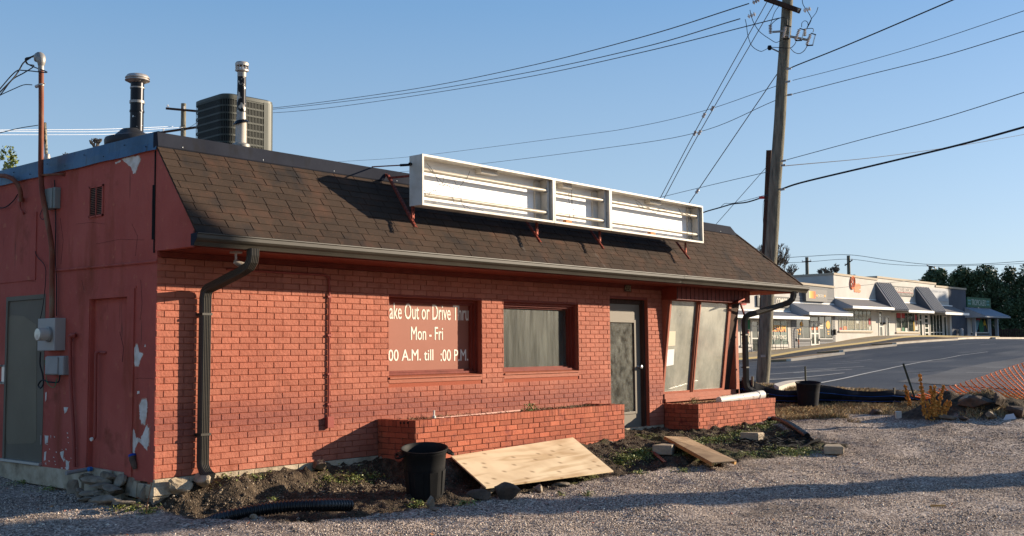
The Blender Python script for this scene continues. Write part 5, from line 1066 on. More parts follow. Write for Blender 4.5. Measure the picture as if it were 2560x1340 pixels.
# C long white row
C_=shop('shop','long white shop row with orange One logo and the records shop',F(2200,848))
ua,um,ub,uc=fu(2089.4),fu(2198),fu(2344),fu(2376)
wallpiece(C_,ua,um,fz(2089,686),fz(2198,700),M['mwhite'],cop='full');wallpiece(C_,um+.01,ub,fz(2198,694),fz(2344,711),M['mwhite'],cop='full');wallpiece(C_,ub+.01,uc,fz(2344,717),fz(2376,720),M['mwhite'],cop='full')
wallpiece(C_,uc+.01,fu(2419.6),fz(2376,720),fz(2419,724.5),M['mdark'],cop='full')
z0,z1=fz(2143,731),fz(2143,698)
# the script logo: a tall ring with a bolt through it, then n and e
mb=MB();a=FP(fu(2135.5),(z0+z1)/2+.25,.02);rx,rz=.42,(z1-z0)*.46
mb.tube([a+FDIR*(rx*math.cos(t)+.12*math.sin(t))+V(0,0,rz*math.sin(t)) for t in np.linspace(0,2*math.pi,28)[:-1]],.10,6,0,closed=True)
mb.tube([a+V(0,0,rz*.8)+FDIR*.2,a-FDIR*.1,a+FDIR*.1,a-V(0,0,rz*.8)-FDIR*.12],.05,5);lg=mb.build('logo_ring',M['org'],C_)
text('lettering','ne',M['org'],C_,FP(fu(2139.5),z0,.03),FDIR,(0,0,1),fu(2156)-fu(2139.5),(z1-z0)*.66,.09,shear=.1)
awning(C_,2089.5,2194,745.5,2127.4,765,WF,M['awnflat'],corr=False);awning(C_,2231,2295,756,2280,776,WF,M['awnflat'],corr=False);awning(C_,2324,2384,763,2359,781,WF,M['awnflat'],corr=False)
for (a,b,yt,pf,yf) in ((2193,2231,707,2237,775),(2293,2325,718,2335,780)):
    u0,u1=fu(a),fu(b);zt=fz(a,yt);zf=fz(pf,yf,WF);mb=MB();n=max(6,int((u1-u0)/.36));vs=[]
    for k in range(n):
        for f_,h in ((0,0),(.62,0),(.70,.10),(.92,.10)): u=u0+(u1-u0)*(k+f_)/n;vs+=[FP(u,zt+h,.02+h*.6),FP(u,zf+h,WF+.05+h*.6)]
    mb.add(vs,[(2*k,2*k+1,2*k+3,2*k+2) for k in range(4*n-1)],0,.5);mb.prism([FP(u0+.01,zt-.03,.0),FP(u0+.01,zf-.02,WF),FP(u0+.01,zf-.02,0)],FDIR*(u1-u0-.02),1);mb.build('slanted_canopy',[M['corr'],M['corrd']],C_)
z0,z1=fz(2237,739),fz(2237,715);mb=MB();fbox(mb,fu(2237),fu(2286.8),z0,z1,.0,.10);s_=mb.build('shop_sign',M['signdark'],C_)
text('lettering','SEASICK RECORDS',paint('pale_letters',(.70,.62,.55)),s_,FP(fu(2239.5),z0+.42*(z1-z0),.11),FDIR,(0,0,1),fu(2284.5)-fu(2239.5),(z1-z0)*.45,.035);mb=MB();fbox(mb,fu(2239.5),fu(2285),z0+.36*(z1-z0),z0+.395*(z1-z0),.1,.11);mb.build('underline',M['red'],s_)
text('lettering','BUY · SELL · TRADE',M['mwhite'],s_,FP(fu(2245),z0+.12*(z1-z0),.11),FDIR,(0,0,1),fu(2279)-fu(2245),(z1-z0)*.15,.02)
z0,z1=fz(2328,752),fz(2328,720.5);mb=MB();fbox(mb,fu(2327),fu(2373.5),z0,z1,.0,.06);s_=mb.build('shop_sign',paint('faded_sign_face',(.42,.43,.44)),C_);s_['label']='faded pale painted sign'
for k,tx in enumerate(('BASEMENT RECORDS',)): text('lettering',tx,paint('faded_letters',(.33,.35,.38)) if k==0 else bpy.data.materials['faded_letters'],s_,FP(fu(2333),z0+(.68-.27*k)*(z1-z0),.065),FDIR,(0,0,1),fu(2368)-fu(2333),(z1-z0)*.17,.02)
gl=mat('lattice_glass',(.12,.15,.13),.12,stops=[(.4,(.05,.07,.06)),(.55,(.16,.20,.17))],nscale=6)
o,(u0,u1,z0,z1)=win(C_,2098,2180,774,827,[2106,2118,2138,2149.7,2159.5,2169],sill=M['coping'],pane=gl)
mb=MB()
for k in range(40):
    a=u0+.1+(u1-u0-.2)*k/40;
    for (p,q) in ((0,.2),(.2,0)): mb.tube([FP(a+p,z0+.15,.014),FP(a+q,z0+(z1-z0)*.4,.014),FP(a+p,z0+(z1-z0)*.8,.014)],.012,3)
mb.build('security_grille',M['meshpale'],o)
for f0,f1,g0,g1,c in ((.01,.10,.02,.14,'poster_crimson'),(.14,.22,.02,.2,'orange_paint'),(.52,.6,.35,.55,'poster_pale'),(.91,.97,.3,.6,'poster_crimson'),(.91,.97,.05,.22,'poster_pale')):
    mb=MB();fbox(mb,u0+(u1-u0)*f0,u0+(u1-u0)*f1,z0+(z1-z0)*g0,z0+(z1-z0)*g1,.02,.03);mb.build('poster',bpy.data.materials[c],o)
win(C_,2198,2207.5,777,842.5,[],[791,816],name='shop_door',fr=.13);win(C_,2214.5,2224.6,791,843,[],[],name='shop_door',fr=.13)
mb=MB();fbox(mb,fu(2208.8),fu(2213),fz(2211,811),fz(2211,806),0,.3);mb.build('mail_box',M['signdark'],C_)
o,(u0,u1,z0,z1)=win(C_,2241,2297.5,781,830,[2254.5,2271.6,2288],sill=M['coping'])
for f0,f1,g0,g1,c in ((.02,.2,.04,.2,'poster_cream'),(.27,.36,.02,.22,'poster_green'),(.4,.5,.02,.2,'poster_pale'),(.78,.83,.05,.55,'poster_yellow'),(.84,.97,.1,.6,'poster_pale'),(.86,.93,.3,.9,'poster_crimson'),(.05,.4,.7,.98,'poster_crimson')):
    mb=MB();fbox(mb,u0+(u1-u0)*f0,u0+(u1-u0)*f1,z0+(z1-z0)*g0,z0+(z1-z0)*g1,.014,.02);mb.build('poster',bpy.data.materials[c],o)
win(C_,2299,2307,783,843.5,[],[800],name='shop_door',fr=.12);win(C_,2312,2322.5,785,844,[],[796,808,820,832],name='shop_door',fr=.13);win(C_,2326,2357.6,785,843,[2334.5,2342,2350],[831],fr=.08);win(C_,2360,2368,790,843,[],[],name='shop_door',fr=.12)
mb=MB();fbox(mb,fu(2371),fu(2375.5),-.5,fz(2373,768),.0,.25);mb.build('pillar',M['mwhite'],C_)
mb=MB();zz=fz(2404,835);mb.lathe([(.25,0),(.25,.9),(.1,1.0)],FP(fu(2404,.4),fz(2404,844),.4),(0,0,1),10);mb.build('planter_tub',M['awnside'],C_)
# E green sign shop
E_=shop('shop','small shop with green TROPICALEO sign and blue grey awning at the end of the row',F(2450,843.5))
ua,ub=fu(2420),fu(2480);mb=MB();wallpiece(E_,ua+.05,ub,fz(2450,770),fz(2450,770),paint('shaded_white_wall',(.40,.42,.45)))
z0,z1=fz(2450,769),fz(2450,745);mb=MB();fbox(mb,ua+.02,ub-.1,z0,z1,-.05,.1);s_=mb.build('shop_sign',M['green'],E_)
text('lettering','TROPICALEO',paint('pale_green_letters',(.45,.50,.42)),s_,FP(fu(2431),z0+.2*(z1-z0),.11),FDIR,(0,0,1),fu(2467)-fu(2431),(z1-z0)*.6,.02)
for q in (2424.5,2471):
    for k in (0,1): mb=MB();fbox(mb,fu(q)-.3,fu(q)+.5,z0+(.25+.32*k)*(z1-z0),z0+(.44+.32*k)*(z1-z0),.1,.11);mb.build('small_panel',paint('aqua_panel',(.12,.28,.26)) if 'aqua_panel' not in bpy.data.materials else bpy.data.materials['aqua_panel'],s_)
awning(E_,2415,2480,769,2419,787,2.2,paint('blue_grey_awning',(.20,.23,.27)),corr=False,edge=False)
for q in (2422.5,2479): mb=MB();fbox(mb,fu(q)-.15,fu(q)+.15,-.5,fz(q,788),.5,.8);mb.build('post',M['awnside'],E_)
o,(u0,u1,z0,z1)=win(E_,2429,2472,791,833,[],[],sill=M['signdark'],fr=.12)
for pts,c in (([(.1,.02),(.3,.02),(.45,.55),(.5,.8),(.25,.75),(.3,.45)],'poster_blue'),([(.5,.05),(.7,.05),(.75,.5),(.6,.9),(.45,.6)],'poster_green'),([(.65,.4),(.85,.5),(.95,.2),(.8,.85)],'poster_yellow'),([(.3,.7),(.5,.65),(.6,.95),(.35,.98)],'poster_crimson')):
    mb=MB();mb.prism([FP(u0+(u1-u0)*a,z0+(z1-z0)*b,.02) for a,b in pts],FN*.01);mb.build('window_painting',bpy.data.materials[c],o)
# rear raised block behind the row
R_=thing('rear_building','pale raised block showing above the grey shop roof, left of the One wall','building',F(2030,720,-9))
mb=MB();mb.prism([FP(fu(1935),0,-9),FP(fu(2089),0,-9),FP(fu(2089),fz(2087,700,-9),-9),FP(fu(1935),fz(1985,702,-9),-9)],-FN*6,0);mb.build('wall',paint('rear_block_wall',(.42,.45,.50)),R_);mb=MB();fbox(mb,fu(1935)-.1,fu(2089)-.1,fz(2040,703,-9)-.0,fz(2040,703,-9)+.2,-9.4,-8.9);mb.build('coping',M['coping'],R_)
# street things at the shops
def bench():
    p=F(1945,877,1.0);z=float(base(p[0:1],p[1:2])[0])+.16;t=thing('metal_bench','black wrought metal bench under the comics shop window','bench',(p[0],p[1],z))
    L=2.6;q=lambda a,b,c:V(p[0],p[1],z)+FDIR*a+FN*b+V(0,0,c)
    mb=MB()
    for k in range(6): mb.bar(q(-L/2,-.2+.09*k,.44),q(L/2,-.2+.09*k,.44),.03,.02)
    mb.build('seat',M['cable'],t);mb=MB()
    for k in range(14): a=-L/2+L*k/13;mb.tube([q(a,-.25,.44),q(a+.08,-.3,.65),q(a,-.33,.86)],.015,4)
    mb.tube([q(-L/2,-.33,.86),q(0,-.33,.95),q(L/2,-.33,.86)],.02,5);mb.build('backrest',M['cable'],t)
    for a in(-L/2+.05,0,L/2-.05):
        for b in (-.2,.25): mb=MB();mb.tube([q(a,b,.44),q(a,b*1.2,0)],.02,5);mb.build('leg',M['cable'],t)
    for a in(-L/2,L/2): mb=MB();mb.tube([q(a,-.25,.65),q(a,.2,.66),q(a,.25,.44)],.018,5);mb.build('armrest',M['cable'],t)
bench()
p=F(1993,872,1.6);z=float(base(p[0:1],p[1:2])[0])+.16;t=thing('bike_rack','dark bent metal loop rack on the sidewalk in front of the grey siding','bike rack',(p[0],p[1],z))
mb=MB();q=lambda a,c:V(p[0],p[1],z)+FDIR*a+V(0,0,c);mb.tube(curve_pts([q(-.45,0),q(-.45,1.2),q(-.3,1.6),q(.1,1.65),q(.45,1.5),q(.35,1.1),q(.25,.6),q(.25,0)],5),.045,8);mb.build('loop',M['mdark'],t,smooth=True);mb=MB();mb.tube([q(.25,.3),q(.25,.7)],.05,8);mb.build('band',M['org'],t)
# ------------------------------------------------------------------ kerbed islands and markings of the lot
def island(label,pts_front,pts_back):
    A_=[seen(*q) for q in pts_front];B_=[seen(*q) for q in pts_back];return A_,B_
def slab(name,A_,B_,m,up,th): return strip(name,A_,B_,m,up,th,n=4)
isl=[((1966,903.5),(2100,886.5)),((2098,880.5),(2232,865.5)),((2231,861.5),(2386,850.5)),((2386,849),(2478,846.5)),((2480,847),(2700,847))]
for k,(a,b) in enumerate(isl):
    P0,P1=seen(*a),seen(*b);off=FN*(.32+.0*k);bk=-FN*1.7
    slab('kerb',[P0,P1],[P0+off,P1+off],M['kerb'],.14,.3);slab('verge',[P0+bk,P1+bk],[P0,P1],M['kerbtan'],.13,.3)
def mark(px,w=.10,name='lot_marking'):
    P=[seen(*q) for q in px];A_=[];B_=[]
    for i,p in enumerate(P):
        d=unit((P[min(i+1,len(P)-1)]-P[max(i-1,0)])[:2]);n_=V(-d[1],d[0],0);A_.append(p-n_*w/2);B_.append(p+n_*w/2)
    strip(name,B_,A_,M['line'],.014,n=5)
mark([(2052,958),(2150,938),(2240,918),(2330,901),(2400,889),(2470,880)])
for a,b in (((1900,938),(2090,923)),((1900,952),(2110,933)),((1985,933),(2130,924)),((2010,925),(2160,917)),((2070,911),(2150,907)),((2100,905),(2180,899)),((1975,917),(2010,915)),((2415,932),(2485,932)),((2465,920),(2520,921)),((1925,962),(2000,955)),((2170,875),(2300,868)),((2330,869),(2360,867)),((2450,863),(2490,860))): mark([a,b],.09)
# seam where old and new asphalt meet, with the paler old patch on the right
P=[seen(*q) for q in ((2240,955),(2290,944),(2340,935),(2390,921),(2430,915),(2480,905),(2560,893),(2640,884))]
strip('asphalt_patch',P,[p+V(*(-_f[:2]*14+_r[:2]*14),0) for p in P],mat('old_asphalt',(.085,.085,.09),.8,stops=[(.3,(.06,.06,.065)),(.7,(.11,.11,.112))],nscale=.3,bump=.01,bscale=20),.008,n=4)
A0,B0=seen(1935,975),seen(2010,962);strip('kerb',[A0,B0],[A0+V(*(-_f[:2]*.5),0),B0+V(*(-_f[:2]*.5),0)],M['kerb'],.13,.3)
# ------------------------------------------------------------------ utility poles and wires
PD=27.8
up_=thing('utility_pole','tall weathered wooden power pole with fuse cutouts, beside the right end of the building','utility pole',D(1905,960,PD))
b0=D(1904,985,PD);t0=D(1969,0,PD);ax_=unit(t0-b0);top=b0+ax_*(np.linalg.norm(t0-b0)+2.2)
mb=MB();n=14;mb.tube([b0+(top-b0)*k/n+V(math.sin(k*1.7),math.cos(k*2.1),0)*.008 for k in range(n+1)],[.175-.045*k/n for k in range(n+1)],20);mb.build('pole_shaft',M['pine'],up_,smooth=True)
mb=MB();q=D(1908,890,PD-.19);mb.obox(q,(_r*.06),(0,0,.03),_f*.006);mb.build('pole_tag',M['galv'],up_)
def pd(px,py,dd=0.): return D(px,py,PD+dd)
mb=MB();mb.bar(pd(1912,-4,-.2),pd(2001,28,-.25),.09,.11);mb.build('crossarm',M['darkwood'],up_)
mb=MB();mb.bar(pd(1980,20,-.1),pd(1998,26,-.3),.06,.08);mb.build('crossarm_bracket',M['galv'],up_)
def insul(c,ax,L=.35,r=.05,n=4,m=None,par=up_,nm='insulator'):
    mb=MB();ax=unit(ax);prof=[(.012,0)]
    for k in range(n): h=L*(k+.15)/n;prof+=[(.02,h),(r,h+L/n*.3),(r*.9,h+L/n*.5),(.02,h+L/n*.6)]
    prof+=[(.012,L)];mb.lathe(prof,np.asarray(c,float)-ax*L/2,ax,10);return mb.build(nm,m or M['porcelain'],par,smooth=False)
a=pd(1935,15);insul(pd(1879,38,0),pd(1900,30)-pd(1860,46),.22,.06,3,M['whiteporc']);insul(pd(2018,24,-.3),pd(2040,17)-pd(1998,32),.20,.06,3,M['whiteporc']);insul(pd(1890,3),pd(1900,-2)-pd(1880,8),.2,.06,3)
insul(pd(1926,73,-.1),(0,0,1),.24,.05,6);insul(pd(2012,81,-.1),(0.1,0,1),.20,.045,5)
for (x0,y0,x1,y1) in ((1967,66,1961,96),(2001,74,1992,100),(2029,86,2020,112)):
    insul(pd((x0+x1)/2-3,(y0+y1)/2,-.35),pd(x0,y0)-pd(x1,y1),.30,.045,7,nm='fuse_insulator')
    mb=MB();mb.tube([pd(x0+9,y0+2,-.4),pd(x1+12,y1-1,-.4)],.016,6,0);mb.tube([pd(x0-2,y0-3,-.35),pd(x0+11,y0+1,-.42)],.014,5,1);mb.tube([pd(x1-4,y1+2,-.35),pd(x1+13,y1+1,-.42)],.018,5,1);mb.build('fuse_cutout',[M['alu'],M['blackmetal']],up_)
mb=MB();mb.bar(pd(1931,80,-.1),pd(1958,78,-.15),.03,.05);mb.bar(pd(1960,88,-.2),pd(2019,100,-.3),.05,.05);mb.bar(pd(2018,98,-.3),pd(2027,92,-.3),.03,.03);mb.build('cutout_bracket',M['galv'],up_)
mb=MB();mb.lathe([(.04,-.05),(.06,0),(.045,.06)],pd(1924,120,-.1),(0,0,1),10);mb.build('arrester',M['blackmetal'],up_);mb=MB();mb.bar(pd(1929,121,-.1),pd(1950,131,-.05),.025,.03);mb.build('arrester_arm',M['galv'],up_)
def hook(px,py,dx=12): mb=MB();mb.bar(pd(px,py,-.2),pd(px+dx,py+(-2),-.25),.03,.045);mb.build('wire_clamp',M['galv'],up_)
for q in ((1966,173),(1964,205),(1968,238),(1953,403),(1952,414),(1950,475)): hook(*q)
for k,pts in enumerate(([(1926,62),(1936,32),(1948,14)],[(1927,62),(1940,50),(1955,44),(1968,48),(1968,62)],[(1875,25),(1878,40),(1886,60),(1900,80),(1925,98),(1940,106),(1952,101)],[(1863,48),(1866,62),(1870,90),(1880,115),(1900,128),(1912,125),(1919,121)],[(1929,118),(1950,119),(1974,120),(1984,114),(1990,105)],[(1975,119),(1985,130),(1998,134),(2010,127),(2018,115)],[(2005,-5),(2008,12),(2020,30),(2028,45),(2026,55),(2018,70)],[(2045,18),(2040,32),(2028,48),(2017,70)],[(2004,68),(2005,57),(2012,52),(2019,56),(2020,66)],[(2014,72),(2030,71),(2034,75),(2032,81)])):
    mb=MB();mb.tube(curve_pts([pd(a,b,-.3) for a,b in pts],5),.009,4);mb.build('jumper_wire',M['cable'],up_)
st=thing('stub_pole','dark reddish timber stub standing right behind the big weathered power pole','utility pole',D(1898,960,29.6))
mb=MB();a=D(1925,376,29.6);b=D(1899,980,29.6);mb.bar(b,a,.15,.15);mb.build('timber',M['darkwood'],st)
mb=MB();q=D(1904,494,27.2);mb.obox(q,_r*.065,(0,0,.035),_f*.01);tagm=mb.build('cable_marker',M['red'],loc=q);tag(tagm,'small red marker tag on the thick cable left of the big pole','marker tag')
def wire(label,pts,r=.009,name='power_line',m=None,ins=(),cat='wire'):
    P=[D(a,b,c) for a,b,c in pts];t=None
    mb=MB();mb.tube(curve_pts(P,8),r,5)
    if ins:
        t=thing(name,label,cat,P[0]);mb.build('strand',m or M['wire'],t)
        for (a,b,c) in ins: mb=MB();mb.lathe([(.02,-.07),(.05,-.05),(.03,0),(.05,.05),(.02,.07)],D(a,b,c),unit(P[-1]-P[0]),8);mb.build('guy_insulator',M['porcelain'],t)
        return t
    return tag(mb.build(name,m or M['wire'],loc=P[0]),label,cat)
W_=lambda *a,**k: wire(*a,**k)
W_('thick black line rising from the big pole to the top edge',[(1972,172,28),(2000,160,27.5),(2120,112,26),(2382,0,23),(2480,-45,22)],.016,m=M['cable'])
W_('upper thin line sloping from the big pole to the right edge',[(1982,201,28),(2100,171,26),(2300,114,23),(2560,27,20),(2640,0,19)],.007)
W_('second thin line running right from the big pole, just under the upper one',[(1972,238,28),(2150,192,26),(2350,142,23),(2560,78,20),(2640,55,19)],.009)
W_('middle line leaving the big pole above the lowest thick cable',[(1958,402,28),(2150,350,26),(2350,297,23),(2560,231,20),(2640,205,19)],.009)
W_('faint almost level line crossing under the middle line right of the pole',[(1958,415,28),(2200,392,40),(2400,364,50),(2560,336,60),(2640,320,64)],.012)
W_('thickest black cable running from the big pole to the right edge',[(1951,474,28),(2010,455,27),(2200,410,25),(2400,362,22.5),(2560,318,20.5),(2640,296,20)],.024,m=M['cable'])
W_('thick cable dipping from behind the sign box to the stub timber',[(1740,540,34),(1762,530,33),(1800,519,32),(1832,510,31),(1870,505,30),(1918,489,28.3),(1951,474,28)],.02,m=M['cable'])
W_('thin wire riding along the thick cable left of the big pole',[(1800,519,31.8),(1812,509,31),(1832,508,30.8),(1880,497,29.5),(1918,486,28.3)],.007,m=M['cable'])
W_('highest of three lines sweeping left from the pole top to the distant pole',[(500,277,74),(660,272,68),(1000,228,55),(1300,170,44),(1600,94,34),(1872,9,28)],.016)
W_('middle of three lines sweeping left from the pole top',[(500,277,74),(660,275,68),(1000,236,55),(1300,185,44),(1600,120,34),(1850,47,28)],.015)
W_('lowest of three lines sweeping left from the pole top',[(505,284,74),(660,283,68),(800,272,62),(1000,245,55),(1300,196,44),(1600,132,34),(1949,45,28)],.014)
W_('faint line passing behind the sign box upper left corner',[(700,415,70),(851,404,62),(1034,391,55),(1437,340,42),(1600,315,36),(1760,277,32),(1941,215,28)],.008)
W_('faint line passing behind the middle of the sign box',[(1000,430,60),(1206,409,52),(1500,372,42),(1740,332,33),(1941,250,28)],.009)
W_('left one of the two long steel guy wires with strain insulators',[(1640,515,31),(1760,288,29.5),(1921,-2,28),(1935,-30,28)],.011,name='guy_wire',ins=[(1760,288,29.5),(1737,333,29.8)])
W_('right one of the two long steel guy wires with strain insulators',[(1650,515,31),(1749,331,29.7),(1936,8,28)],.011,name='guy_wire',ins=[(1749,331,29.7),(1781,271,29.4)])
W_('single steel guy wire running from mid pole down behind the sign box',[(1705,535,31),(1743,478,30.5),(1944,183,28)],.012,name='guy_wire',ins=[(1743,478,30.5)])
W_('thin line from the sign box top rising to the big pole',[(1640,496,42),(1780,462,34),(1918,430,28.3)],.009)
W_('thin guy wire running from the stub timber down to the roof end',[(1780,572,31),(1850,493,30),(1915,419,29.3)],.008,name='guy_wire')
W_('thin drop wire hanging beside the stub timber',[(1913,495,28),(1908,510,28),(1908,560,28),(1913,620,28)],.005)
# distant pole behind the roof
def farpole(label,px,yt,yb,d,r,arms,wpx=0):
    o=D(px,yb,d);t=thing('utility_pole',label,'utility pole',(o[0],o[1],base(o[0:1],o[1:2])[0]))
    mb=MB();a=D(px,yt,d);mb.tube([V(o[0],o[1],float(base(o[0:1],o[1:2])[0])-.3),a],[r*1.2,r],12);mb.build('pole_shaft',M['pine'],t,smooth=True)
    for (x0,y0,x1,y1) in arms:
        mb=MB();mb.bar(D(x0,y0,d-.2),D(x1,y1,d-.2),.12,.14);mb.build('crossarm',M['darkwood'],t)
        for k in (.05,.5,.95):
            if len(arms)<2 and k==.5: continue
            q=D(x0+(x1-x0)*k,y0+(y1-y0)*k,d-.2);insul(q+V(0,0,.15),(0,0,1),.25,.09,3,M['whiteporc'],t)
    return t
farpole('distant power pole with two crossarms left of the rooftop air conditioner',459,259,350,75,.17,[(415,271,505,279),(404,331,499,317)])
W_('pale sunlit line crossing the sky above the left parapet, upper of three',[(-60,328,60),(0,325,62),(250,323,68),(433,316,75)],.012,m=M['whitein']);W_('pale sunlit line above the left parapet, middle of three',[(-60,330,60),(0,328,62),(250,329,68),(465,318,75)],.012,m=M['whitein']);W_('pale sunlit line above the left parapet, lowest of three',[(-60,338,60),(0,337,62),(256,336,68),(400,330,75)],.011,m=M['whitein'])
W_('short slack line sagging right of the distant pole',[(463,320,75),(480,315,75),(503,297,75)],.015)
t=farpole('far pole with two transformers behind the grey shop',2017,643,715,150,.22,[(2005,655,2028,653)])
for q in (2009,2025): mb=MB();c=D(q,704,149.5);mb.lathe([(0,0),(.38,0),(.38,.75),(.2,.95),(0,1.0)],c-V(0,0,.2),(0,0,1),12);mb.lathe([(.06,0),(.06,.35)],c+V(0,0,.7),(0,0,1),6);mb.build('transformer',M['galv'],t)
t=farpole('far pole with small transformers behind the white One wall',2121,639,700,150,.22,[(2112,664,2131,650)])
for q in (2129,2136): mb=MB();c=D(q,692,149.5);mb.lathe([(0,0),(.3,0),(.3,.5),(.15,.7),(0,.72)],c-V(0,0,.4),(0,0,1),10);mb.build('transformer',M['galv'],t)
farpole('far pole rising at the left end of the dark trees',2325,666,700,150,.2,[(2317,664,2338,669)])
W_('upper far line over the shop roofs',[(1940,646,150),(2017,641,150),(2121,637,150),(2220,650,150),(2325,661,150),(2450,660,150),(2600,650,150)],.035);W_('lower far line over the shop roofs',[(1940,657,150),(2017,655,150),(2121,648,150),(2220,660,150),(2325,665,150),(2450,663,150),(2600,657,150)],.03)
W_('very faint line slanting across the shop walls',[(2070,722,80),(2190,710,84),(2310,698,88)],.014)
# ------------------------------------------------------------------ trees
def evergreen(name,label,px,yt,yb,d,w,seed,nleaf=5200,ls=.34,m=None,cone=.35,loc=None,h=None,zl=.02,group=None,z0=None):
    rs=np.random.default_rng(seed)
    if loc is None:
        o=D(px,yb,d);zt=D(px,yt,d)[2];zb=float(base(o[0:1],o[1:2])[0]) if z0 is None else z0;h=zt-zb
    else: o=np.array(loc,float);zb=o[2]
    t=thing(name,label,'tree',(o[0],o[1],zb),group)
    mb=MB();mb.tube([V(o[0],o[1],zb-.2),V(o[0]+.1,o[1],zb+h*.45),V(o[0],o[1],zb+h*.85)],[.22*h/9,.15*h/9,.04],8)
    for k in range(9):
        an=rs.uniform(0,6.28);z=zb+h*rs.uniform(.15,.7);mb.tube([V(o[0],o[1],z),V(o[0]+math.cos(an)*w*.35,o[1]+math.sin(an)*w*.35,z+h*.1)],[.07,.02],5)
    mb.build('trunk',M['bark'],t)
    nb=46;bc=[];br=[]
    for k in range(nb):
        u=rs.uniform(zl,1);an=rs.uniform(0,6.28);R=w/2*(1-u**2.2)**.5*(1-cone*u)
        rr=R*rs.uniform(.45,.95);bc.append((o[0]+math.cos(an)*rr,o[1]+math.sin(an)*rr,zb+h*(.02+u*.93)));br.append(w*.16*rs.uniform(.6,1.2)*(1-.35*u))
    bc=np.array(bc);br=np.array(br);ii=rs.integers(0,nb,nleaf);dv=rs.normal(size=(nleaf,3));dv/=np.linalg.norm(dv,axis=1)[:,None]
    c=bc[ii]+dv*(br[ii]*rs.uniform(.55,1.08,nleaf))[:,None];c[:,2]=np.maximum(c[:,2],zb+.1)
    a=rs.normal(size=(nleaf,3));a/=np.linalg.norm(a,axis=1)[:,None];b=np.cross(a,dv+rs.normal(size=(nleaf,3))*.5);b/=np.linalg.norm(b,axis=1)[:,None]
    s=(ls*rs.uniform(.5,1.2,nleaf))[:,None];v=np.stack([c-a*s*.5,c+b*s*.28,c+a*s*.5,c-b*s*.28],1).reshape(-1,3)
    f=np.arange(nleaf*4).reshape(-1,4);npmesh('crown',v,f,m or M['leafd'],rnd=rs.uniform(0,1,nleaf)*.6+rs.uniform(0,1,nb)[ii]*.4,parent=t);return t
for k,(px,yt,w) in enumerate(((2352,668,8.5),(2412,674,8.5),(2470,668,9),(2530,671,9),(2592,664,9))):
    evergreen('magnolia_tree',('leftmost tall dark evergreen of the row, nearest the shop roofs','second dark evergreen from the left, behind the blue grey wall','third dark evergreen, its crown behind the green sign','fourth dark evergreen with a sunlit crown top, right of the green sign','last dark evergreen cut by the right picture edge')[k],px,yt,842,140+2*(k%2),w*1.15,50+k,12000,.42,group=None)
evergreen('pine_tree','pale green pine top at the left edge above the parapet',18,350,520,34,2.6,71,5200,.13,M['pineneedle'],z0=-.5);evergreen('pine_tree','small pale green pine tip beside the first one above the parapet',48,392,520,36,1.3,72,2600,.12,M['pineneedle'],z0=-.5)
def bare(label,px,yt,yb,d,w,seed,depth=5,z0=None):
    rs=random.Random(seed);o=D(px,yb,d);h=D(px,yt,d)[2]-D(px,yb,d)[2];zb=float(base(o[0:1],o[1:2])[0]) if z0 is None else z0
    t=thing('bare_tree',label,'tree',(o[0],o[1],zb));mt=MB();mc=MB()
    def grow(p,dv,L,r,k,mb):
        q=p+dv*L;mid=p+dv*L*.5+V(rs.uniform(-1,1),rs.uniform(-1,1),rs.uniform(-1,1))*L*.06;mb.tube([p,mid,q],[r,r*.85,r*.7],4 if k<3 else 5)
        if k==0: return
        for _ in range(3 if k>1 else 4):
            nd=unit(dv+V(rs.uniform(-1,1),rs.uniform(-1,1),rs.uniform(-.3,.8))*.62);grow(q if rs.random()<.6 else mid,nd,L*rs.uniform(.62,.85),max(r*.62,.024),k-1,mc)
    b=V(o[0],o[1],zb);s=V(o[0],o[1],o[2]);mt.tube([b,s],[.22,.17],8);grow(s,V(0,0,1),h*.30,.15,depth,mt)
    mt.build('trunk',M['bark'],t);mc.build('branches',M['bark'],t);return t
bare('bare winter tree behind the big weathered pole',1942,592,735,120,7,3,6);bare('small bare tree between the pole and the grey shop',1983,655,720,125,4,5,5);bare('bare spreading tree behind the grey shop roof',2062,655,712,135,6,8,6);bare('second bare tree left of the far One wall pole',2085,660,712,138,6,18,6)
bare('small bare tree top above the left parapet',240,338,385,60,3,13,5,z0=0.);bare('faint low bare twigs beside the left parapet tree',168,378,405,62,3,15,4,z0=0.);bare('thin bare tree behind the roof end of the red building',1905,600,720,118,5,23,6)
# picket fence and shrubs under the evergreens
fw=thing('wood_fence','dark picket fence under the evergreens at the far right','fence',D(2480,846,126));mb=MB()
a=D(2482,844,126);b=D(2680,841,126)
n=70
for k in range(n):
    p=a+(b-a)*k/n;z=float(base(p[0:1],p[1:2])[0]);h=1.05+.06*math.sin(k*2.3)
    if k%2==0: mb.obox(V(p[0],p[1],z+h/2),unit(b-a)*.09,V(0,0,h/2),FN*.015)
mb.build('pickets',M['darkwood'],fw);mb=MB()
for zz_ in (.3,.85):
    za=float(base(a[0:1],a[1:2])[0])+zz_;zb=float(base(b[0:1],b[1:2])[0])+zz_;mb.bar(V(a[0],a[1],za),V(b[0],b[1],zb),.04,.08)
mb.build('rails',M['darkwood'],fw)
for k,q in enumerate((2508,2552)): evergreen('shrub',('yellow green shrub behind the picket fence','second yellow green shrub behind the picket fence near the edge')[k],q,822,840,131,1.6,90+k,1500,.16,M['pineneedle'])
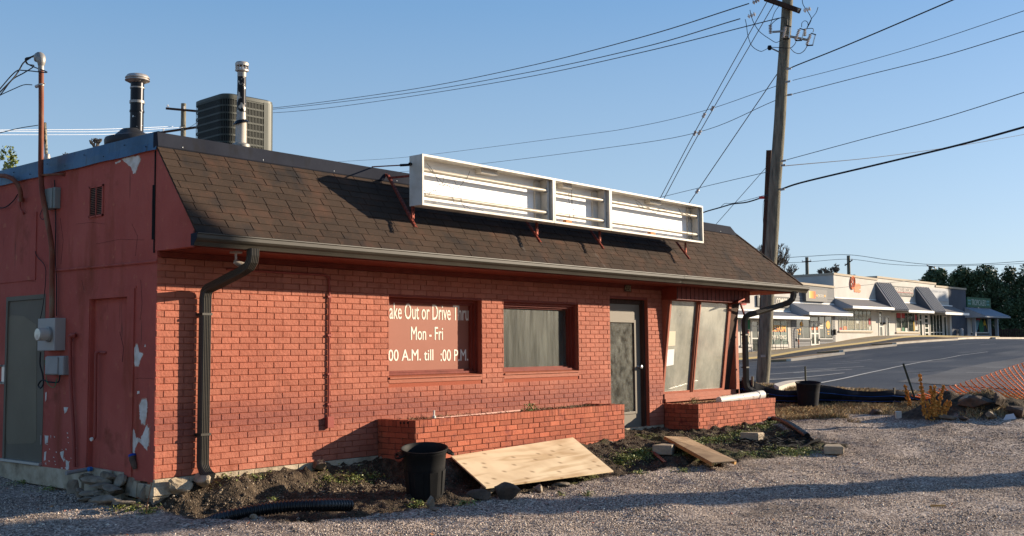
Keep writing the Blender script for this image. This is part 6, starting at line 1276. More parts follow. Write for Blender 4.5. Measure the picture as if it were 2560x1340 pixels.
# trees off to the right that shade the end of the shop row, and a pole; a wood added behind the viewer dims reflections
hs_=V(-SD[0],-SD[1],0);hs_/=np.linalg.norm(hs_)
for k,(q,dd,h) in enumerate(((2400,62,17.5),(2450,58,18.),(2500,60,18),(2560,56,19),(2620,60,19))):
    p=F(q,845)+hs_*(dd-18);evergreen('shade_tree','tall evergreen %s beyond the right picture edge'%('first','second','third','fourth','fifth')[k],0,0,0,0,12,200+k,9000,.9,loc=(p[0],p[1],1.),h=h+3.5,cone=.1)
p=Z(2560,1182,-.25)+hs_*13;t=thing('sign_pylon','broad steel pylon beyond the right edge that throws the long shadow over the gravel','sign pylon',(p[0],p[1],-.3));mb=MB();mb.tube([V(p[0],p[1],-.4),V(p[0],p[1],10.5)],[.50,.40],20);mb.build('column',M['galv'],t,smooth=True)
rs=np.random.default_rng(5);n=26000;tt=rs.uniform(0,1,n);ang=-1.9+tt*1.75;R=70+rs.uniform(-5,5,n);hh=(6.5+2.5*np.sin(ang*9)+1.2*np.sin(ang*31));z=rs.uniform(0,1,n)**.8*hh
c=np.stack([CAM[0]+R*np.cos(ang),CAM[1]+R*np.sin(ang),z-.3],1);a=rs.normal(size=(n,3));a/=np.linalg.norm(a,axis=1)[:,None];b=np.cross(a,rs.normal(size=(n,3)));b/=np.linalg.norm(b,axis=1)[:,None]
v=np.stack([c-a,c+b*.6,c+a,c-b*.6],1).reshape(-1,3);tag(npmesh('added_wood',v,np.arange(n*4).reshape(-1,4),M['farfol'],rnd=rs.uniform(0,1,n)),'low dark wood added unseen behind the viewer to dim reflections in the glass','wood',kind='stuff')
# ------------------------------------------------------------------ things on the ground
def GP(x,y,dz=0): return V(x,y,gz(x,y)+dz)
# trash cans
def can(label,pos,R,H,handles=True,rot=0,mt=None,ribs=True):
    t=thing('trash_can',label,'trash can',pos);m=mt or M['blackplastic'];o=np.array(pos)
    mb=MB();pr=[(0,.0),(R*.76,.0),(R*.78,.012),(R*.80,H*.10),(R*.885,H*.60),(R*.895,H*.62),(R*.90,H*.66),(R*.955,H*.90),(R*.985,H*.915),(R*.99,H*.955),(R*1.02,H*.965),(R*1.045,H*.985),(R*1.04,H),(R*1.0,H*1.003),(R*.965,H*.985),(R*.93,H*.9),(R*.74,.03),(0,.03)]
    mb.lathe(pr,o,(0,0,1),44);mb.build('can_body',m,t,smooth=True)
    if ribs:
        for k in range(8):
            an=rot+k*math.pi/4+.3;ca,sa=math.cos(an),math.sin(an)
            mb=MB();q0=o+V(ca*R*.80,sa*R*.80,H*.08);q1=o+V(ca*R*.885,sa*R*.885,H*.57);tg=V(-sa,ca,0)*.05
            n_=V(ca,sa,0)*.004;mb.add([q0-tg*.8+n_,q0+tg*.8+n_,q1+tg+n_,q1-tg+n_,q0-tg*.95-n_,q0+tg*.95-n_,q1+tg*1.1-n_,q1-tg*1.1-n_],[(0,1,2,3),(4,5,1,0),(5,6,2,1),(6,7,3,2),(7,4,0,3)],0)
            mb.build('rib',m,t)
    if handles:
        for s in (0,math.pi):
            an=rot+s;ca,sa=math.cos(an),math.sin(an);e=V(ca,sa,0);g=V(-sa,ca,0);mb=MB()
            c=o+e*R*.97+V(0,0,H*.90);mb.tube(curve_pts([c-g*.09+e*.0,c-g*.085+e*.055+V(0,0,-.02),c+e*.075+V(0,0,-.035),c+g*.085+e*.055+V(0,0,-.02),c+g*.09],5),.013,8)
            mb.obox(c+e*.02+V(0,0,.0),g*.085,e*.03,V(0,0,.006));mb.build('handle',m,t,smooth=True)
    return t
def lean(t,deg):
    t.rotation_euler=Matrix.Rotation(math.radians(deg),3,Vector(_r)).to_euler()
cpos=Z(1063,1241,-.345);dcan=float((cpos-CAM)@_f);Rc=58.5/FPX*dcan/1.03;ctop=D(1063,1121,dcan)[2]
lean(can('black trash can with side handles standing open by the brick planter corner',tuple(cpos),Rc,ctop-cpos[2]+.02,rot=YAW-math.pi/2+.25),9)
c2=ong(2020,1020,0.);d2=float((c2-CAM)@_f);lean(can('dark round bin without handles in front of the black silt fence',tuple(c2-V(0,0,.02)),30.5/FPX*d2,D(2020,953,d2)[2]-c2[2],handles=False,ribs=False,mt=M['siltf']),7)
def stake(label,a,b,d,da=0): 
    mb=MB();A_=D(*a,d);B_=D(*b,d+da);mb.bar(A_-(B_-A_)*.15,B_,.035,.02);mb.bar(A_,B_,.012,.04);return tag(mb.build('metal_stake',mat('green_steel_stake',(.05,.06,.04),.6) if 'green_steel_stake' not in bpy.data.materials else bpy.data.materials['green_steel_stake'],loc=A_),label,'stake')
stake('upright thin steel stake sticking up behind the dark bin',(2015,985),(2013,916),24.5);stake('leaning steel stake holding the low end of the orange netting',(2284,986),(2258,909),22.5)
# plywood
pw=thing('plywood_sheet','pale knotty plywood sheet leaning on the low planter beside the trash can','plywood',V(4.3,-1.4,-.2))
TL,TR,BL_,BR=Y(1127,1144,-.71),Y(1432,1096,-.71),Z(1215,1222,-.285),Z(1533,1180,-.285)
nn=unit(np.cross(TR-TL,BL_-TL));nn=nn if nn[2]>0 else -nn;TL=TL+nn*.004
mb=MB();mb.prism([BL_,BR,TR,TL],nn*.016,0);mb.build('sheet',[M['ply']],pw)
# worn panel with two rails beneath
bp=thing('wood_ramp','narrow worn wooden panel on two rails lying on the dirt before the door','board',V(7.5,-1.9,-.15))
z1_=-.06;q=[Z(1660,1090,gz(8.6,-.6)+.10),Z(1716,1092,gz(9,-.9)+.09),Z(1842,1152,-.165),Z(1780,1156,-.17)]
mb=MB();n_=unit(np.cross(q[1]-q[0],q[3]-q[0]));n_=n_ if n_[2]>0 else -n_;mb.prism(q,-n_*.012,0);mb.build('panel_top',M['panelwood'],bp)
for a,b,s in ((q[0],q[3],1),(q[1],q[2],-1)):
    side=unit(q[1]-q[0])*s;mb=MB();mb.prism([a+side*.002-n_*.0125,b+side*.002-n_*.0125,b+side*.06-n_*.0125,a+side*.06-n_*.0125],-n_*.035,0);mb.build('rail',M['lumber'],bp)
# concrete blocks
def cblock(label,px,py,z,L,Wd,H,rot,tilt=0,wedge=.0,rough=True):
    p=Z(px,py,z);p=V(p[0],p[1],gz(p[0],p[1])-.01);t=thing('concrete_block',label,'concrete block',p)
    u=V(math.cos(rot),math.sin(rot),tilt);u=unit(u);v=unit(np.cross((0,0,1),u));w=np.cross(u,v)
    b=[p-u*L/2-v*Wd/2,p+u*L/2-v*(Wd/2-wedge),p+u*L/2+v*(Wd/2-wedge),p-u*L/2+v*Wd/2];mb=MB();mb.prism(b,w*H,0);mb.build('body',M['block'],t,bevel=.008)
    if rough:
        nx_,nz_=14,8;vs=[];fs=[];rr=random.Random(int(px))
        for j in range(nz_+1):
            for i in range(nx_+1): vs.append(b[0]+(b[1]-b[0])*i/nx_+w*H*(.04+.90*j/nz_)+unit(np.cross(b[1]-b[0],w))*(.004+rr.uniform(0,.022)*(0<i<nx_)*(0<j<nz_)))
        fs=[(j*(nx_+1)+i,j*(nx_+1)+i+1,(j+1)*(nx_+1)+i+1,(j+1)*(nx_+1)+i) for j in range(nz_) for i in range(nx_)];mb=MB();mb.add(vs,fs,0);mb.build('split_face',M['blockrough'],t)
    return t
cblock('smooth wedge shaped concrete block lying left of the worn wooden panel',1664,1128,-.18,.40,.28,.13,math.radians(18),-.02,.05,rough=False)
cblock('rough faced concrete block lying on the black mesh mat by the right planter',1882,1092,-.12,.42,.28,.12,math.radians(12),-.05,.03)
cblock('rough faced concrete block farthest right, alone at the edge of the gravel',2083,1118,-.16,.42,.26,.11,math.radians(24),.0,.03)
# black plastic mesh mat
mp=[ong(*q_,-.15) for q_ in ((1818,1096),(1900,1082),(1990,1092),(2040,1108),(2010,1122),(1940,1132),(1880,1122))]
mt_=thing('mesh_mat','crumpled black plastic mesh mat on the dirt beneath the rough concrete block','mesh mat',mp[0])
mb=MB();u0,u1,v0,v1=ong(1832,1102,-.15),ong(1985,1084,-.15),ong(1935,1130,-.15),ong(2050,1108,-.15)
Nn_=44
def mpt(a,b):
    p=u0*(1-a)*(1-b)+u1*a*(1-b)+v0*(1-a)*b+v1*a*b;return V(p[0],p[1],gz(p[0],p[1])+.022+.018*math.sin(a*9)*math.sin(b*7+1))
for k in range(Nn_+1): mb.tube([mpt(k/Nn_,j/10) for j in range(11)],.006,4)
for k in range(30): mb.tube([mpt(j/14,k/29) for j in range(15)],.006,4)
mb.build('mesh',M['blackplastic'],mt_)
mb=MB();mb.tube([mpt(j/14,1.)+V(0,0,.015) for j in range(15)]+[mpt(1.,1-j/6)+V(0,0,.02) for j in range(1,7)],.017,6);mb.build('folded_edge',mat('matt_black_edge',(.02,.02,.02),.95,spec=.1),mt_,smooth=True)
# corrugated drain pipes
def corr_pipe(label,ctrl,r,pitch=.034,open_end=True):
    P=curve_pts(ctrl,10);P=[np.asarray(p) for p in P];L=[0]
    for a,b in zip(P[:-1],P[1:]): L.append(L[-1]+np.linalg.norm(b-a))
    n=int(L[-1]/pitch)*4;Q=[];R=[]
    for k in range(n+1):
        s=L[-1]*k/n;i=min(int(np.searchsorted(L,s,side='right'))-1,len(P)-2);f_=(s-L[i])/(L[i+1]-L[i]);Q.append(P[i]+(P[i+1]-P[i])*f_);R.append(r*(1 if k%4 in(1,2) else .80))
    t=thing('drain_pipe',label,'drain pipe',ctrl[0]);mb=MB();mb.tube(Q,R,20,0,caps=False);mb.build('corrugated_pipe',M['black'],t,smooth=False)
    mb=MB()
    for a,b in ((Q[-2],Q[-1]),(Q[1],Q[0])): mb.lathe([(0,0),(r*.86,0)],a,unit(b-a),20)
    mb.build('pipe_bore',M['dark'],t);return t
e=[Z(505,1322,-.42),Z(560,1290,-.36),Z(640,1274,-.34),Z(720,1264,-.36),Z(800,1262,-.37),Z(879,1262,-.37)]
zl=[gz(p[0],p[1]) for p in e];e=[V(p[0],p[1],z+.075) for p,z in zip(e,zl)]
e[1:]=[V(*Z(px,py,e[i][2])[:2],e[i][2]) for i,(px,py) in enumerate(((560,1294),(640,1276),(720,1266),(800,1263),(877,1263)),1)];e[0][2]=e[1][2]-.10
corr_pipe('long black corrugated drain pipe curving through the dirt trench by the gravel',e,.063)
a=V(*Y(1935,1062,-.72));g=Z(2018,1083,-.06);a2=V(a[0],a[1],max(a[2],gz(a[0],a[1])+.05));corr_pipe('short black corrugated pipe sloping out past the right planter corner',[a2+V(-.1,.1,.02),a2,(a2+g)/2+V(0,0,.02),V(g[0],g[1],gz(g[0],g[1])+.045)],.055)
# plastic pipes in the planters
wp=thing('pvc_pipe','thick dirty white plastic pipe lying across the right hand planter','pipe',Y(1860,1000,-.5));a=Y(1797,1000,-.42);b=Y(1906,984,-.60);a[2]=.36;b[2]=.415;mb=MB();mb.tube([a,b],[.062,.070],20);mb.build('pipe',M['pvc'],wp,smooth=True)
mb=MB();d_=unit(b-a);mb.tube([b-d_*.16,b],.078,20);mb.build('coupling',M['pvc'],wp,smooth=True)
sp_=thing('pvc_pipe','thin plastic irrigation pipe with riser lying along the long planter soil','pipe',Y(1085,1045,-.35))
a=Y(1085,1040,-.40);b=Y(1245,1023,-.30);a[2]=.425;b[2]=.43;mb=MB();mb.tube([a,b],.014,10,0);mb.tube([b,b+unit(b-a)*.5],.0145,10,0);mb.build('pipe',[mat('pink_stained_pvc',(.5,.26,.2),.5),M['pvc']],sp_,smooth=True)
mb=MB();mb.tube([a-V(0,0,.02),a+V(0,0,.10)],.012,8);mb.tube([a-V(0,0,.02),a+V(0,0,.035)],.024,10);mb.build('riser',M['pvc'],sp_)
# rocks
def boulder(label,px,py,z,r,sq,m,seed,sink=.35,name='rock',cat='rock'):
    p=ong(px,py,z);mb=MB();rock(mb,(p[0],p[1],p[2]+r*sq[2]*(1-sink)),r,sq,0,seed,2);return tag(mb.build(name,m,loc=p,smooth=False),label,cat)
boulder('dark brown angular rock at the lower edge of the plywood',1262,1246,-.28,.14,(1.3,.8,.75),M['darkrock'],3,.2)
boulder('grey rock propped against the near corner of the plywood',1218,1242,-.3,.10,(1.,.8,.8),M['stone'],4,.2)
boulder('second grey rock partly under the plywood lower edge',1198,1252,-.3,.10,(1.2,.7,.6),M['darkrock'],5,.3)
boulder('tan stone half buried below the plywood middle',1345,1228,-.28,.07,(1.6,.7,.6),M['stone'],6);boulder('flat tan stone to the right below the plywood',1405,1218,-.28,.065,(1.7,.8,.5),M['stone'],7)
boulder('small pointed tan stone in front of the trash can',1076,1272,-.32,.055,(.8,.7,1.3),M['stone'],8,.2);boulder('tan stone chip at the foot of the pointed stone',1084,1277,-.33,.04,(1.2,.8,.6),M['stone'],9)
boulder('small tan stone beside the long corrugated pipe',635,1299,-.34,.032,(1.2,.9,.8),M['stone'],10)
boulder('big pale concrete chunk under the left corner of the brick wall',446,1238,-.22,.15,(1.2,.6,.62),M['concrete'],11,.1,'concrete_chunk','rubble')
boulder('low pale chunk beside the big concrete chunk by the downspout',500,1218,-.12,.14,(1.5,.5,.5),M['concrete'],12,.2,'concrete_chunk','rubble')
boulder('crumbly mound of pale mortar on the bank near the window end',800,1178,-.12,.13,(1.8,.6,.5),M['stone'],13,.45,'mortar_lump','rubble')
# rubble of the broken base on the left side
for k,(px,py,x,r,sq) in enumerate(((186,1222,-.20,.09,(1,.8,1)),(200,1232,-.28,.07,(1,1,.7)),(235,1205,-.12,.13,(.6,1.4,.5)),(262,1215,-.13,.12,(.6,1.5,.45)),(232,1232,-.25,.10,(1,1.3,.3)),(285,1225,-.16,.13,(.6,1.4,.55)),(215,1247,-.32,.09,(1.1,1.1,.3)),(262,1248,-.34,.13,(.5,1.4,.35)),(306,1257,-.33,.11,(.8,1.2,.25)),(218,1195,-.06,.08,(.6,1,.8)),(300,1200,-.05,.10,(.5,1.1,.9)),(270,1190,-.04,.1,(.5,1.3,.5)),(338,1208,.02,.10,(.5,.9,1.2)),(365,1228,.01,.09,(.6,.8,1)))):
    p=X(px,py,x);mb=MB();rock(mb,(p[0],p[1],p[2]),r,sq,0,300+k,1,rot=.2*k%1)
    lab=('grey lump at the left end of the rubble under the boarded panel','small grey stone below the left rubble lump','long pale slab in the middle of the rubble pile','long flat slab right of the middle of the rubble','thin plate tilted at the foot of the rubble','stacked pale block on the right half of the rubble','flat chip lying on the gravel left of the rubble foot','long tilted sliver at the bottom of the rubble','flat plate lying lowest right of the rubble','upper left chunk tucked under the panel','upper right chunk under the panel edge','thin course piece at the top of the rubble','crumbling pale corner piece left of the brick corner','lower corner chunk under the crumbling corner piece')[k]
    tag(mb.build('rubble_piece',M['stone'],loc=p),lab,'rubble','broken pieces under the side wall')
# dirt heaps: slabs and rocks
for k,(px,py,z,r,sq,m) in enumerate(((2418,1014,.3,.17,(1.2,.7,.5),'block'),(2440,1024,.2,.19,(1.5,.7,.6),'darkrock'),(2500,1016,.25,.20,(1.4,.6,.7),'darkrock'),(2478,1044,.05,.11,(1.5,.7,.5),'stone'),(2370,1050,0.,.12,(1.8,.8,.45),'stone'),(2330,1050,0.,.09,(1.5,.8,.6),'darkrock'),(2190,1036,0.,.11,(1.5,.8,.5),'darkrock'),(2540,1040,.05,.15,(1.4,.8,.7),'darkrock'),(2410,1052,0,.08,(1.3,.8,.6),'darkrock'))):
    lab=('tan broken slab tilted on top of the dirt heap','large black rock just under the tan slab','tall black slab sticking up right of the slab heap','grey stone at the foot of the right heap','flat pale stone before the rust coloured weeds','brown stone at the left foot of the weeds','low brown rock lying in the dry grass left of the weeds','black rock near the right picture edge','small dark stone between the two heaps')[k]
    boulder(lab,px,py,z,r,sq,M[m],400+k,.3)
mb=MB();p=ong(2246,1046,0);mb.obox(p+V(0,0,.06),_r*.05,_f*.03,V(0,0,.06));tag(mb.build('white_cup',M['white'],loc=p),'small crushed white cup in the grass at the foot of the dirt heap','litter')
mb=MB();p=ong(2508,1052,0)
mb.add([p,p+_r*.22+V(0,0,.02),p+_r*.18+V(0,0,.11),p+_r*.05+V(0,0,.09)],[(0,1,2,3)],0);tag(mb.build('plastic_scrap',mat('bluish_plastic',(.45,.52,.62),.4),loc=p),'bluish white plastic scrap near the right edge in front of the heap','litter')
mb=MB();p=Z(2345,1267,gz(*Z(2345,1267,-.3)[:2]));mb.obox(p+V(0,0,.012),_r*.075,_f*.008,V(0,0,.008));tag(mb.build('wood_stick',M['lumber'],loc=p),'short yellow stick lying alone on the near gravel','stick')
mb=MB();a=ong(1632,1138,-.2);b=ong(1662,1160,-.2);mb.bar(a+V(0,0,.03),b+V(0,0,.02),.05,.008);tag(mb.build('rusty_strip',M['rustred'],loc=a),'rusty metal strip lying below the smooth wedge block','scrap metal')
# silt fence
top_=[(1835,935),(1853,952),(1856,946),(1860,954),(1880,949),(1892,958),(1915,966),(1940,974),(1970,977),(2010,974),(2050,962),(2080,966),(2130,976),(2180,979),(2232,975),(2262,979),(2300,990),(2330,1000)]
bot_=[1000,1004,1004,1005,1006,1006,1007,1008,1009,1010,1009,1009,1008,1010,1010,1011,1013,1015]
sf=thing('silt_fence','sagging black silt fence with blue stripes between the gravel and the lot','fence',D(2000,1010,25.5))
SFD=[float((ong(t_[0],y_,0.,25)-CAM)@_f) for t_,y_ in zip(top_,bot_)];SFD=[float(np.mean(SFD))+.08*math.sin(i*1.3)-.02*(i-9) for i in range(len(top_))]
def sfp(i,k,n=8,o=0):
    px,py=top_[i];yb=bot_[i];d=SFD[i]+o;return D(px,py+(yb-py)*k/n,d-.10*math.sin(k/n*3.1)+.05*math.sin(i*1.9+k*.8))
I=len(top_);mb=MB();vs=[sfp(i,k) for i in range(I) for k in range(9)];mb.add(vs,[(i*9+k,i*9+k+1,(i+1)*9+k+1,(i+1)*9+k) for i in range(I-1) for k in range(8)],0,.5);mb.build('fabric',M['siltf'],sf,smooth=True)
for f0 in (.42,.80):
    mb=MB();mb.tube([sfp(i,8*f0,o=-.04) for i in range(I)],.006,4);mb.build('blue_line',M['bluestripe'],sf)
for i,px in ((2,1857),(4,1881),(14,2235)):
    dq=SFD[i]-.05;mb=MB();a=D(px,1012,dq);b=D(px,{1857:943,1881:941,2235:969}[px],dq);mb.bar(a,b,.04,.03);mb.build('post',M['pine'],sf)
# orange barrier netting
on=thing('orange_netting','sagging orange and yellow plastic barrier netting at the right edge','barrier netting',D(2400,1000,22))
topn=[(2280,988),(2340,972),(2400,958),(2460,940),(2510,922),(2560,906),(2640,880)];nU=27
def ne(s,k,n=14):
    f_=s*(len(topn)-1);i=min(int(f_),len(topn)-2);f_-=i;tx=topn[i][0]+(topn[i+1][0]-topn[i][0])*f_;ty_=topn[i][1]+(topn[i+1][1]-topn[i][1])*f_
    v_=k/n;bx=tx+95*(v_**.6)*(1-.35*s);by=1003+6*math.sin(s*7)-4*s;  # the bottom drifts to the right
    x=tx+(bx-tx)*v_+9*math.sin(v_*3.14)*(s);y=ty_+(by-ty_)*v_;return D(x,y,22.5-1.0*s+.25*math.sin(v_*3+s*5))
mb=MB()
for j in range(nU+1): mb.tube([ne(j/nU,k) for k in range(15)],.015,4)
mb.build('orange_ribbon',M['orange'],on);mb=MB()
for k in range(15): mb.tube([ne(j/60,k) for j in range(61)],.006,4)
mb.build('pale_strand',M['meshpale'],on)
# rust coloured seed-head weeds
def dock(label,stalks,d0,seed):
    rs=np.random.default_rng(seed);o=ong(stalks[0][2],stalks[0][3]+8,0,20);d0=float((o-CAM)@_f);t=thing('dried_weed',label,'weed',o);m=M['rustweed'];mb=MB()
    cs=[];ss=[]
    for (xt,yt,xb,yb,w) in stalks:
        a=D(xb,yb,d0);b=D(xt,yt,d0);mid=(a+b)/2+_r*rs.uniform(-.04,.04);path=curve_pts([a,mid,b],6);mb.tube(path,[.012-.008*k/(len(path)-1) for k in range(len(path))],5)
        n=int(700*np.linalg.norm(b-a));tt=rs.uniform(.08,1,n)**.8;P=np.array([path[min(int(q*(len(path)-1)),len(path)-1)] for q in tt])
        bump_=.55+.45*np.sin(tt*23+rs.uniform(0,6));R=w*(1-.55*tt)*bump_;an=rs.uniform(0,6.28,n);rr=R*np.sqrt(rs.uniform(0,1,n));P=P+np.outer(np.cos(an)*rr,_r)+np.outer(np.sin(an)*rr,_f)+np.stack([0*rr,0*rr,rs.uniform(-.02,.02,n)],1);cs.append(P);ss.append(rs.uniform(.012,.026,n))
    mb.build('stalk',M['bark'],t);c=np.concatenate(cs);s=np.concatenate(ss)[:,None];n=len(c);a=rs.normal(size=(n,3));a/=np.linalg.norm(a,axis=1)[:,None];b=np.cross(a,rs.normal(size=(n,3)));b/=np.linalg.norm(b,axis=1)[:,None]
    v=np.stack([c-a*s,c+b*s,c+a*s,c-b*s],1).reshape(-1,3);npmesh('seed_heads',v,np.arange(n*4).reshape(-1,4),m,rnd=rs.uniform(0,1,n),parent=t)
M['rustweed']=mat('rusty_seed_heads',(.62,.30,.075),.8,rnd=.4)
dock('tall rust coloured dried weed with several seed stalks before the dirt heap',[(2299,930,2312,1045,.050),(2325,962,2328,1045,.045),(2337,960,2338,1045,.05),(2361,960,2345,1045,.045),(2378,1003,2355,1048,.05),(2345,1002,2340,1048,.055),(2318,1000,2322,1048,.055),(2308,985,2320,1050,.05),(2333,1010,2333,1052,.07),(2370,1000,2352,1048,.05)],21.0,1)
dock('single rust coloured dried weed stalk left of the tall clump',[(2263,961,2277,1015,.065),(2266,975,2276,1018,.05)],21.6,2)
# sapling by the corner
sp2=thing('twig','thin leafless reddish sapling twig standing in front of the building corner','twig',ong(366,1284,-.3));a=ong(366,1286,-.3);mb=MB();mb.tube(curve_pts([a,X(368,1262,a[0]),X(374,1232,a[0]),X(380,1205,a[0])],4),[.006]*6+[.004]*7,5);mb.tube([X(368,1258,a[0]),X(356,1248,a[0]),X(340,1243,a[0])],.003,4);mb.tube([X(369,1250,a[0]),X(375,1244,a[0])],.003,4);mb.build('stem',mat('reddish_twig',(.22,.1,.05),.8),sp2)
# ------------------------------------------------------------------ loose gravel, crumbs, grass and weeds
def octa(c,r,sq,rs,name,m,label,cat,rn=None,kind='stuff'):
    n=len(c);D6=np.array([[1,0,0],[-1,0,0],[0,1,0],[0,-1,0],[0,0,1],[0,0,-1]],float);F8=np.array([[0,2,4],[2,1,4],[1,3,4],[3,0,4],[2,0,5],[1,2,5],[3,1,5],[0,3,5]])
    q=rs.normal(size=(n,4));q/=np.linalg.norm(q,axis=1)[:,None];w,x,y,z=q.T
    Rm=np.stack([np.stack([1-2*(y*y+z*z),2*(x*y-z*w),2*(x*z+y*w)],-1),np.stack([2*(x*y+z*w),1-2*(x*x+z*z),2*(y*z-x*w)],-1),np.stack([2*(x*z-y*w),2*(y*z+x*w),1-2*(x*x+y*y)],-1)],1)
    v=D6[None]*rs.uniform(.55,1.15,(n,6,1))*r[:,None,None]*rs.uniform(.6,1.1,(n,1,3));v=np.einsum('nij,nkj->nki',Rm,v);v[:,:,2]*=sq;v+=c[:,None,:]
    f=(F8[None]+6*np.arange(n)[:,None,None]).reshape(-1,3);rn=rs.uniform(0,1,n) if rn is None else rn
    return tag(npmesh(name,v.reshape(-1,3),f,m,rnd=np.repeat(rn,8)),label,cat,kind=kind)
def stonemat(name,st,rough=.85):
    m=bpy.data.materials.new(name);m.use_nodes=True;t=m.node_tree;N=t.nodes;L=t.links;p=N['Principled BSDF'];p.inputs['Roughness'].default_value=rough
    a=N.new('ShaderNodeAttribute');a.attribute_name='rnd';r=N.new('ShaderNodeValToRGB');L.new(a.outputs['Fac'],r.inputs[0]);e=r.color_ramp.elements
    while len(e)<len(st): e.new(.5)
    for el,(po,co) in zip(e,st): el.position=po;el.color=(*co,1)
    L.new(r.outputs[0],p.inputs['Base Color']);return m
M['gravel']=stonemat('gravel_stone',[(0,(.06,.045,.037)),(.25,(.19,.145,.115)),(.55,(.41,.325,.26)),(.8,(.60,.49,.395)),(.97,(.82,.72,.60)),(1,(.40,.12,.07))])
M['crumb']=stonemat('soil_crumb',[(0,(.03,.022,.016)),(.6,(.085,.062,.04)),(.88,(.17,.13,.09)),(1,(.34,.29,.23))])
def frus(n,cmin,cmax,pw,rs,lo=-.58,hi=.62):
    c=cmin*(cmax/cmin)**(rs.uniform(0,1,n)**pw);l=rs.uniform(lo,hi,n)*c;h=math.hypot(_f[0],_f[1]);return CAM[0]+_r[0]*l+_f[0]/h*c,CAM[1]+_r[1]*l+_f[1]/h*c,c,l
rs=np.random.default_rng(31);x,y,c_,l_=frus(330000,7.2,21.5,.95,rs);ok=~((x>.05)&(y>-.01)&(x<12)&(y<8.5));x,y,c_=x[ok],y[ok],c_[ok]
z,so,mo,dry=height(x,y);clump=fbm(x*1.6,y*1.6,3,77)
clump2=fbm(x*.45+3,y*.9,3,78);g=(so<.4)&(dry<.5)&((rs.uniform(0,1,len(x))<.66+.8*clump+.9*clump2));r=rs.uniform(.0045,.0115,len(x))*(1+.018*(c_-8))*(1+.55*np.maximum(0,fbm(x*.7,y*1.1,3,79)))*np.where(rs.uniform(0,1,len(x))>.985,1.7,1)
inb=((x>3)&(x<7.36)&(y>-.67))|((x>9.45)&(x<12.2)&(y>-.67))
g&=~inb
rn=rs.uniform(0,1,len(x))**(1+1.3*sst(14.6,15.8,c_+fbm(x*.8,y*.8,3,91)*1.2)*(1-sst(19.5,20.5,c_)))  # stones darker in a mid-depth band: soft shade put into their colour
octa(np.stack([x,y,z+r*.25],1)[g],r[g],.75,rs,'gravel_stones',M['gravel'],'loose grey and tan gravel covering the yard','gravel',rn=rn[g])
n=60000;x=rs.uniform(-1.2,12.6,n);y=rs.uniform(-3.4,.0,n);z,so,mo,dry=height(x,y);inb=((x>3)&(x<7.36)&(y>-.67))|((x>9.45)&(x<12.2)&(y>-.67));g=(so>.5)&~inb;r=rs.uniform(.004,.011,n)*np.where(rs.uniform(0,1,n)>.97,2.6,1)
octa(np.stack([x,y,z+r*.2],1)[g],r[g],.8,rs,'soil_crumbs',M['crumb'],'crumbs of dark soil and small stones along the wall','soil')
n=5000;x=rs.uniform(-.3,3.4,n);y=rs.uniform(-.75,-.02,n);z,so,_,_=height(x,y);g=(so>.5)&(fbm(x*3,y*3,3,55)>-.05);r=rs.uniform(.006,.016,n)*np.where(rs.uniform(0,1,n)>.95,2.6,1)
octa(np.stack([x,y,z+r*.1],1)[g],r[g],.8,rs,'bank_clods',stonemat('tan_clod',[(0,(.04,.028,.018)),(.5,(.12,.085,.052)),(1,(.27,.21,.14))]),'tan clods on the earth bank under the front wall','soil')
def blades(x,y,z,h,w,lean,rs,name,m,label,cat,rn=None,kind='stuff'):
    n=len(x);an=rs.uniform(0,6.28,n);dx,dy=np.cos(an),np.sin(an);la=rs.uniform(0,6.28,n);L=h*lean*rs.uniform(.2,1.3,n)
    b=np.stack([x,y,z-.01],1);s=np.stack([dx,dy,0*dx],1)*w[:,None]*.5;tip=b+np.stack([np.cos(la)*L,np.sin(la)*L,h],1);mid=(b+tip)/2+np.stack([0*h,0*h,h*.12],1)
    v=np.stack([b-s,b+s,mid+s*.7,tip,mid-s*.7],1).reshape(-1,3);return tag(npmesh(name,v,np.arange(n*5).reshape(-1,5),m,rnd=rs.uniform(0,1,n) if rn is None else rn),label,cat,kind=kind)
M['drygrass']=stonemat('dry_grass_blade',[(0,(.14,.09,.045)),(.5,(.32,.22,.11)),(.85,(.50,.37,.2)),(1,(.16,.18,.06))])
M['weed']=stonemat('green_weed',[(0,(.07,.09,.02)),(.5,(.17,.20,.045)),(.85,(.30,.32,.08)),(1,(.38,.28,.12))],.6)
x,y,c_,l_=frus(190000,18.5,27,1,rs,.20,.53);z,so,mo,dry=height(x,y);k_=fbm(x*1.3,y*1.3,3,88);g=(dry>.25)&(rs.uniform(0,1,len(x))<.45+.9*k_);g&=~(so>.6);h=rs.uniform(.03,.10,len(x))*(1+.8*np.maximum(k_,0))
blades(x[g],y[g],z[g],h[g],np.full(g.sum(),.012),1.0,rs,'dry_grass',M['drygrass'],'strip of short dry straw coloured grass before the silt fence','grass')
x,y,c_,l_=frus(60000,17,24,1,rs,.25,.53);z,so,mo,dry=height(x,y);g=(so>.2)&(x>13)&(fbm(x*1.5,y*1.5,3,61)>.12);h=rs.uniform(.03,.11,len(x));blades(x[g][:5000],y[g][:5000],z[g][:5000],h[g][:5000],np.full(min(5000,g.sum()),.012),.9,rs,'heap_grass',M['drygrass'],'dead grass tufts growing over the dirt heaps','grass')
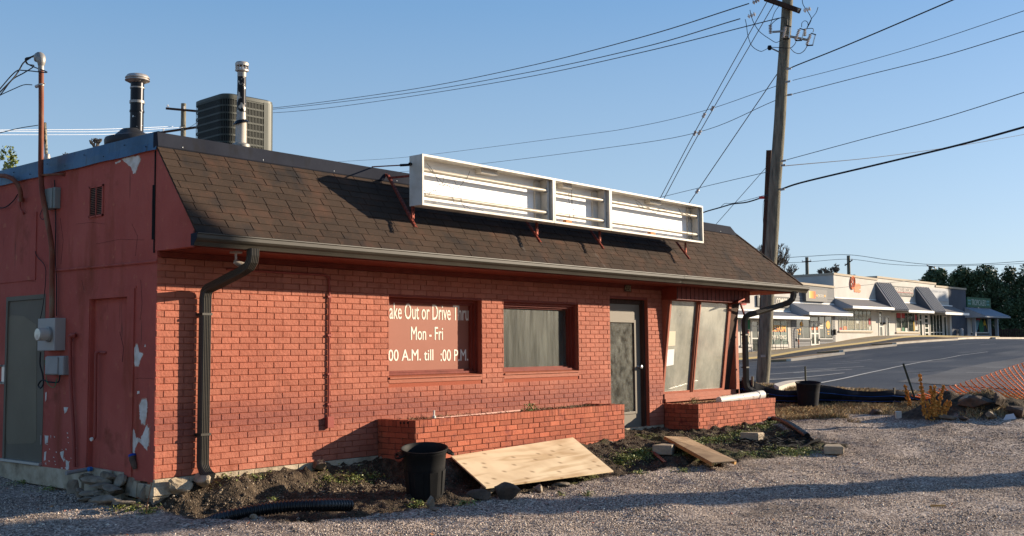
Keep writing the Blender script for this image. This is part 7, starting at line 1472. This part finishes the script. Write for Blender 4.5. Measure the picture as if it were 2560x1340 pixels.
# low green weeds: clusters on the bare soil
cl=[(ong(*q)[:2],r_,int(n_*.6)) for q,r_,n_ in (((1600,1140),.32,2200),((1560,1150),.25,1200),((1640,1128),.2,700),((1750,1110),.35,1600),((1800,1100),.45,2600),((1850,1085),.3,1300),((1830,1060),.3,1500),((1900,1070),.3,1500),((1925,1060),.2,900),((1960,1090),.2,500),((1940,1125),.4,1500),((2010,1132),.35,1200),((1985,1135),.3,900),((1880,1140),.2,400),((1720,1135),.2,400),((1600,1185),.15,250),((1710,1180),.2,300),((880,1200),.22,700),((930,1195),.2,500),((820,1205),.2,400),((690,1255),.1,120),((1160,1262),.12,300),((1045,1262),.14,400),((1210,1248),.1,200),((300,1272),.12,260),((330,1278),.08,160),((372,1284),.10,260),((130,1225),.25,300),((60,1210),.25,300),((640,1200),.15,200),((560,1195),.15,200),((1470,1240),.1,160),((1285,1240),.07,100),((1400,1240),.08,90))]
X_=[];Y_=[]
for (p,r_,n_) in cl: a=rs.uniform(0,6.28,n_);q=np.abs(rs.normal(0,.5,n_))*r_;X_.append(p[0]+np.cos(a)*q*1.3);Y_.append(p[1]+np.sin(a)*q*.8)
x=np.concatenate(X_);y=np.concatenate(Y_);z=height(x,y)[0];n=len(x);ii=~((x>0)&(y>-.02)&(y<8)&(x<12));x,y,z=x[ii],y[ii],z[ii];n=len(x)
c=np.stack([x,y,z+rs.uniform(.003,.045,n)],1);a=rs.normal(size=(n,3));a[:,2]*=.5;a/=np.linalg.norm(a,axis=1)[:,None];b=np.cross(a,np.array([0,0,1.])+rs.normal(size=(n,3))*.5);b/=np.linalg.norm(b,axis=1)[:,None];s=rs.uniform(.007,.018,n)[:,None]
tag(npmesh('green_weeds',np.stack([c-a*s,c+b*s*.6,c+a*s,c-b*s*.6],1).reshape(-1,3),np.arange(n*4).reshape(-1,4),M['weed'],rnd=rs.uniform(0,1,n)),'low green weeds scattered over the bare soil','weeds',kind='stuff')
n=1500;x,y,c_,l_=frus(n,7.5,20,.9,rs);z,so,mo,dry=height(x,y);g=(so<.5)&~((x>0)&(y>-.8)&(x<12.3));r=rs.uniform(.012,.026,n);octa(np.stack([x,y,z+r*.2],1)[g],r[g],.65,rs,'larger_stones',M['gravel'],'scattered larger stones on the gravel','gravel')
# weeds and dead leaves in the planters
n=2600;x=np.r_[rs.uniform(3.15,7.2,1700),rs.uniform(9.6,12.0,900)];y=rs.uniform(-.55,-.06,n);zt_p=np.where(x<8,.405,.31);h=rs.uniform(.01,.06,n)
blades(x,y,zt_p+.0*x,h,np.full(n,.012),2.0,rs,'planter_litter',stonemat('dead_leaf_litter',[(0,(.10,.03,.015)),(.5,(.22,.10,.05)),(.85,(.38,.28,.16)),(1,(.14,.2,.05))]),'dead stalks and leaves on the planter soil','leaf litter')
pc=[(11.05,-.38,500,.22),(11.5,-.45,350,.2),(9.95,-.3,140,.10),(5.6,-.3,260,.12),(11.9,-.5,250,.15)];X_=[];Z_=[];Y_=[]
for a_,b_,n_,r_ in pc: X_.append(a_+rs.normal(0,r_*.5,n_));Y_.append(b_+rs.normal(0,r_*.3,n_));Z_.append((.33 if a_>8 else .42)+rs.uniform(0,.10,n_))
c=np.stack([np.concatenate(X_),np.concatenate(Y_),np.concatenate(Z_)],1);n=len(c);a=rs.normal(size=(n,3));a/=np.linalg.norm(a,axis=1)[:,None];b=np.cross(a,rs.normal(size=(n,3)));b/=np.linalg.norm(b,axis=1)[:,None];s=rs.uniform(.006,.014,n)[:,None]
tag(npmesh('planter_weeds',np.stack([c-a*s,c+b*s*.6,c+a*s,c-b*s*.6],1).reshape(-1,3),np.arange(n*4).reshape(-1,4),M['weed'],rnd=rs.uniform(0,1,n)),'small green weeds sprouting from the planters','weeds',kind='stuff')
# fallen leaves on the gravel
n=260;x,y,c_,l_=frus(n,8,19,1,rs);z,so,_,_=height(x,y);c=np.stack([x,y,z+.018],1);a=rs.normal(size=(n,3));a[:,2]*=.3;a/=np.linalg.norm(a,axis=1)[:,None];b=np.cross(a,[0,0,1.]+rs.normal(size=(n,3))*.3);b/=np.linalg.norm(b,axis=1)[:,None];s=rs.uniform(.010,.024,n)[:,None]
ok=~((x>0)&(y>-.7));tag(npmesh('fallen_leaves',np.stack([c-a*s,c+b*s*.7,c+a*s,c-b*s*.5],1)[ok].reshape(-1,3),np.arange(ok.sum()*4).reshape(-1,4),stonemat('red_brown_leaf',[(0,(.30,.05,.02)),(.6,(.42,.16,.05)),(1,(.5,.33,.12))]),rnd=rs.uniform(0,1,ok.sum())),'small red and brown leaves scattered over the gravel','leaves',kind='stuff')
